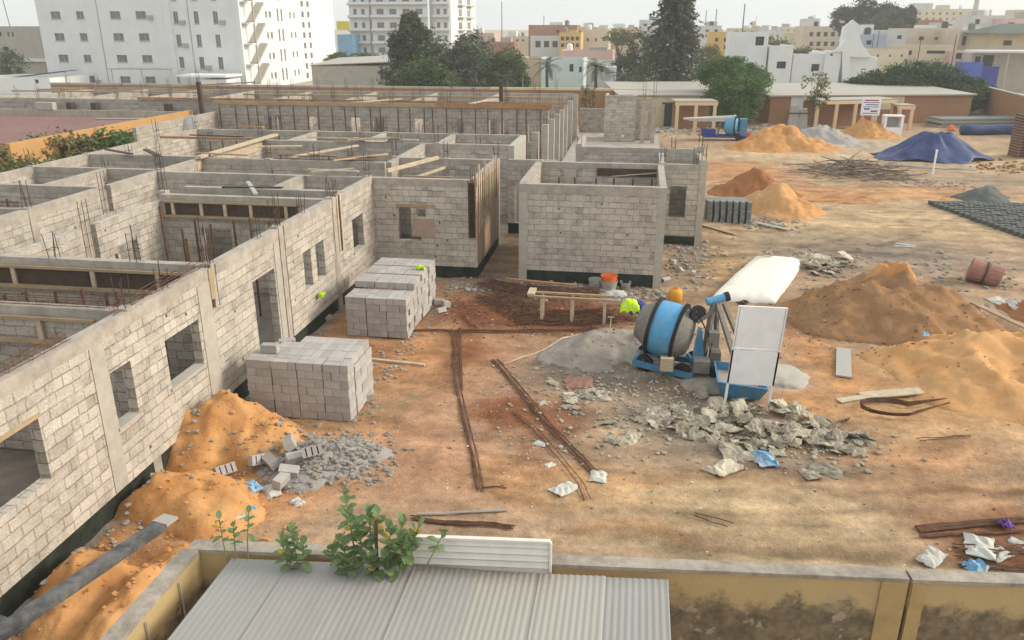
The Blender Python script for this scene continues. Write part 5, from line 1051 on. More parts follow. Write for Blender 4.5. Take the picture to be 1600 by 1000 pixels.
# brown scrap drum by the red sand at the right
q = GP(1535, 442); t = thing("scrap_drum", "crushed brown steel drum lying by the red sand at the right edge", "drum", q); Mq = Matrix.Translation((0, 0, .36)) @ Matrix.Rotation(rad(-20), 4, 'Z') @ Matrix.Rotation(rad(12), 4, 'Y')
MB().lathe([(-.5, .36), (-.48, .42), (0, .37), (.1, .40), (.5, .41), (.52, .36)], 16, Mq).build('shell', 'redcard', t, local=True); MB().lathe([(-.03, .41), (.03, .41)], 16, Mq).build('hoop', 'rebard', t, local=True); MB().lathe([(.525, .34), (.53, .34)], 16, Mq).build('lid', 'rebard', t, local=True)

# ================================================================== yard wall, canopy and plants in front
yw = bpy.data.materials.new("yellow peeling wall"); yw.use_nodes = True
N = yw.node_tree.nodes; L = yw.node_tree.links; b_ = N["Principled BSDF"]; b_.inputs["Roughness"].default_value = .9; b_.inputs["Specular IOR Level"].default_value = .2
ge = N.new("ShaderNodeNewGeometry"); sx = N.new("ShaderNodeSeparateXYZ"); L.new(ge.outputs["Position"], sx.inputs[0])
def nz_(scale, det=7, ro=.7):
    n_ = N.new("ShaderNodeTexNoise"); n_.inputs["Scale"].default_value = scale; n_.inputs["Detail"].default_value = det; n_.inputs["Roughness"].default_value = ro; L.new(ge.outputs["Position"], n_.inputs["Vector"]); return n_.outputs[0]
def mr_(src, a, b2, c, d): r_ = N.new("ShaderNodeMapRange"); r_.inputs[1].default_value = a; r_.inputs[2].default_value = b2; r_.inputs[3].default_value = c; r_.inputs[4].default_value = d; L.new(src, r_.inputs[0]); return r_.outputs[0]
def mix_(f_, a, b2):
    m_ = N.new("ShaderNodeMix"); m_.data_type = 'RGBA'; L.new(f_, m_.inputs[0])
    for s_, v_ in ((6, a), (7, b2)):
        if isinstance(v_, tuple): m_.inputs[s_].default_value = (*v_, 1)
        else: L.new(v_, m_.inputs[s_])
    return m_.outputs[2]
ma = N.new("ShaderNodeMath"); ma.operation = 'MULTIPLY_ADD'; L.new(nz_(1.6), ma.inputs[0]); ma.inputs[1].default_value = 1.3; L.new(sx.outputs[2], ma.inputs[2])
yel = mix_(mr_(nz_(3.0), .4, .68, 0, .6), (.47, .345, .165), (.39, .30, .175)); damp = mix_(mr_(nz_(5.0), .4, .62, 0, 1), (.13, .10, .065), (.25, .19, .12))
lost = mix_(mr_(nz_(2.6, 3), .58, .62, 0, 1), damp, (.34, .28, .20))
fin = mix_(mr_(ma.outputs[0], 2.32, 2.50, 0, 1), lost, yel); L.new(fin, b_.inputs["Base Color"])
bp = N.new("ShaderNodeBump"); bp.inputs["Strength"].default_value = .5; bp.inputs["Distance"].default_value = .02; L.new(nz_(22), bp.inputs["Height"]); L.new(bp.outputs[0], b_.inputs["Normal"])
MT['yellowwall'] = yw
WZ = 2.2
def P3(v, z): return (v.x, v.y, z)
def wallrun(par, p, q, th, z0, z1, name, m, n):
    b = MB(); a = [p, q, q + n * th, p + n * th]
    return b.add([P3(v, z0) for v in a] + [P3(v, z1) for v in a], [(0, 3, 2, 1), (4, 5, 6, 7), (0, 1, 5, 4), (1, 2, 6, 5), (2, 3, 7, 6), (3, 0, 4, 7)]).build(name, m, par)
i0 = G(318, 857, WZ); i1 = G(1423, 903, WZ); i2 = G(1700, 913, WZ)
d_ = (i1 - i0); d_.z = 0; nn = Vector((-d_.y, d_.x, 0)).normalized(); dn = d_.normalized()
yw_t = thing("boundary_wall", "yellow front yard wall with peeling damp plaster, grey coping and a vertical crack", "wall", ((i0.x + i1.x) / 2, i0.y, 0))
g_ = dn * .02
d2 = (i2 - i1).normalized(); n2_ = Vector((-d2.y, d2.x, 0)).normalized()
wallrun(yw_t, i0 - dn * .19, i1 - g_, .15, -.2, WZ - .05, 'wall', 'yellowwall', nn); wallrun(yw_t, i1 + d2 * .02, i2 + d2 * 2, .15, -.2, WZ - .06, 'wall', 'yellowwall', n2_)
MT['cap'] = mat('weathered coping', (.37, .32, .26), var=.22, scale=5, stain=(.20, .175, .15), sscale=2.2, samt=.85, bump=.25)
wallrun(yw_t, i0 - nn * .025 - dn * .2, i1 - g_ - nn * .025, .21, WZ - .05, WZ, 'coping', 'cap', nn); wallrun(yw_t, i1 + d2 * .02 - n2_ * .025, i2 + d2 * 2 - n2_ * .025, 0.21, WZ - .058, WZ - .008, 'coping', 'cap', n2_)
wallrun(yw_t, i1 - dn * .34 - nn * .028, i1 - g_ * 1.2 - nn * .028, .03, -.2, WZ - .053, 'pilaster', mat('yellow pilaster', (.41, .29, .13), var=.12, scale=4, stain=(.36, .25, .12), sscale=1.5, samt=.7), nn); wallrun(yw_t, i1 + d2 * .03 - n2_ * .028, i1 + d2 * .2 - n2_ * .028, .03, -.2, WZ - .063, 'pilaster', bpy.data.materials['yellow pilaster'], n2_)
s0 = G(312, 857, WZ); s1 = G(150, 1045, WZ); ds = (s1 - s0).normalized(); ns = Vector((ds.y, -ds.x, 0)).normalized()
sw_t = thing("boundary_wall", "yellow side yard wall with damp stains running towards the viewer beside the canopy", "wall", (s0.x, s0.y, 0))
wallrun(sw_t, s0 - ds * .0, s1 + ds * 2.5, -.20, -.2, WZ - .055, 'wall', 'yellowwall', -ns); wallrun(sw_t, s0 + ds * .03, s1 + ds * 2.5, .235, WZ - .055, WZ - .004, 'coping', 'cap', ns if ns.x < 0 else -ns)
for k in (.55, 1.25):
    c_ = s0 + ds * k; MB().tube([(c_.x + .03, c_.y, .3), (c_.x + .03, c_.y, WZ - .1)], .012, 6).build('pipe', 'bucket', sw_t)

# corrugated canopy
cp = thing("canopy", "low corrugated metal canopy roof behind the yellow yard wall", "canopy", (-2.1, 7, 0))
RZ = 2.16; e0 = G(362, 871, RZ); e1 = G(1044, 906, RZ)
ml = ['roofm3', 'roofm', 'roofm', 'roofm', 'roofm2', 'roofm2', 'roofm3']; K = 7
for s in range(K):
    xa = e0.x + (e1.x - e0.x) * s / K; xb = e0.x + (e1.x - e0.x) * (s + 1) / K + (.03 if s < K - 1 else 0)
    nn_ = int((xb - xa) / .0125); b = MB(); rows = 14; lift = (s % 2) * .008
    amp = .002 if s < 2 else (.003 if s < 4 else .0045)
    for r in range(rows + 1):
        for i in range(nn_ + 1):
            x = xa + (xb - xa) * i / nn_; tt = (x - e0.x) / (e1.x - e0.x); yf = e0.y + (e1.y - e0.y) * tt + .015 * math.sin(s * 5)
            yy = yf - (yf - 3.6) * r / rows; z = RZ + (yf - yy) * .004 + amp * math.sin(x * 2 * math.pi / .078) + lift + .012 * math.sin(x * 1.7 + yy * .8)
            b.v.append((x, yy, z))
    for r in range(rows):
        for i in range(nn_):
            a = r * (nn_ + 1) + i; b.f.append((a, a + 1, a + nn_ + 2, a + nn_ + 1))
    o = b.build('roof_sheet', ml[s], cp, smooth=True); md = o.modifiers.new("thickness", 'SOLIDIFY'); md.thickness = .003
MB().bar((e0.x, e0.y - .25, 2.10), (e1.x, e1.y - .25, 2.10), .06, .08).build('beam', 'timber', cp); MB().bar((e0.x, 5.0, 2.10), (e1.x, 5.2, 2.10), .06, .08).build('beam', 'timber', cp)
for x, y in ((e0.x + .15, e0.y - .25), (e1.x - .15, e1.y - .25), (e0.x + .15, 5.0), (e1.x - .15, 5.2)): MB().tube([(x, y, 0), (x, y, 2.06)], .035, 8).build('post', 'bucket', cp)
# louvre panel
_k = (i1.y - i0.y) / (i1.x - i0.x); p0 = AY(642, 838, i0.y + _k * 2.6 - .05); p1 = AY(861, 838, i0.y + _k * 4.4 - .05)
lv = thing("louvre_panel", "cream horizontal slatted panel standing behind the canopy on the yard wall", "panel", ((p0.x + p1.x) / 2, (p0.y + p1.y) / 2, 1.5))
hh = 1.15; zt = p0.z
def on(t, z, o=0): v = p0.lerp(p1, t); return Vector((v.x, v.y - .02 - o, z))
for k in range(11):
    z = zt - .05 - k * .098; a, c = on(.012, z), on(.988, z)
    MB().add([a + Vector((0, -.012, -.036)), c + Vector((0, -.012, -.036)), c + Vector((0, .018, .034)), a + Vector((0, .018, .034)), a + Vector((0, -.002, -.036)), c + Vector((0, -.002, -.036)), c + Vector((0, .028, .034)), a + Vector((0, .028, .034))], [(0, 1, 2, 3), (7, 6, 5, 4), (0, 4, 5, 1), (1, 5, 6, 2), (2, 6, 7, 3), (3, 7, 4, 0)]).build('slat', 'panel', lv)
MB().bar(on(.01, zt - hh / 2, -.05), on(.99, zt - hh / 2, -.05), .012, hh - .03).build('shade_backing', 'bark', lv)  # dark sheet added behind the slats to stand in for shade in their gaps
MB().bar(on(0, zt + .015), on(1, zt + .015), .06, .03).build('frame_rail', 'panel', lv); MB().bar(on(0, zt - hh), on(1, zt - hh), .06, .03).build('frame_rail', 'panel', lv)
for t_ in (0, 1): MB().bar(on(t_, zt - hh), on(t_, zt), .06, .03, up=(1, 0, 0)).build('frame_stile', 'panel', lv)

# steel channel on the sand
ch = thing("steel_channel", "long weathered steel channel resting across the orange sand towards the lower left corner", "channel", (-7.9, 9.5, .7))
q0 = G(250, 818, .72); q1 = G(-40, 1012, .92)
MB().bar(q0, q1, .22, .03).build('web', 'trough', ch); dch = (q1 - q0).normalized(); sch = dch.cross(Vector((0, 0, 1))).normalized()
for s in (-1, 1): MB().bar(q0 + sch * s * .11 + Vector((0, 0, -.04)), q1 + sch * s * .11 + Vector((0, 0, -.04)), .03, .12).build('flange', 'trough', ch)
MB().bar(q0 - dch * .25 + Vector((0, 0, .0)), q0 + dch * .01, .30, .05).build('end_plate', 'bucket', ch)
r0 = G(-20, 968, .75); MB().bar(r0 + Vector((0, .1, -.1)), r0 + Vector((.55, .0, -.12)), .2, .04).build('cross_plate', 'trough', ch)

# ================================================================== plants
def leaf(b, p, d, up, L_, W_, droop=.25):
    d = d.normalized(); s = d.cross(up)
    if s.length < 1e-3: s = d.cross(Vector((1, 0, 0)))
    s.normalize(); n_ = s.cross(d).normalized(); pts = []
    for (t, w_) in ((0, .06), (.25, .42), (.55, .5), (.82, .32), (1, .02)):
        c = p + d * (L_ * t) - Vector((0, 0, 1)) * droop * L_ * t * t
        pts += [c - s * W_ * w_ + n_ * .12 * W_ * w_, c - n_ * .05 * W_, c + s * W_ * w_ + n_ * .12 * W_ * w_]
    fs = []
    for k in range(4):
        a = k * 3; fs += [(a, a + 1, a + 4, a + 3), (a + 1, a + 2, a + 5, a + 4)]
    b.add(pts, fs)
def sapling(name, label, base, stems, seed, L_=.2, mlf='lfyoung', yellow=3):
    rr = random.Random(seed); t = thing(name, label, "plant", base); B = Vector(base); sb = MB(); yb = MB(); lb = MB()
    for (tip, k) in stems:
        tip = Vector(tip); pts = []
        for i in range(7):
            f_ = i / 6; pts.append(B.lerp(tip, f_) + Vector((.08 * math.sin(f_ * 3 + seed), .05 * math.sin(f_ * 4), .10 * math.sin(f_ * 3.1))))
        MB().tube(pts, .018, 6, .007).build('stem', 'stem', t)
        a0 = rr.uniform(0, 6.28)
        for i in range(k + 4):                       # leaves whorled round the shoot tip
            f_ = 1 - .16 * i / (k + 4); ii = f_ * 6; a = int(min(5, ii)); q_ = pts[a].lerp(pts[a + 1], ii - a)
            an = a0 + i * 2.4 + rr.uniform(-.3, .3); el = 1.15 - 1.25 * i / (k + 4) + rr.uniform(-.2, .2); d = Vector((math.cos(an) * math.cos(el), math.sin(an) * math.cos(el), math.sin(el)))
            tgt = yb if (rr.random() < .09 and yellow > 0 and i > k * .5) else lb
            if tgt is yb: yellow -= 1
            leaf(tgt, q_, d, Vector((0, 0, 1)), L_ * rr.uniform(.55, 1.15), L_ * rr.uniform(.5, .72), rr.uniform(.1, .5))
    lb.build('leaves', mlf, t, smooth=True)
    if yb.v: yb.build('leaves', 'lfyellow', t, smooth=True)
    return t
b0 = AY(585, 885, 7.93); b0.z = 0
def tip(px, py, y=7.9): return AY(px, py, y)
sapling("sapling", "leafy green sapling with a few yellow leaves rising between the canopy and the yard wall", (b0.x, 7.93, .2),
        [(tip(535, 770, 8.2), 6), (tip(540, 800, 8.0), 7), (tip(573, 797, 8.0), 8), (tip(585, 806, 8.0), 4), (tip(558, 838, 7.9), 3), (tip(624, 812, 8.0), 5), (tip(640, 835, 7.9), 9), (tip(622, 842, 7.9), 6), (tip(528, 838, 7.85), 6), (tip(540, 868, 7.8), 9), (tip(578, 864, 7.8), 9), (tip(626, 864, 7.85), 5), (tip(688, 830, 8.0), 1), (tip(602, 866, 7.8), 6), (tip(512, 852, 7.85), 5), (tip(556, 815, 7.95), 5), (tip(648, 822, 7.95), 5), (tip(606, 825, 7.95), 4)], 4, L_=.195, yellow=9)
MB().tube([(b0.x, 7.9, .1), (b0.x + .02, 7.9, 1.5), AY(587, 815, 7.9)], .028, 7, .02).build('stem', 'bark', [o for o in COL.objects if o.name.startswith('sapling') and o.parent is None][-1])
b1 = AY(460, 890, 7.8)
sapling("sapling", "smaller sapling with yellowing lower leaves at the left of the leafy one", (b1.x, 7.85, .4), [(tip(468, 822, 7.9), 8), (tip(452, 846, 7.8), 6), (tip(484, 850, 7.85), 4), (tip(462, 866, 7.8), 4)], 8, L_=.175, yellow=8)
b2 = AY(368, 868, 7.85)
sapling("sapling", "slender seedling with one bare stem standing at the wall corner", (b2.x, 7.82, .3), [(tip(374, 818, 7.9), 6), (tip(352, 810, 7.95), 4), (tip(398, 800, 7.95), 4)], 15, L_=.13, yellow=3)
def crown(b, c, rx, ry, rz, ncl, nlf, ls, rr, flat=0.0, clr=.30, shell=.5):
    c = Vector(c)
    for k in range(ncl):
        while True:
            v = Vector((rr.uniform(-1, 1), rr.uniform(-1, 1), rr.uniform(-1, 1)))
            if shell < v.length < 1: break
        if flat and v.z < -flat: v.z = -flat * rr.random()
        cc = c + Vector((v.x * rx, v.y * ry, v.z * rz)); cr = clr * rr.uniform(.6, 1.35)
        for i in range(nlf):
            p = cc + Vector((rr.gauss(0, .5) * rx * cr, rr.gauss(0, .5) * ry * cr, rr.gauss(0, .42) * rz * cr))
            a = Vector((rr.gauss(0, 1), rr.gauss(0, 1), rr.gauss(0, .6))).normalized(); u = a.cross(Vector((rr.gauss(0, 1), rr.gauss(0, 1), rr.gauss(0, 1)))).normalized()
            s = ls * rr.uniform(.6, 1.4); q = u.cross(a) * s * .45; a = a * s
            b.add([p - a, p + q, p + a, p - q], [(0, 1, 2, 3)])
def tree(name, label, base, h, crowns, m, seed, ncl=60, nlf=60, ls=.25, tr=.2, group=None, flat=0., clr=.3, shell=.45, bushy=False):
    rr = random.Random(seed); t = thing(name, label, "shrub" if bushy else "tree", base, group); B = Vector(base); b = MB()
    for (dx, dy, dz, rx, ry, rz) in crowns: crown(b, B + Vector((dx, dy, dz)), rx, ry, rz, ncl, nlf, ls, rr, flat, clr, shell)
    b.build('crown', m, t, uv=False)
    tb_ = MB(); tb_.tube([B + Vector((0, 0, -.2)), B + Vector((.1, 0, h * .3)), B + Vector((0, .05, h * .62))], tr, 8, tr * .5)
    for i in range(6):
        c0 = crowns[i % len(crowns)]; e = B + Vector((c0[0] + rr.uniform(-.5, .5) * c0[3], c0[1] + rr.uniform(-.5, .5) * c0[4], c0[2] + rr.uniform(-.2, .5) * c0[5])); st = B + Vector((0, 0, h * rr.uniform(.2, .5)))
        tb_.tube([st, st.lerp(e, .5) + Vector((0, 0, .1 * h * rr.random())), e], tr * .4, 6, tr * .1)
    tb_.build('trunk', 'bark', t); return t
def palm(name, label, base, h, fl, seed, m='lfpalm', nf=22, tr=.18, group=None):
    rr = random.Random(seed); t = thing(name, label, "palm tree", base, group); B = Vector(base)
    MB().tube([B + Vector((.06 * math.sin(i), .04 * i, h * i / 6)) for i in range(7)], tr * 1.15, 9, tr * .85).build('trunk', 'bark', t)
    topv = B + Vector((0, .24, h)); b = MB()
    for k in range(nf):
        an = rr.uniform(0, 6.28); el = rr.uniform(-.25, 1.15); L_ = fl * rr.uniform(.8, 1.1); prev = topv; dr = Vector((math.cos(an) * math.cos(el), math.sin(an) * math.cos(el), math.sin(el)))
        for i in range(9):
            dr = (dr + Vector((0, 0, -.17))).normalized(); nx_ = prev + dr * L_ / 9; s = dr.cross(Vector((0, 0, 1))).normalized(); w_ = L_ * .2 * (1 - abs(i - 3) / 8)
            for sg in (-1, 1):
                for h2 in (0, .5):
                    p = prev.lerp(nx_, h2); e = p + s * sg * w_ + dr * w_ * .7 + Vector((0, 0, -w_ * .35 + rr.uniform(-.05, .05))); b.add([p, p + dr * .07 * L_ * .5, e], [(0, 1, 2)])
            prev = nx_
    b.build('crown', m, t, uv=False); return t

# weeds and shrubs beside the red terrace
rr0 = random.Random(3)
for i, (px, py, h, m, sz) in enumerate(((12, 262, 2.2, 'lfdry', 1.5), (30, 250, 2.6, 'lfolive', 1.4), (58, 246, 2.5, 'lfmid', 1.6), (85, 242, 2.8, 'lfolive', 1.5), (112, 240, 2.6, 'lfdry', 1.4), (140, 233, 2.5, 'lfmid', 1.6), (168, 228, 2.6, 'lfacacia', 1.5), (196, 222, 2.2, 'lfmid', 1.4), (8, 285, 2.2, 'lfmid', 1.5), (60, 262, 2.0, 'lfacacia', 1.4))):
    p = G(px, py, 1.9); p.x = min(p.x, -23.6 - sz); words = ["dry tan", "yellow green", "deep green", "olive", "straw coloured", "dense green", "bright green", "low green", "dark green", "bushy green"][i]
    tree("shrub", words + " shrub by the red terrace, %s" % ["at the photo's left edge", "second from the left edge", "third from the left edge", "in the middle of the row", "just right of the middle", "left of the orange wall end", "under the orange wall", "nearest to the white sign board", "lowest at the left edge", "in front of the others"][i], (p.x, p.y, 0), h, [(0, 0, h * .6, sz, sz * .9, h * .48)], m, 40 + i, ncl=34, nlf=34, ls=.14, tr=.05, group="shrubs beside the red terrace", clr=.4, bushy=True)
# ================================================================== far yard
def P0(px, py): v = G(px, py, 0); return v
# long low sheds and boundary walls
def shed(name, label, a, c, h, depth, m, front_m=None, rise=.5, over=.25):
    """front foot runs from ground point a to c"""
    a = Vector((a.x, a.y, 0)); c = Vector((c.x, c.y, 0)); d = (c - a).normalized(); n_ = Vector((-d.y, d.x, 0)); t = thing(name, label, "shed", (a + c) / 2)
    b = MB(); q = [a, c, c + n_ * depth, a + n_ * depth]
    b.add([P3(v, -.1) for v in q] + [(a.x, a.y, h), (c.x, c.y, h), (q[2].x, q[2].y, h + rise), (q[3].x, q[3].y, h + rise)], [(0, 1, 5, 4), (1, 2, 6, 5), (2, 3, 7, 6), (3, 0, 4, 7), (4, 5, 6, 7)]).build('wall', m, t)
    q = [a - d * over - n_ * over, c + d * over - n_ * over, c + d * over + n_ * (depth + over), a - d * over + n_ * (depth + over)]
    z4 = [h + .03, h + .03, h + rise + .05, h + rise + .05]
    MB().add([P3(v, z4[i]) for i, v in enumerate(q)] + [P3(v, z4[i] + .12) for i, v in enumerate(q)], [(0, 3, 2, 1), (4, 5, 6, 7), (0, 1, 5, 4), (1, 2, 6, 5), (2, 3, 7, 6), (3, 0, 4, 7)]).build('roof', 'zinc', t)
    return t, a, c, d, n_
s1, a, c, d, n_ = shed("shed", "long pale roofed cream shed behind the stair tower", P0(968, 196), P0(1165, 196), 2.6, 12, 'cream', rise=.35)
dr = P0(1046, 197); MB().box(dr.x - .55, dr.x + .55, dr.y - .35, dr.y - .12, 0, 1.95).build('door', 'dark', s1); MB().box(dr.x - .8, dr.x + .7, dr.y - .55, dr.y - .1, 1.96, 2.12).build('door_canopy', 'darkboard', s1)
s2, a, c, d, n_ = shed("shed", "long grey roofed shed with brown and cream front walls across the far yard", P0(1200, 195), P0(1512, 192), 2.5, 11, 'brownwall', rise=.3)
def onfront(px0, px1, z0, z1, m, nm, o=.03):
    p = a.lerp(c, (px0 - 1200) / 312); q = a.lerp(c, (px1 - 1200) / 312); b = MB(); k = [p - n_ * o, q - n_ * o, q - n_ * .002, p - n_ * .002]
    return b.add([P3(v, z0) for v in k] + [P3(v, z1) for v in k], [(0, 3, 2, 1), (4, 5, 6, 7), (0, 1, 5, 4), (1, 2, 6, 5), (2, 3, 7, 6), (3, 0, 4, 7)]).build(nm, m, s2)
onfront(1231, 1320, .0, 2.48, 'whitewall', 'render_band'); onfront(1321, 1400, 1.3, 2.48, 'cream', 'render_band'); onfront(1400, 1405, 0, 2.45, 'creampost', 'pilaster', .08)
bw = thing("boundary_wall", "brown boundary wall running towards the viewer at the far right", "wall", P0(1565, 185)); u0 = P0(1519, 172); u1 = P0(1640, 215); dd = (u1 - u0).normalized(); nb = Vector((-dd.y, dd.x, 0)); wallrun(bw, u0, u1, .25, -.1, 2.6, 'wall', 'brownwall', nb); wallrun(bw, u0 - nb * .05, u1 - nb * .05, .35, 2.6, 2.7, 'coping', 'zinc', nb)
bw2 = thing("boundary_wall", "long orange topped boundary wall behind the rear block building", "wall", (-30, 81, 0))
MB().box(-62, 1.2, 80, 80.25, -.1, 2.75).build('wall', 'brownwall', bw2); MB().box(-62, -14.6, 79.95, 80.3, 2.75, 2.95).build('coping', 'conclight', bw2); MB().box(-14.5, 1.2, 79.95, 80.3, 2.751, 2.97).build('coping', 'cream', bw2)
# cream posted shelters
def shelter(name, label, pl, pr, h, bays, dep, m='creampost'):
    t = thing(name, label, "shelter", (pl + pr) / 2); d_ = (pr - pl).normalized(); nn_ = Vector((-d_.y, d_.x, 0))
    for i in range(bays + 1): p = pl.lerp(pr, i / bays); MB().bar((p.x, p.y, -.1), (p.x, p.y, h - .13), .28, .28).build('post', m, t)
    MB().bar(P3(pl - d_ * .2, h), P3(pr + d_ * .2, h), .3, .26).build('beam', m, t)
    bk = [pl + nn_ * dep, pr + nn_ * dep, pr + nn_ * (dep + .2), pl + nn_ * (dep + .2)]
    MB().add([P3(v, -.1) for v in bk] + [P3(v, h) for v in bk], [(0, 1, 5, 4), (1, 2, 6, 5), (2, 3, 7, 6), (3, 0, 4, 7), (4, 5, 6, 7)]).build('back_wall', 'brownwall', t)
    k = [pl - d_ * .2 - nn_ * .14, pr + d_ * .2 - nn_ * .14, pr + d_ * .2 + nn_ * (dep + .3), pl - d_ * .2 + nn_ * (dep + .3)]
    MB().add([P3(v, h + .14) for v in k] + [P3(v, h + .24) for v in k], [(0, 3, 2, 1), (4, 5, 6, 7), (0, 1, 5, 4), (1, 2, 6, 5), (2, 3, 7, 6), (3, 0, 4, 7)]).build('roof', m if False else 'zinc', t); return t
shelter("shelter", "small two bay shelter with cream posts beside the blue machine", P0(1056, 206), P0(1114, 206), 2.35, 2, 2.0)
shelter("shelter", "long four bay shelter with cream posts behind the notice board", P0(1273, 203), P0(1390, 200), 2.3, 4, 2.2)
shelter("shelter", "narrow green sided shelter with a cream post right of the white cabinet", P0(1401, 203), P0(1420, 203), 1.9, 1, 1.2)
# white notice board on legs, with lines of writing
q = P0(1348, 209); nb_ = thing("notice_board", "white notice board on two legs with lines of blue writing in the orange sand", "board", (q.x, q.y - 1.2, 0)); zz = 1.35
for s in (-1, 1): MB().bar((q.x + s * .55, q.y - 1.2, 0), (q.x + s * .55, q.y - 1.2, 1.3 + zz - .1), .08, .08).build('leg', 'white', nb_)
z0_, z1_ = AY(1348, 180, q.y - 1.2).z, AY(1348, 153, q.y - 1.2).z
MB().box(q.x - .75, q.x + .75, q.y - 1.3, q.y - 1.24, z0_, z1_).build('panel', 'white', nb_)
for i, (w_, hgt, off) in enumerate(((.55, .10, 0), (.62, .05, 0), (.5, .07, .05), (.62, .05, 0), (.22, .12, -.3), (.26, .12, .28), (.6, .05, 0))):
    zl = z1_ - .18 - i * (z1_ - z0_ - .3) / 6.3; MB().box(q.x - w_ + off, q.x + w_ + off, q.y - 1.308, q.y - 1.301, zl - hgt / 2, zl + hgt / 2).build('writing', 'redp' if i == 0 else 'bluecloth', nb_)
# white cabinet
q = P0(1391, 213); cb = thing("cabinet", "white open fronted cabinet standing in the far yard", "cabinet", q)
MB().box(-.75, .75, -.4, .4, 0, .75).build('base', 'white', cb, local=True); MB().box(-.75, -.55, -.4, .4, .752, 1.6).build('side_panel', 'white', cb, local=True); MB().box(.55, .75, -.4, .4, .752, 1.6).build('side_panel', 'white', cb, local=True); MB().box(-.548, .548, .3, .39, .752, 1.6).build('back_panel', 'bucket', cb, local=True); MB().box(-.78, .78, -.42, .42, 1.603, 1.72).build('top', 'white', cb, local=True)
# grey wrapped posts
for i, (px, lb) in enumerate(((1238, "grey sheeted column beside the brown wall, the left one"), (1252, "grey sheeted column left of the long shelter"))):
    q = P0(px, 204); t = thing("wrapped_column", lb, "column", q); MB().add([(-.5, -.3, 0), (.45, -.3, 0), (.45, .3, 0), (-.5, .3, 0), (-.3, -.2, 2.1 - i * .3), (.25, -.2, 2.2 - i * .3), (.25, .2, 2.2 - i * .3), (-.3, .2, 2.1 - i * .3)], [(0, 1, 5, 4), (1, 2, 6, 5), (2, 3, 7, 6), (3, 0, 4, 7), (4, 5, 6, 7)]).build('sheet', 'bucket', t, local=True); MB().tube([(-.55, -.32, 1.5), (.5, -.32, 1.5)], .05, 6).build('strap', 'dark', t, local=True)
# blue machine in the far yard
q = P0(1125, 219); bm_ = thing("concrete_mixer", "distant blue mixing machine with a long pale canopy boom in the far yard", "concrete mixer", q)
Mf = Matrix.Translation((.9, 0, 1.35)) @ Matrix.Rotation(rad(-15), 4, 'Z')
MB().lathe([(-.6, .5), (-.4, .85), (.3, .85), (.6, .5)], 20, Mf).build('drum', 'bluebright', bm_, local=True); MB().lathe([(.3, .87), (.42, .87)], 20, Mf).build('gear_ring', 'black', bm_, local=True)
MB().box(1.6, 2.2, -.5, .5, .3, 2.0).build('engine_box', 'blue', bm_, local=True); MB().box(-1.6, 2.2, -.6, -.45, .3, .5).build('base_beam', 'bluecloth', bm_, local=True); MB().box(-1.6, 2.2, .45, .6, .3, .5).build('base_beam', 'bluecloth', bm_, local=True)
MB().box(-1.7, -.5, -.5, .5, .5, 1.0).build('loading_skip', 'bluecloth', bm_, local=True)
MB().add([(-3.4, -.1, 1.85), (-2.4, -.35, 1.72), (.6, -.4, 1.75), (1.2, -.3, 1.95), (1.2, .3, 1.95), (.6, .4, 1.75), (-2.4, .35, 1.72), (-3.4, .1, 1.9), (-3.4, -.1, 1.95), (-2.4, -.4, 2.0), (.6, -.45, 2.1), (1.2, -.3, 2.35), (1.2, .3, 2.35), (.6, .45, 2.1), (-2.4, .4, 2.0), (-3.4, .1, 2.0)], [(7, 6, 5, 4, 3, 2, 1, 0), (8, 9, 10, 11, 12, 13, 14, 15)] + [(i, (i + 1) % 8, 8 + (i + 1) % 8, 8 + i) for i in range(8)]).build('boom', 'paperwhite', bm_, local=True)
for x in (1.6,):
    for y in (-.62, .62): MB().lathe([(-.08, .3), (.08, .3)], 14, Matrix.Translation((x, y, .3)) @ Matrix.Rotation(rad(90), 4, 'Z')).build('wheel', 'black', bm_, local=True)
for x in (-1.2, -.3): MB().bar((x, -.4, .5), (x + .2, -.3, 1.75), .1, .1).build('support_post', 'drumgrey', bm_, local=True)
q = P0(1165, 218); MBx = MB().lathe([(-.4, .28), (.4, .28)], 14, Matrix.Translation((q.x, q.y, .3))); tag(MBx.build("drum", 'redp'), "small red steel drum lying at the foot of the far orange sand", "drum")
chips("rubble", "pale rubble and scrap beside the distant blue machine", 'rubble', cloud(1190, 205, 5, 4, 160) + cloud(1040, 205, 5, 3, 160) + cloud(1210, 200, 4, 3, 80), .15, .6)
bm_.scale = (.88, .88, .85)
# blue tarpaulin over a heap
b = MB(); n = 56; c0 = G(1463, 252); cx_, cy_ = c0.x, c0.y + 1.6
for j in range(n):
    for i in range(n):
        u = i / (n - 1) * 2 - 1; v = j / (n - 1) * 2 - 1; x = cx_ + u * 4.1; y = cy_ + v * 2.7; r_ = max(abs(u) ** 1.0 * .95, abs(v)); an = math.atan2(v, u)
        h = 1.6 * max(0, 1 - max(0, (math.hypot((u - .05) * 1.0, v) - .24)) / .76) ** 1.3
        h *= 1 + .17 * math.sin(an * 8 + 1 + 1.5 * math.hypot(u, v)) * min(1, math.hypot(u, v) * 1.4) + .05 * math.sin(an * 17); h += .10 * float(fbm(x * 1.1, y * 1.1, 3)); b.v.append((x, y, max(h, .02) + .03 * math.sin(x * 5 + y * 3)))
for j in range(n - 1):
    for i in range(n - 1):
        u = (i + .5) / (n - 1) * 2 - 1; v = (j + .5) / (n - 1) * 2 - 1
        if math.hypot(u, v) < .93 + .1 * math.sin(math.atan2(v, u) * 5 + 2): a_ = j * n + i; b.f.append((a_, a_ + 1, a_ + n + 1, a_ + n))
o = b.build("tarpaulin", 'tarp', smooth=True); md = o.modifiers.new("thickness", 'SOLIDIFY'); md.thickness = .02; tag(o, "dark blue tarpaulin pulled over a flat topped heap", "tarpaulin")
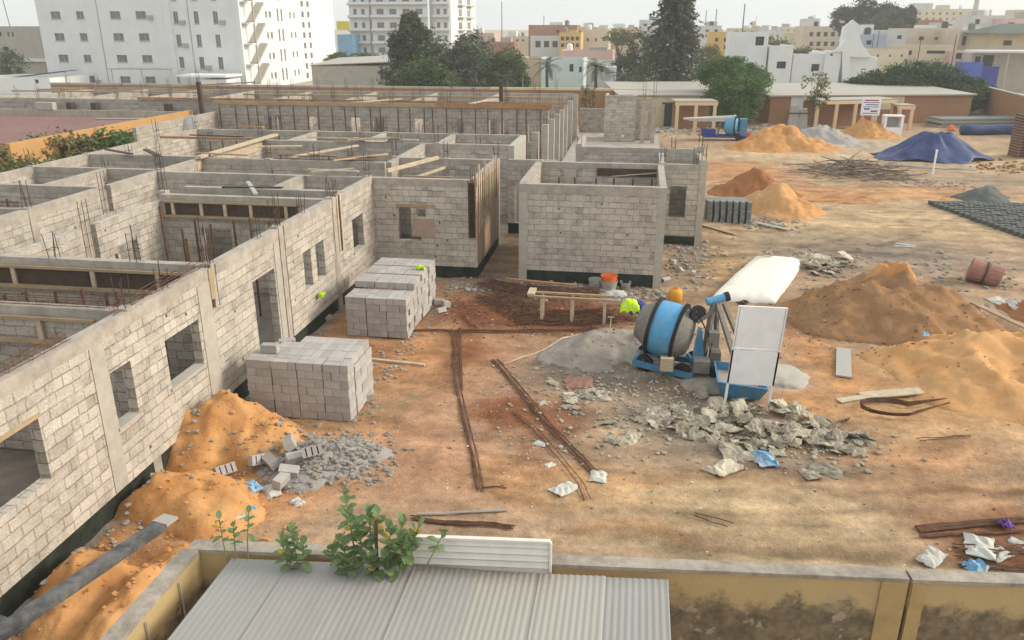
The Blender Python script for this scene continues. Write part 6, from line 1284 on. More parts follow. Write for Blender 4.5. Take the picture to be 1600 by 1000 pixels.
rod("rope", "pale hem strip of plastic lying along the near foot of the blue tarpaulin", "plastic strip", [(1400, 258), (1460, 264), (1530, 266)], n=3, spread=.3, r=.05, m='paperwhite')
q = G(1457, 273); t = thing("marker_post", "thin white post standing alone in front of the blue tarpaulin", "post", q); MB().tube([(0, 0, -.1), (.0, 0, 1.45)], .06, 8).build('shaft', 'white', t, local=True); MB().lathe([(0, .075), (.06, .06)], 10, Matrix.Translation((0, 0, 1.45)) @ Matrix.Rotation(-math.pi / 2, 4, 'Y')).build('cap', 'white', t, local=True)
# blue roll, grey low stack, brown timber stack
a_ = G(1502, 211, 0); c_ = G(1640, 209, 0); MBt = MB().tube([a_.lerp(c_, i / 9) + Vector((0, 0, .40 + .04 * math.sin(i * 2))) for i in range(10)], .42, 12); tag(MBt.build("tarpaulin_roll", 'tarp', smooth=True), "long blue rolled tarpaulin lying in front of the low grey stack", "tarpaulin")
a_ = G(1462, 200, 0); c_ = G(1600, 199, 0)
for i in range(5): pass
st_ = thing("sheet_stack", "long low stack of grey green sheets by the far boundary wall", "stack", (a_ + c_) / 2)
for i in range(4): MB().bar(a_ + Vector((.2 * (i % 2), 1.2, .12 + i * .19)), c_ + Vector((-.2 * (i % 2), 1.2, .12 + i * .19)), 2.4, .17).build('sheet', 'blkold' if i % 2 else 'bucket', st_)
q = P0(1432, 203); tag(bag(1486, 204, "x", me_=bag_mesh(120, 'orangep', .8, .6, .5), name="sack", cat="sack"), "orange sack standing behind the blue tarpaulin", "sack")
for i in range(3):
    q = G(1612, 245 + 0, 0); z = i * .95; s_ = thing("pallet_stack", ["bottom tier of brown stacked pallets at the right edge", "middle tier of brown stacked pallets at the right edge", "top tier of brown stacked pallets at the right edge"][i], "pallets", (q.x, q.y, z))
    for k in range(5):
        MB().box(-1.35, 1.35, -.7, .7, k * .19 + .005, k * .19 + .06).build('deck', 'redcard' if (k + i) % 2 else 'brownwall', s_, local=True)
        for x in (-1.2, -.4, .4, 1.2): MB().box(x - .09, x + .09, -.7, .7, k * .19 + .062, k * .19 + .19).build('bearer', 'bark', s_, local=True) if k < 5 else None
chips("rubble", "brown scrap at the foot of the pallet stack", 'sandbrown', cloud(1585, 262, 3, 2.5, 120), .1, .35)
# red terrace house on the left
rt = thing("terrace_house", "low house with a dusty red flat roof and a bright orange parapet wall", "house", (-42, 50, 0))
e0_ = G(126, 213, 2.9); e1_ = G(305, 176, 2.9); xr = (e0_.x + e1_.x) / 2 
MB().box(-75, -31.2, 40, 54, -.1, 2.35).build('wall', 'orangewall', rt); MB().box(-74.8, -31.45, 40.2, 53.8, 2.352, 2.42).build('roof', 'redroof', rt)
def pw(p, q, m, z0=-.1, z1=3.0, th=.22, nm='parapet'):
    d_ = (q - p).normalized(); nn_ = Vector((-d_.y, d_.x, 0)); wallrun(rt, p, q, th, z0, z1, nm, m, nn_)
pw(Vector((-31.2, 36.5, 0)), Vector((-31.2, 54.1, 0)), 'orangewall', z1=2.98); pw(Vector((-31.45, 54.3, 0)), Vector((-75, 54.3, 0)), 'conc', z1=2.85); 
b = MB().bar((-37.5, 52.3, 2.47), (-33.2, 53.0, 2.47), .35, .06); b.build('gutter', 'conclight', rt)
q = AY(73, 175, 54.2); MB().box(q.x - .7, q.x + .7, 54.0, 54.45, 2.852, 3.35).build('roof_block', 'conclight', rt)
p = AY(296, 205, 47.5); ws = thing("leaning_sheet", "small white sheet leaning against the end of the orange wall", "sheet", (p.x, 44.5, 2.6)); p = AY(297, 196, 44.0)
MB().bar((p.x + .4, 43.8, p.z - .55), (p.x - .2, 44.1, p.z + .45), .75, .05, up=(0, -1, .3)).build('sheet', 'paperwhite', ws); MB().bar((p.x - .25, 44.16, p.z - .9), (p.x - .25, 44.2, p.z + .3), .06, .06).build('batten', 'timber', ws)

# ================================================================== city
def facade(par, axis, c, u0, u1, z0, z1, wins, m, t=.3, panem='glass', inset=.16, s=1, frames=True):
    """wall with real recessed windows; wins: (u0,u1,z0,z1)"""
    us = [u0, u1]; zs = [z0, z1]; wins = [w_ for w_ in wins if w_[0] > u0 and w_[1] < u1 and w_[3] < z1]
    for w_ in wins: us += [w_[0], w_[1]]; zs += [w_[2], w_[3]]
    MB().wall(axis, c, t, us, zs, lambda u, z: not any(w_[0] < u < w_[1] and w_[2] < z < w_[3] for w_ in wins)).build('wall', m, par)
    for w_ in wins:
        d0 = c - s * t / 2 + s * inset; b = MB(); e = .003
        if axis == 'x': b.box(w_[0] + e, w_[1] - e, min(d0, d0 + s * .06), max(d0, d0 + s * .06), w_[2] + e, w_[3] - e)
        else: b.box(min(d0, d0 + s * .06), max(d0, d0 + s * .06), w_[0] + e, w_[1] - e, w_[2] + e, w_[3] - e)
        wo = b.build('window', panem, par)
        if frames:
            f_ = d0 - s * .03; um = (w_[0] + w_[1]) / 2; q = MB()
            for (ua, ub, za, zb) in ((um - .03, um + .03, w_[2] + .06, w_[3] - .06), (w_[0] + e, w_[1] - e, w_[2] + e, w_[2] + .06), (w_[0] + e, w_[1] - e, w_[3] - .06, w_[3] - e)):
                if axis == 'x': q.box(ua, ub, min(f_, d0 - s * .002), max(f_, d0 - s * .002), za, zb)
                else: q.box(min(f_, d0 - s * .002), max(f_, d0 - s * .002), ua, ub, za, zb)
            q.build('frame', 'bucket', wo)
def house(name, label, px0, px1, pyt, y, depth, m, wins=(), roof='zinc', par=.35, cat="house", ex=None, win=None):
    """wins: photo rectangles (px0,py0,px1,py1) on the front plane"""
    a_ = AY(px0, pyt, y); c_ = AY(px1, pyt, y); h = (a_.z + c_.z) / 2; t = thing(name, label, cat, ((a_.x + c_.x) / 2, y, 0)); ww = []
    for (x0, y0, x1, y1) in wins:
        p = AY(x0, y0, y); q = AY(x1, y1, y); ww.append((p.x, q.x, q.z, p.z))
    facade(t, 'x', y, a_.x, c_.x, -.1, h, ww, m, panem=win or 'glass', frames=False)
    MB().box(a_.x, a_.x + .3, y + .151, y + depth, -.1, h - .002).build('wall', m, t); MB().box(c_.x - .3, c_.x, y + .151, y + depth, -.1, h - .002).build('wall', m, t); MB().box(a_.x + .302, c_.x - .302, y + depth - .3, y + depth - .002, -.1, h - .004).build('wall', m, t)
    MB().box(a_.x + .303, c_.x - .303, y + .153, y + depth - .303, h - par - .25, h - par).build('roof', roof, t)
    if y > 140 and c_.x - a_.x > 4 and depth >= 8:
        rh = random.Random(int(px0 * 7 + y)); wd = min(3.2, (c_.x - a_.x) * .35)
        for i in range(rh.choice((1, 1, 2))):
            u = rh.uniform(a_.x + .4, c_.x - wd - .4); z1_ = h + rh.uniform(.5, 1.7); MB().box(u, u + wd, y + 1.2 + 3 * i, y + 3.8 + 3 * i, h - par - .002, z1_).build('roof_room', rh.choice([m, 'whitewall', 'conclight']), t)
        u = rh.uniform(a_.x + .5, c_.x - 1.5); MB().lathe([(0, .55), (1.3, .55), (1.5, .2)], 12, Matrix.Translation((u + .5, y + .9, h - par)) @ Matrix.Rotation(-math.pi / 2, 4, 'Y')).build('water_tank', rh.choice(['white', 'rebard', 'blkold']), t)
    return t, a_, c_, h
# big white apartment block on the left
wb = thing("apartment_block", "large white apartment block with grey windows and zigzag outside stair on its bright side", "building", (-70, 110, 0))
X0, X1, YF, YB, HT = AY(72, 60, 110).x - .6, -54.9, 110.0, 146.0, 22.0
ww = []
for (px, w_) in ((88, 1.5), (126, 1.15), (181, 1.55), (221, 1.55)):
    x = AY(px, 24, 110).x
    for z in (1.35, 4.25, 7.15, 10.05, 12.95, 15.85): ww.append((x - w_ / 2, x + w_ / 2, z - .5, z + .5))
for px in (275, 307, 337):
    x = AY(px, 24, 110).x
    for z in (3.75, 6.7, 9.7, 12.7, 15.7): ww.append((x - .35, x + .35, z - .8, z + .8))
facade(wb, 'x', YF, X0, X1, -.1, HT, ww, 'whitewall')
ww = []
for (y, w_) in ((118.6, .55), (119.9, .7), (122.6, .55), (124.0, .55), (127.2, .55), (128.7, .55)):
    for z in (1.6, 4.4, 7.3, 10.2, 13.1, 16): ww.append((y - w_ / 2, y + w_ / 2, z - (.9 if 122 < y < 125 else .45), z + (.9 if 122 < y < 125 else .45)))
for y in (132.2, 134.6):
    for z in (.9, 2.4, 4.0, 5.6, 7.2, 8.8, 10.4, 12, 13.6): ww.append((y - .5, y + .5, z - .45, z + .45))
facade(wb, 'y', X1, YF + .151, YB, -.1, HT, ww, 'whitewall', s=-1)
MB().box(X0, X0 + .3, YF + .151, YB, -.1, HT).box(X0 + .3, X1 - .152, YB - .3, YB, -.1, HT).build('wall', 'whitewall', wb); MB().box(X0 + .302, X1 - .152, YF + .152, YB - .302, HT - .5, HT - .3).build('roof', 'zinc', wb)
rq = random.Random(5)
for w_ in [k for k in wb.children if k.name.startswith('window')][:52]:
    cs = [w_.matrix_basis @ v.co for v in w_.data.vertices]; xa = min(v.x for v in cs) + wb.location.x; xb = max(v.x for v in cs) + wb.location.x; za = min(v.z for v in cs); ya = min(v.y for v in cs)
    if xb - xa < .3 or ya > 5: continue
    MB().box(xa - .08, xb + .08, YF - .22, YF - .14, za - .09, za - .012).build('sill', 'conclight', w_)
    if rq.random() < .22 and za < 14: MB().box(xb + .25, xb + 1.0, YF - .5, YF - .153, za - .1, za + .45).build('air_conditioner', 'bucket', wb)
for (px, z0, z1) in ((160, 0, 22), (300, 0, 22)): x = AY(px, 60, 110).x; MB().tube([(x, YF - .2, z0), (x, YF - .2, z1)], .05, 6).build('drain_pipe', 'bucket', wb)
MB().box(X1 - .3, X1 + .45, YF - .45, YF - .152, -.1, HT).build('pilaster', 'whitewall', wb); xb_ = AY(262, 20, 110).x; MB().box(xb_ - .5, xb_ + .5, YF - .35, YF - .152, -.1, HT - .1).build('pilaster', 'whitewall', wb)
for k in range(7):
    z = .7 + k * 2.75
    MB().add([(X1 + .16, 112.0, z), (X1 + 1.3, 112.0, z), (X1 + 1.3, 115.6, z + 2.5), (X1 + .16, 115.6, z + 2.5), (X1 + .16, 112, z + .3), (X1 + 1.3, 112, z + .3), (X1 + 1.3, 115.6, z + 2.85), (X1 + .16, 115.6, z + 2.85)], [(0, 3, 2, 1), (4, 5, 6, 7), (0, 1, 5, 4), (1, 2, 6, 5), (2, 3, 7, 6), (3, 0, 4, 7)]).build('stair_flight', 'conclight', wb)
    MB().box(X1 + .16, X1 + 1.35, 115.65, 117.0, z + 2.5, z + 2.7).build('stair_landing', 'whitewall', wb); MB().box(X1 + .153, X1 + 1.35, 110.6, 111.95, z - .05, z + .15).build('stair_landing', 'whitewall', wb)
MB().box(X1 + 1.2, X1 + 1.4, 111.9, 112.1, -.1, HT - 2).build('stair_post', 'conclight', wb)
for (px, w_) in ((180, .1), (320, .1)):
    pass
# canopy and white annex at its foot
p = AY(275, 112, 104); q = AY(352, 112, 104); an = thing("annex", "small white annex with a thin slab roof at the foot of the white block", "annex", (p.x + 3, 104, 0)); MB().box(p.x + 3.2, q.x, 104, 108, -.1, 1.9).build('wall', 'whitewall', an); MB().box(p.x, q.x + .2, 103.6, 108.2, 2.2, 2.45).build('roof', 'white', an); MB().box(p.x + .1, p.x + .35, 103.8, 104.05, -.1, 2.2).build('post', 'bucket', an)
p = AY(172, 107, 103); q = AY(272, 107, 103); an = thing("carport", "thin grey carport roof in front of the white block", "carport", (p.x + 2, 103, 0)); MB().box(p.x, q.x, 102.5, 106, p.z - .1, p.z).build('roof', 'roofm', an)
for x in (p.x + .3, q.x - .3, (p.x + q.x) / 2): MB().tube([(x, 102.8, 0), (x, 102.8, p.z - .1)], .06, 6).build('post', 'bucket', an)
# left: grey old building, low white wall, tin roof
t, a_, c_, h = house("old_building", "old grey rendered building left of the white apartment block", -60, 74, 41, 128, 12, 'conclight', [(-4, 50, 4, 56), (12, 50, 16, 57), (19, 50, 23, 57), (5, 73, 15, 79)], cat="building", win='dark')
MB().box(a_.x, c_.x + .3, 127.3, 128.5, 3.0, 3.5).build('ledge', 'whitewall', t)
for i in range(2): MB().box(c_.x - .9, c_.x + .1, 127.75, 127.84, h - 3 - i * 4.2, h - 1.2 - i * 4).build('window', 'dark', t)
t, a_, c_, h = house("low_house", "low white walled house under the old grey building", -40, 78, 121, 100, 8, 'whitewall', [(55, 124, 62, 130)], win='dark')
p = AY(30, 120, 104); q = AY(112, 110, 104); tr_ = thing("lean_to", "sloping dark tin lean to roof between the old building and the white block", "lean to", (p.x + 3, 104, 0)); MB().bar((p.x, 104, p.z), (q.x, 104, q.z), 3, .08).build('roof', 'trough', tr_); MB().tube([(q.x - .3, 103, 0), (q.x - .3, 103, q.z - .1)], .07, 6).build('post', 'bucket', tr_); MB().tube([(p.x + .3, 103, 0), (p.x + .3, 103, p.z)], .07, 6).build('post', 'bucket', tr_)
p = AY(17, 40, 133); MB_ = MB().tube([(p.x, 133, 6), (p.x - .8, 133, 16)], .06, 5); tag(MB_.build("mast", 'rebard'), "thin leaning mast on the old grey building", "mast")
# second white tower with balconies
tw = thing("apartment_tower", "white apartment tower with stacked balcony slabs behind the dark trees", "tower", (-55, 190, 0)); YT = 190
def tx(px): return AY(px, 40, YT).x
floors = [AY(640, py, YT).z for py in (88, 69, 49, 28, 8)]; dz_ = floors[1] - floors[0]; floors += [floors[-1] + dz_ * k for k in (1, 2)]
for (p0_, p1_, dy) in ((547, 578, 0.0), (578, 584, 1.5), (584, 670, -.8), (670, 678, 1.2), (678, 702, .2)):
    wz = []
    xs_ = [tx(p0_), tx(p1_)]
    for z in floors:
        for k in {547: (.3, .7), 584: (.15, .38, .62, .85), 678: (.3, .75)}.get(p0_, ()): u = xs_[0] + (xs_[1] - xs_[0]) * k; wz.append((u - (.85 if p0_ == 584 else .4), u + (.85 if p0_ == 584 else .4), z + .75, z + 1.95))
    facade(tw, 'x', YT + dy, xs_[0] + .002 * dy, xs_[1] - .004, -.1, floors[-1] + 1, wz, 'whitewall', frames=False)
    if p0_ in (547, 584, 678):
        for z in floors: MB().box(xs_[0] - .2, xs_[1] + .2, YT + dy - 1.1, YT + dy - .155, z - .02, z + .22).build('balcony_slab', 'conclight', tw); MB().box(xs_[0] - .1, xs_[1] + .1, YT + dy - 1.08, YT + dy - 1.0, z + .224, z + .62).build('balcony_rail', 'whitewall', tw)
xe = tx(702); MB().box(xe, xe + .3, YT + .36, YT + 30, -.1, floors[-1] + 1).build('wall', 'whitewall', tw)
for z in floors:
    for y in (198, 208): MB().box(xe + .31, xe + 1.3, y, y + 6, z, z + .25).build('balcony_slab', 'conclight', tw); MB().box(xe + .301, xe + .36, y + 1, y + 4.5, z + .5, z + 2).build('window', 'glass', tw)
MB().box(tx(547), xe - .01, YT + 2, YT + 29, floors[-1] - .4, floors[-1] - .1).build('roof', 'zinc', tw); MB().box(tx(547), tx(547) + .3, YT + 2, YT + 29, -.1, floors[-1] + .9).build('wall', 'whitewall', tw)
t, a_, c_, h = house("shop_building", "blue clad building with a yellow sign panel between the two white towers", 527, 551, 54, 185, 6, mat('blue cladding', (.18, .36, .52), var=.15, scale=.5), cat="building"); 
sg = AY(529, 40, 183); tag(MB().box(AY(526, 40, 184.6).x, AY(546, 40, 184.6).x, 184.5, 184.78, AY(530, 47, 184.6).z, AY(530, 33, 184.6).z).build("sign", mat('yellow sign', (.62, .52, .06), var=.05)), "square yellow sign on top of the blue clad building", "sign")
MB().tube([AY(535, 50, 184.9), AY(535, 60, 184.9)], .2, 6)
t, a_, c_, h = house("warehouse", "long low beige warehouse left of the dark trees", 487, 612, 103, 98, 10, 'conclight', [(594, 108, 600, 124)], cat="warehouse", win='dark')
MB().add([(a_.x - .2, 97.7, h + .005), (c_.x, 97.7, h + .45), (c_.x, 108, h + 1.0), (a_.x - .2, 108, h + .5), (a_.x - .2, 97.7, h + .08), (c_.x, 97.7, h + .55), (c_.x, 108, h + 1.1), (a_.x - .2, 108, h + .6)], [(0, 3, 2, 1), (4, 5, 6, 7), (0, 1, 5, 4), (1, 2, 6, 5), (2, 3, 7, 6), (3, 0, 4, 7)]).build('roof', 'zinc', t)
# white mosque-like house with stepped tower
ms = thing("white_house", "white flat roofed house with a stepped pointed tower right of the acacia", "house", (20, 112, 0)); YM = 112
def mxz(px, py): v = AY(px, py, YM); return v.x, v.z
def mfront(px0, px1, pyt, wins, y=YM, dep=9):
    xa, za = mxz(px0, pyt); xb2, _ = mxz(px1, pyt); wz = []
    for (x0, y0, x1, y1) in wins: p = AY(x0, y0, y); q = AY(x1, y1, y); wz.append((p.x, q.x, q.z, p.z))
    facade(ms, 'x', y, xa, xb2, -.1, za, wz, 'whitewall', panem='dark', frames=False)
    MB().box(xa, xa + .25, y + .151, y + dep, -.1, za - .003).build('wall', 'whitewall', ms); MB().box(xb2 - .25, xb2, y + .151, y + dep, -.1, za - .005).build('wall', 'whitewall', ms); MB().box(xa + .252, xb2 - .252, y + .152, y + dep, za - .6, za - .35).build('roof', 'zinc', ms)
mfront(1147, 1203, 50, [(1181, 57, 1193, 71)], y=YM + .7); mfront(1203.5, 1240, 71, [(1214, 96, 1227, 107)], y=YM); mfront(1240.5, 1289, 84, [(1268, 100, 1279, 111)], y=YM + .3); mfront(1289.5, 1314, 81, [(1287, 98, 1292, 104), (1310, 97, 1314, 104), (1297, 84, 1301, 87)], y=YM - .3); mfront(1326.5, 1372, 89, [], y=YM + .2, dep=12)
xa, za = mxz(1313, 78); xb2, zb2 = mxz(1340, 52); tt_ = MB()
prof = [(1296, 80), (1306, 78), (1313, 70), (1318, 62), (1320, 40), (1324, 37), (1326, 34), (1331, 31), (1336, 34), (1338, 37), (1342, 40), (1342, 60), (1346, 70), (1352, 78), (1358, 82), (1358, 90), (1314.2, 90), (1314.2, 130), (1326.2, 130), (1326.2, 90)]
pts = [mxz(*p) for p in ((1314.2, 130), (1326.2, 130), (1326.2, 88), (1360, 88), (1354, 80), (1347, 72), (1342, 60), (1342, 40), (1337, 36), (1331, 31), (1325, 36), (1320, 40), (1319, 62), (1312, 72), (1304, 78), (1296, 80.5), (1314.2, 80.6))]
nP = len(pts); tt_.add([(x, YM - .7, z) for x, z in pts] + [(x, YM + .1, z) for x, z in pts], [tuple(range(nP)), tuple(range(2 * nP - 1, nP - 1, -1))] + [(i, nP + i, nP + (i + 1) % nP, (i + 1) % nP) for i in range(nP)]).build('tower', 'whitewall', ms)
MB().add([(mxz(1320, 40)[0], YM + .102, mxz(1320, 80)[1]), (mxz(1342, 40)[0], YM + .102, mxz(1342, 80)[1]), (mxz(1342, 40)[0], YM + 2.2, mxz(1342, 80)[1]), (mxz(1320, 40)[0], YM + 2.2, mxz(1320, 80)[1]), (mxz(1322, 40)[0], YM + .102, mxz(1342, 41)[1]), (mxz(1340, 40)[0], YM + .102, mxz(1342, 41)[1]), (mxz(1340, 40)[0], YM + 2, mxz(1342, 41)[1]), (mxz(1322, 40)[0], YM + 2, mxz(1342, 41)[1])], [(0, 3, 2, 1), (4, 5, 6, 7), (0, 1, 5, 4), (1, 2, 6, 5), (2, 3, 7, 6), (3, 0, 4, 7)]).build('tower_back', 'whitewall', ms)
# houses further off
def M2(n, c): return mat(n, c, var=.08, scale=.5, stain=tuple(x * .8 for x in c), sscale=.15, samt=.5, bump=.05)
mp_ = {'pink': M2('dusty pink wall', (.52, .36, .28)), 'beige': M2('beige wall', (.55, .46, .34)), 'ochre': M2('ochre wall', (.58, .38, .13)), 'sandw': M2('sand wall', (.50, .40, .27)), 'terra': M2('terracotta wall', (.36, .17, .11)), 'teal': M2('pale teal wall', (.52, .60, .58)), 'gry': M2('pale grey wall', (.55, .55, .53)), 'blgy': M2('blue grey wall', (.36, .42, .50)), 'rose': M2('rose wall', (.58, .40, .36)), 'crm': M2('far cream wall', (.60, .52, .38))}
def grid(px0, px1, py0, py1, nx_, ny_, w_, h_): return [(px0 + (px1 - px0) * (i + .5) / nx_ - w_ / 2, py0 + (py1 - py0) * (j + .5) / ny_ - h_ / 2, px0 + (px1 - px0) * (i + .5) / nx_ + w_ / 2, py0 + (py1 - py0) * (j + .5) / ny_ + h_ / 2) for i in range(nx_) for j in range(ny_)]
HS = [
 ("far pale pink house just right of the white tower", 735, 772, 52, 260, 10, 'pink', grid(738, 770, 56, 70, 3, 1, 4, 4)), ("far low terracotta house above the green trees", 756, 803, 66, 215, 10, 'terra', ()), ("far cream house beside the low terracotta one", 790, 826, 57, 240, 10, 'crm', grid(794, 822, 60, 66, 3, 1, 4, 3)),
 ("three storey house with dark red parapets and white bays", 826, 902, 39, 205, 12, 'terra', grid(866, 900, 44, 54, 3, 1, 5, 4)), ("white bay front of the red parapet house", 829, 876, 56, 200, 4.5, 'gry', grid(834, 874, 60, 78, 3, 1, 8, 10)), ("ochre house with two rows of arched balconies", 874, 908, 51, 194, 8, 'ochre', grid(875, 906, 55, 76, 4, 2, 5.2, 6)), ("salmon pink low wall house under the ochre balconies", 876, 958, 79, 150, 8, 'rose', ()),
 ("long sand coloured house with small dark windows", 908, 952, 46, 210, 14, 'crm', grid(912, 950, 54, 70, 3, 1, 3, 5)), ("brownish house left of the tall conifer", 952, 1004, 44, 225, 12, 'sandw', grid(956, 1000, 50, 62, 4, 1, 4, 4)), ("white roof house peeping left of the tall conifer top", 999, 1040, 31, 250, 10, 'gry', grid(1002, 1038, 34, 44, 3, 1, 5, 4)), ("pale grey house right of the tall conifer", 1066, 1128, 40, 240, 12, 'gry', grid(1070, 1126, 44, 60, 4, 2, 5, 4)), ("ochre yellow house left of the white tower house", 1110, 1142, 50, 160, 8, 'ochre', grid(1113, 1140, 56, 80, 2, 2, 4, 6)),
 ("low pale teal garden house behind the palms", 846, 912, 92, 118, 8, 'teal', [(890, 100, 896, 112), (905, 104, 909, 113)]), ("low white house with a flat roof right of the teal one", 912, 1000, 97, 126, 8, 'gry', [(938, 104, 943, 113)]), ("grey beige low house at the left of the teal one", 815, 846, 90, 124, 6, 'sandw', ()),
 ("white gate pavilion between the palms and the conifer", 944, 962, 105, 96, 3, 'whitewall', ()),
 ("distant flat house left of the pale far city", 1140, 1210, 44, 300, 10, 'beige', grid(1145, 1205, 47, 52, 5, 1, 4, 3)), ("distant low cream row behind the white house", 1200, 1262, 42, 330, 10, 'crm', grid(1205, 1258, 45, 50, 5, 1, 4, 3)), ("tall pale house with a stair box behind the white house", 1258, 1282, 29, 260, 8, 'gry', ()), ("beige two storey house behind the stepped tower", 1256, 1336, 41, 215, 12, 'beige', grid(1262, 1318, 46, 76, 5, 2, 5, 7)),
 ("blue grey low building right of the stepped tower", 1341, 1386, 54, 150, 9, 'blgy', [(1354, 63, 1361, 70)]), ("pale grey house beside the blue grey building", 1386, 1418, 47, 152, 9, 'gry', [(1402, 55, 1408, 61)]), ("large cream hotel block on the right skyline", 1414, 1520, 14, 270, 16, 'crm', grid(1432, 1506, 17, 34, 7, 2, 3, 4)), ("roof stair box standing on the cream hotel block", 1430, 1458, 5, 279, 6, 'gry', ()), ("cream house with a long balcony below the hotel block", 1418, 1500, 44, 160, 12, 'beige', [(1436, 57, 1443, 63), (1460, 58, 1473, 62), (1491, 58, 1500, 70)]),
 ("terracotta roofed house under the hotel block", 1445, 1474, 31, 200, 8, 'terra', ()), ("white balcony house between the red roofs", 1472, 1492, 35, 190, 8, 'gry', [(1474, 38, 1488, 40), (1474, 42, 1491, 44.5)]), ("pale cubic house on the right skyline", 1520, 1570, 24, 210, 10, 'gry', [(1524, 30, 1530, 38)]), ("rose house at the right end of the skyline", 1566, 1640, 29, 205, 10, 'rose', [(1575, 35, 1584, 41)]), ("beige villa with tall dark windows on the right", 1500, 1556, 47, 150, 10, 'beige', [(1504, 56, 1515, 71), (1521, 58, 1526, 68), (1531, 58, 1538, 68)]), ("tan villa with a dark hipped roof at the right edge", 1550, 1650, 52, 140, 10, 'sandw', [(1568, 63, 1580, 71)]),
 ("low pink shop row behind the spreading acacia", 1410, 1490, 71, 130, 7, 'beige', [(1418, 79, 1424, 86), (1448, 79, 1476, 84)]), ("orange shop front left of the white awning", 1488, 1522, 80, 128, 7, 'rose', [(1494, 83, 1502, 92)]), ("pale shop wall under the white awning at the right", 1520, 1650, 83, 124, 7, 'conclight', [(1524, 88, 1531, 98), (1536, 86, 1550, 104)]),
]
for i, (lb, a0_, a1_, pt, yy, dep, m, wn) in enumerate(HS):
    house("pavilion" if "pavilion" in lb else "house", lb, a0_, a1_, pt, yy, dep, mp_.get(m, m), wn, cat="house", roof='zinc', win='dark' if yy < 260 else 'glass')
for i, (lb, a0_, a1_, pt, yy, m) in enumerate((("far pale house low on the skyline left of the radio mast", 1128, 1160, 50, 340, 'gry'), ("far cream house with a stepped top right of the radio mast", 1166, 1186, 40, 350, 'crm'), ("far white house just right of the thin aerial", 1190, 1222, 47, 290, 'gry'), ("far beige house between the hedge trees and the tall pale house", 1236, 1258, 52, 250, 'sandw'), ("far pale block behind the skyline tree group", 1318, 1386, 16, 330, 'gry'), ("far white cube between the hotel block and the pale cubic house", 1508, 1526, 30, 240, 'gry'), ("far beige house behind the rose house at the right", 1590, 1650, 15, 330, 'beige'), ("far sand house above the red parapet house's right shoulder", 905, 930, 42, 300, 'sandw'), ("far white cube above the long sand coloured house", 936, 950, 39, 300, 'gry'), ("far pale row behind the ochre yellow house", 1088, 1130, 46, 310, 'crm'), ("far pink cube at the left of the white balcony house", 1416, 1446, 36, 215, 'pink'), ("low pale wall house below the blue grey building", 1360, 1420, 78, 128, 'crm'))):
    house("house", lb, a0_, a1_, pt, yy, 10, mp_[m], grid(a0_ + 2, a1_ - 2, pt + 4, pt + 14, 3, 1, 3, 4), win='glass')
# roofs and extras on those
p = AY(1556, 46, 139); q = AY(1650, 46, 139); hr_ = thing("hipped_roof", "dark grey green hipped roof over the tan villa", "roof", ((p.x + q.x) / 2, 144, AY(1560, 52, 140).z)); zz = AY(1560, 52, 140).z + .01
MB().add([(p.x - 1, 138.5, zz), (q.x, 138.5, zz), (q.x, 151, zz), (p.x - 1, 151, zz), (p.x + 3, 144, zz + 1.4), (q.x - 2, 144, zz + 1.4)], [(0, 1, 5, 4), (1, 2, 5), (2, 3, 4, 5), (3, 0, 4), (3, 2, 1, 0)]).build('slope', mat('dark slate', (.10, .12, .10)), hr_)
p = AY(1520, 80, 121); q = AY(1660, 84, 121); aw = thing("awning", "long white awning over the shop wall at the right", "awning", ((p.x + q.x) / 2, 121, p.z)); MB().box(p.x, q.x, 120.5, 124, p.z - .12, p.z + .12).build('slab', 'whitewall', aw)
for x in (p.x + 4.5, p.x + 9): MB().tube([(x, 120.8, 0), (x, 120.8, p.z - .12)], .12, 8).build('post', 'conclight', aw)
p = AY(1491, 110, 116); q = AY(1534, 112, 116); r_ = AY(1558, 112, 118)
bf = thing("blue_fence", "bright blue sheet fence panels beside the street on the right", "fence", ((p.x + q.x) / 2, 116, 0)); MB().box(p.x, q.x, 116, 116.1, 0, AY(1500, 97, 116).z).build('panel', mat('blue sheet', (.06, .11, .40), var=.1), bf); MB().box(q.x + .1, r_.x, 117.5, 117.6, 0, AY(1540, 104, 117.5).z).build('panel', 'bluecloth', bf)
# parked car
q = G(1592, 137, 0); q = Vector((AY(1592, 130, 98).x, 98, .0)); cr = thing("parked_car", "dark parked car on the street beyond the brown wall at the right", "car", q)
body = [(-2.1, .35), (-2.1, .8), (-1.5, .95), (-.9, 1.42), (.6, 1.45), (1.2, .98), (2.0, .85), (2.1, .4)]
def carx(pr, y0, y1, m, nm): nP = len(pr); return MB().add([(x, y0, z) for x, z in pr] + [(x, y1, z) for x, z in pr], [tuple(range(nP - 1, -1, -1)), tuple(range(nP, 2 * nP))] + [(i, (i + 1) % nP, nP + (i + 1) % nP, nP + i) for i in range(nP)]).build(nm, m, cr, local=True)
carx(body, -.85, .85, mat('dark car paint', (.03, .045, .05), rough=.3, var=.05, bump=0, spec=.5), 'body'); carx([(-1.3, .98), (-.85, 1.36), (.55, 1.38), (1.0, .98)], -.87, -.855, 'glass', 'window')
for x in (-1.35, 1.3):
    for y in (-.78, .78): MB().lathe([(-.1, .33), (.1, .33)], 16, Matrix.Translation((x, y, .33)) @ Matrix.Rotation(rad(90), 4, 'Z')).build('wheel', 'black', cr, local=True)
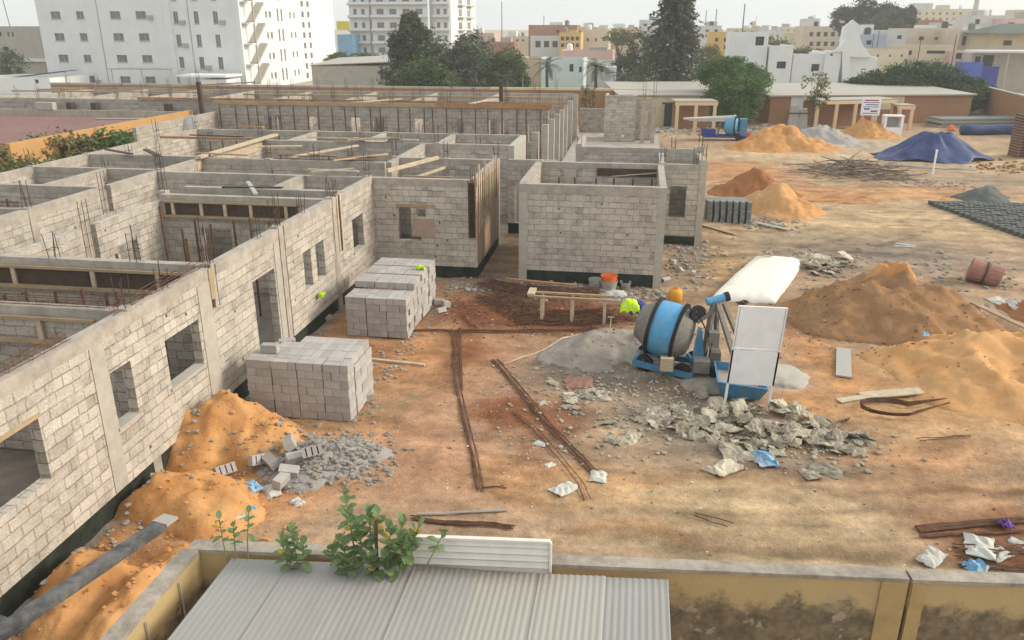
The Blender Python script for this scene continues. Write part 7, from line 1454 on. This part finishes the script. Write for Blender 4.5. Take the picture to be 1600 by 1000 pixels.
for (px, y0_, y1_, dist, r_, lb) in ((1164, 60, 6, 230, .22, "tall thin radio mast right of the conifer"), (1120, 48, 14, 260, .2, "second thin mast left of the tall radio mast"), (1104, 52, 16, 250, .16, "lamp mast with a wide head just right of the conifer"), (1182, 52, 24, 118, .05, "thin aerial standing on the white house roof"), (1528, 30, -6, 420, 1.7, "slender pale minaret on the right skyline"), (850, 40, 24, 206, .12, "aerial on the red parapet house"), (784, 66, 2, 420, .3, "faint far mast above the green trees"), (1374, 95, 48, 140, .08, "rusty lamp pole in front of the blue grey building"), (1366, 96, 52, 139, .08, "second rusty pole beside the blue grey building"), (1440, 90, 56, 124, .08, "street pole in front of the cream balcony house"), (1495, 92, 54, 122, .08, "street pole beside the orange shop front"), (773, 128, 76, 92, .09, "pale concrete pole in the green trees"), (817, 130, 88, 92, .09, "white lamp pole left of the palms")):
    p = AY(px, y1_, dist); o = MB().tube([(p.x, dist, 0), (p.x, dist, p.z)], r_, 7, r_ * .6).build("mast" if "mast" in lb or "aerial" in lb else ("minaret" if "minaret" in lb else "pole"), 'zinc' if 'minaret' in lb or 'white' in lb or 'pale' in lb else 'rebard'); tag(o, lb, "mast" if "mast" in lb or "aerial" in lb else ("minaret" if "minaret" in lb else "pole"))

# ================================================================== trees
def tb_at(px, y): v = AY(px, 100, y); return (v.x, y, 0)
def hz(px, py, y): return AY(px, py, y).z
tree("tree", "tall dark brownish green tree in front of the white tower", tb_at(642, 90), 9, [(0, 0, 3.4, 3.0, 2.4, 3.2), (.1, 0, 6.4, 2.3, 2.0, 2.6), (.2, 0, 8.4, 1.1, 1.0, 1.4)], 'lfdark', 1, ncl=110, nlf=80, ls=.18, tr=.25)
tree("tree", "round grey green tree right of the tall dark one", tb_at(703, 88), 7, [(-1.5, 0, 4.0, 2.8, 2.2, 2.8), (1.4, .5, 4.8, 2.5, 2.0, 2.5), (0, -1, 2.2, 3.6, 1.5, 2.0)], 'lfgrey', 2, ncl=100, nlf=70, ls=.18)
tree("tree", "light green bushy tree at the foot of the dark tree", tb_at(662, 84), 5, [(0, 0, 3.0, 2.8, 1.8, 2.5), (1.8, -.3, 2.4, 2.0, 1.4, 2.0)], 'lfmid', 3, ncl=90, nlf=60, ls=.15)
tree("tree", "dark tree top peeping behind the round grey green one", tb_at(738, 100), 8, [(0, 0, 5.0, 2.4, 1.8, 2.8)], 'lfdark', 4, ncl=80, nlf=50, ls=.16)
tree("tree", "bright green broad tree left of the pale lamp pole", tb_at(770, 92), 6, [(-1.4, 0, 3.4, 2.5, 2.0, 2.5), (1.4, .3, 3.6, 2.3, 1.8, 2.5)], 'lfmid', 5, ncl=100, nlf=70, ls=.17)
tree("tree", "green tree beside the white lamp pole", tb_at(800, 94), 6, [(0, 0, 3.4, 2.0, 1.6, 2.5)], 'lfmid', 6, ncl=70, nlf=46, ls=.15)
for (px, h, fl, lb, y) in ((757, 3.4, 2.1, "short palm with hanging fronds in the green trees", 88), (790, 3.2, 2.0, "short palm in front of the bright green tree", 87), (855, 4.2, 2.3, "palm in front of the pale teal house", 98), (932, 4.3, 2.6, "spreading palm left of the white gate pavilion", 94), (975, 3.4, 2.0, "low palm at the left of the conifer foot", 90), (1002, 3.2, 2.0, "low palm close to the conifer trunk", 89)):
    palm("palm_tree", lb, tb_at(px, y), h, fl, int(px), nf=26)
tree("tree", "small umbrella shaped tree on a thin trunk above the pink wall", tb_at(966, 150), 8, [(0, 0, 6.8, 2.6, 2.0, 1.3)], 'lfolive', 8, ncl=60, nlf=36, ls=.2, tr=.22)
tree("tree", "dull green tree filling the gap left of the conifer", tb_at(1005, 118), 8, [(0, 0, 5.0, 2.4, 2, 3.0), (-1.8, 0, 3.0, 2.2, 2, 2.2)], 'lfdark', 9, ncl=70, nlf=46, ls=.18)
tree("tree", "low hedge like tree under the left side of the conifer", tb_at(990, 92), 3, [(0, 0, 1.8, 2.6, 1.4, 1.6)], 'lfgrey', 10, ncl=60, nlf=40, ls=.15)
# the conifer: whorls of drooping boughs
rr = random.Random(21); cb0 = Vector(tb_at(1052, 96)); cf = thing("conifer", "tall dark conifer with drooping tiers rising above the skyline", "tree", cb0); b = MB()
for k in range(26):
    z = 2.9 + k * .44; fr = 1 - k / 27; L_ = .65 + 4.0 * fr ** .75 * rr.uniform(.8, 1.1)
    for a in range(13):
        an = a * 6.283 / 13 + k * .7 + rr.uniform(-.25, .25); L2_ = L_ * rr.uniform(.7, 1.1)
        for s in range(15):
            t_ = (s + .5) / 15; c = cb0 + Vector((math.cos(an) * L2_ * t_, math.sin(an) * L2_ * t_, z + .35 * t_ - .75 * t_ * t_ * (1 + fr)))
            for j in range(5):
                dv = Vector((rr.gauss(0, 1), rr.gauss(0, 1), rr.gauss(-.3, .5))).normalized(); sv = dv.cross(Vector((rr.gauss(0, 1), rr.gauss(0, 1), 1))).normalized(); s_ = .205 * rr.uniform(.7, 1.3)
                c2 = c + Vector((rr.gauss(0, .10), rr.gauss(0, .10), rr.gauss(0, .07))); b.add([c2 - dv * s_, c2 + sv * s_ * .4, c2 + dv * s_, c2 - sv * s_ * .4], [(0, 1, 2, 3)])
b.build('crown', 'lfconifer', cf, uv=False); MB().tube([cb0 + Vector((0, 0, -.2)), cb0 + Vector((.05, 0, 5)), cb0 + Vector((0, 0, 14.3))], .35, 10, .04).build('trunk', 'bark', cf)
for s in (-1, 1): MB().tube([cb0 + Vector((s * .1, 0, .5)), cb0 + Vector((s * .6, .1, 3.0)), cb0 + Vector((s * 1.2, 0, 4.4))], .2, 8, .08).build('limb', 'bark', cf)
tree("tree", "broad rounded acacia behind the blue machine", tb_at(1142, 77), 5, [(-.3, 2.5, 4.6, 2.7, 2.0, 1.3), (.6, 0, 2.9, 2.7, 2.0, 1.7), (1.5, 2.5, 3.9, 2.3, 1.8, 1.4), (.3, -.8, 1.6, 2.0, 1.2, 1.3)], 'lfacacia', 11, ncl=150, nlf=90, ls=.11, tr=.25, clr=.24, shell=.3)
tree("tree", "wide flat spreading acacia behind the grey roofed shed", tb_at(1432, 92), 4, [(0, 0, 2.6, 5.6, 2.8, 2.5), (-3.6, 0, 2.0, 3.6, 2.2, 1.9), (4.0, 0, 1.9, 3.8, 2.2, 1.9)], 'lfacaciad', 12, ncl=200, nlf=110, ls=.15, tr=.3, clr=.2, shell=.3)
tree("tree", "small yellow green tree at the right end of the spreading acacia", tb_at(1516, 90), 3, [(0, 0, 1.7, 1.6, 1.3, 1.3)], 'lfmid', 13, ncl=50, nlf=40, ls=.12)
tree("tree", "spindly young tree in front of the white rendered shed wall", (P0(1264, 206).x, P0(1264, 206).y - .5, 0), 4.0, [(0, 0, 4.0, 1.0, .8, 1.0), (.3, 0, 2.7, .9, .6, .6)], 'lfolive', 14, ncl=26, nlf=14, ls=.13, tr=.07, clr=.35)
tree("tree", "tall dark tree group on the skyline right of the stepped tower", tb_at(1340, 190), 13, [(-3.5, 0, 10.0, 3.0, 2.5, 2.6), (0, 0, 11.3, 2.2, 2, 3.4), (4.5, 0, 10.5, 3.2, 2.5, 2.6)], 'lfdark', 15, ncl=70, nlf=44, ls=.3, tr=.3)
tree("tree", "bushy dark tree on the skyline left of the hotel block", tb_at(1374, 186), 12, [(1, 0, 9.0, 3.3, 2.5, 2.6), (-2, 0, 8.0, 3.0, 2.5, 2)], 'lfgrey', 16, ncl=70, nlf=44, ls=.3, tr=.3)
tree("tree", "small dark tree touching the hotel block on the skyline", tb_at(1407, 186), 12, [(0, 0, 10.0, 1.8, 1.8, 2.8)], 'lfdark', 17, ncl=50, nlf=44, ls=.3, tr=.3)
tree("tree", "olive green hedge trees behind the white house roof", tb_at(1232, 138), 6, [(-2.2, 0, 5.0, 2.6, 2, 1.7), (2.0, 0, 4.1, 2.6, 2, 1.4), (4.4, 0, 3.8, 2.0, 2, 1.2)], 'lfolive', 18, ncl=70, nlf=40, ls=.18)
tree("tree", "small olive tree behind the left end of the white house", tb_at(1180, 150), 6, [(0, 0, 6.6, 2.2, 1.6, .9)], 'lfolive', 19, ncl=40, nlf=36, ls=.18)
tree("tree", "yellowish tree between the conifer and the white house", tb_at(1108, 110), 5, [(0, 0, 4.2, 1.5, 1.5, 1.9)], 'lfolive', 20, ncl=50, nlf=40, ls=.16)
tree("tree", "round green tree at the left edge below the old grey building", tb_at(12, 118), 4, [(0, 0, 3.0, 2.6, 2, 2.2)], 'lfmid', 22, ncl=70, nlf=44, ls=.16)
tree("tree", "clipped green hedge in front of the blue clad building", tb_at(552, 120), 3, [(-2.2, 0, 4.0, 2.0, 1.5, .9), (1.8, 0, 4.0, 2.6, 1.5, .9)], 'lfmid', 23, ncl=60, nlf=40, ls=.16)
tree("tree", "dry climbing plant on the orange panel in the rear wing doorway", (AY(918, 160, 73).x, 73, 0), 3, [(0, 0, 2.2, .8, .5, 1.5)], 'lfdry', 24, ncl=30, nlf=30, ls=.12, tr=.06)
tag(MB().box(AY(900, 160, 76).x, AY(928, 160, 76).x, 75.9, 76, 0, 1.2).build("panel", 'orangewall'), "low orange board panel seen through the gap at the end of the columns", "panel")

# ================================================================== dusty air
hz_ = bpy.data.materials.new("dusty air"); hz_.use_nodes = True; N = hz_.node_tree.nodes; L = hz_.node_tree.links; N.clear()
o_ = N.new("ShaderNodeOutputMaterial"); v_ = N.new("ShaderNodeVolumePrincipled"); v_.inputs["Color"].default_value = (.93, .94, .92, 1); v_.inputs["Density"].default_value = HAZE; v_.inputs["Anisotropy"].default_value = .2; L.new(v_.outputs[0], o_.inputs["Volume"])
ho = MB().box(-420, 420, -40, 520, -1.5, 40).build("haze", hz_, uv=False); tag(ho, "thin dusty air over the whole place", "haze", kind="stuff")
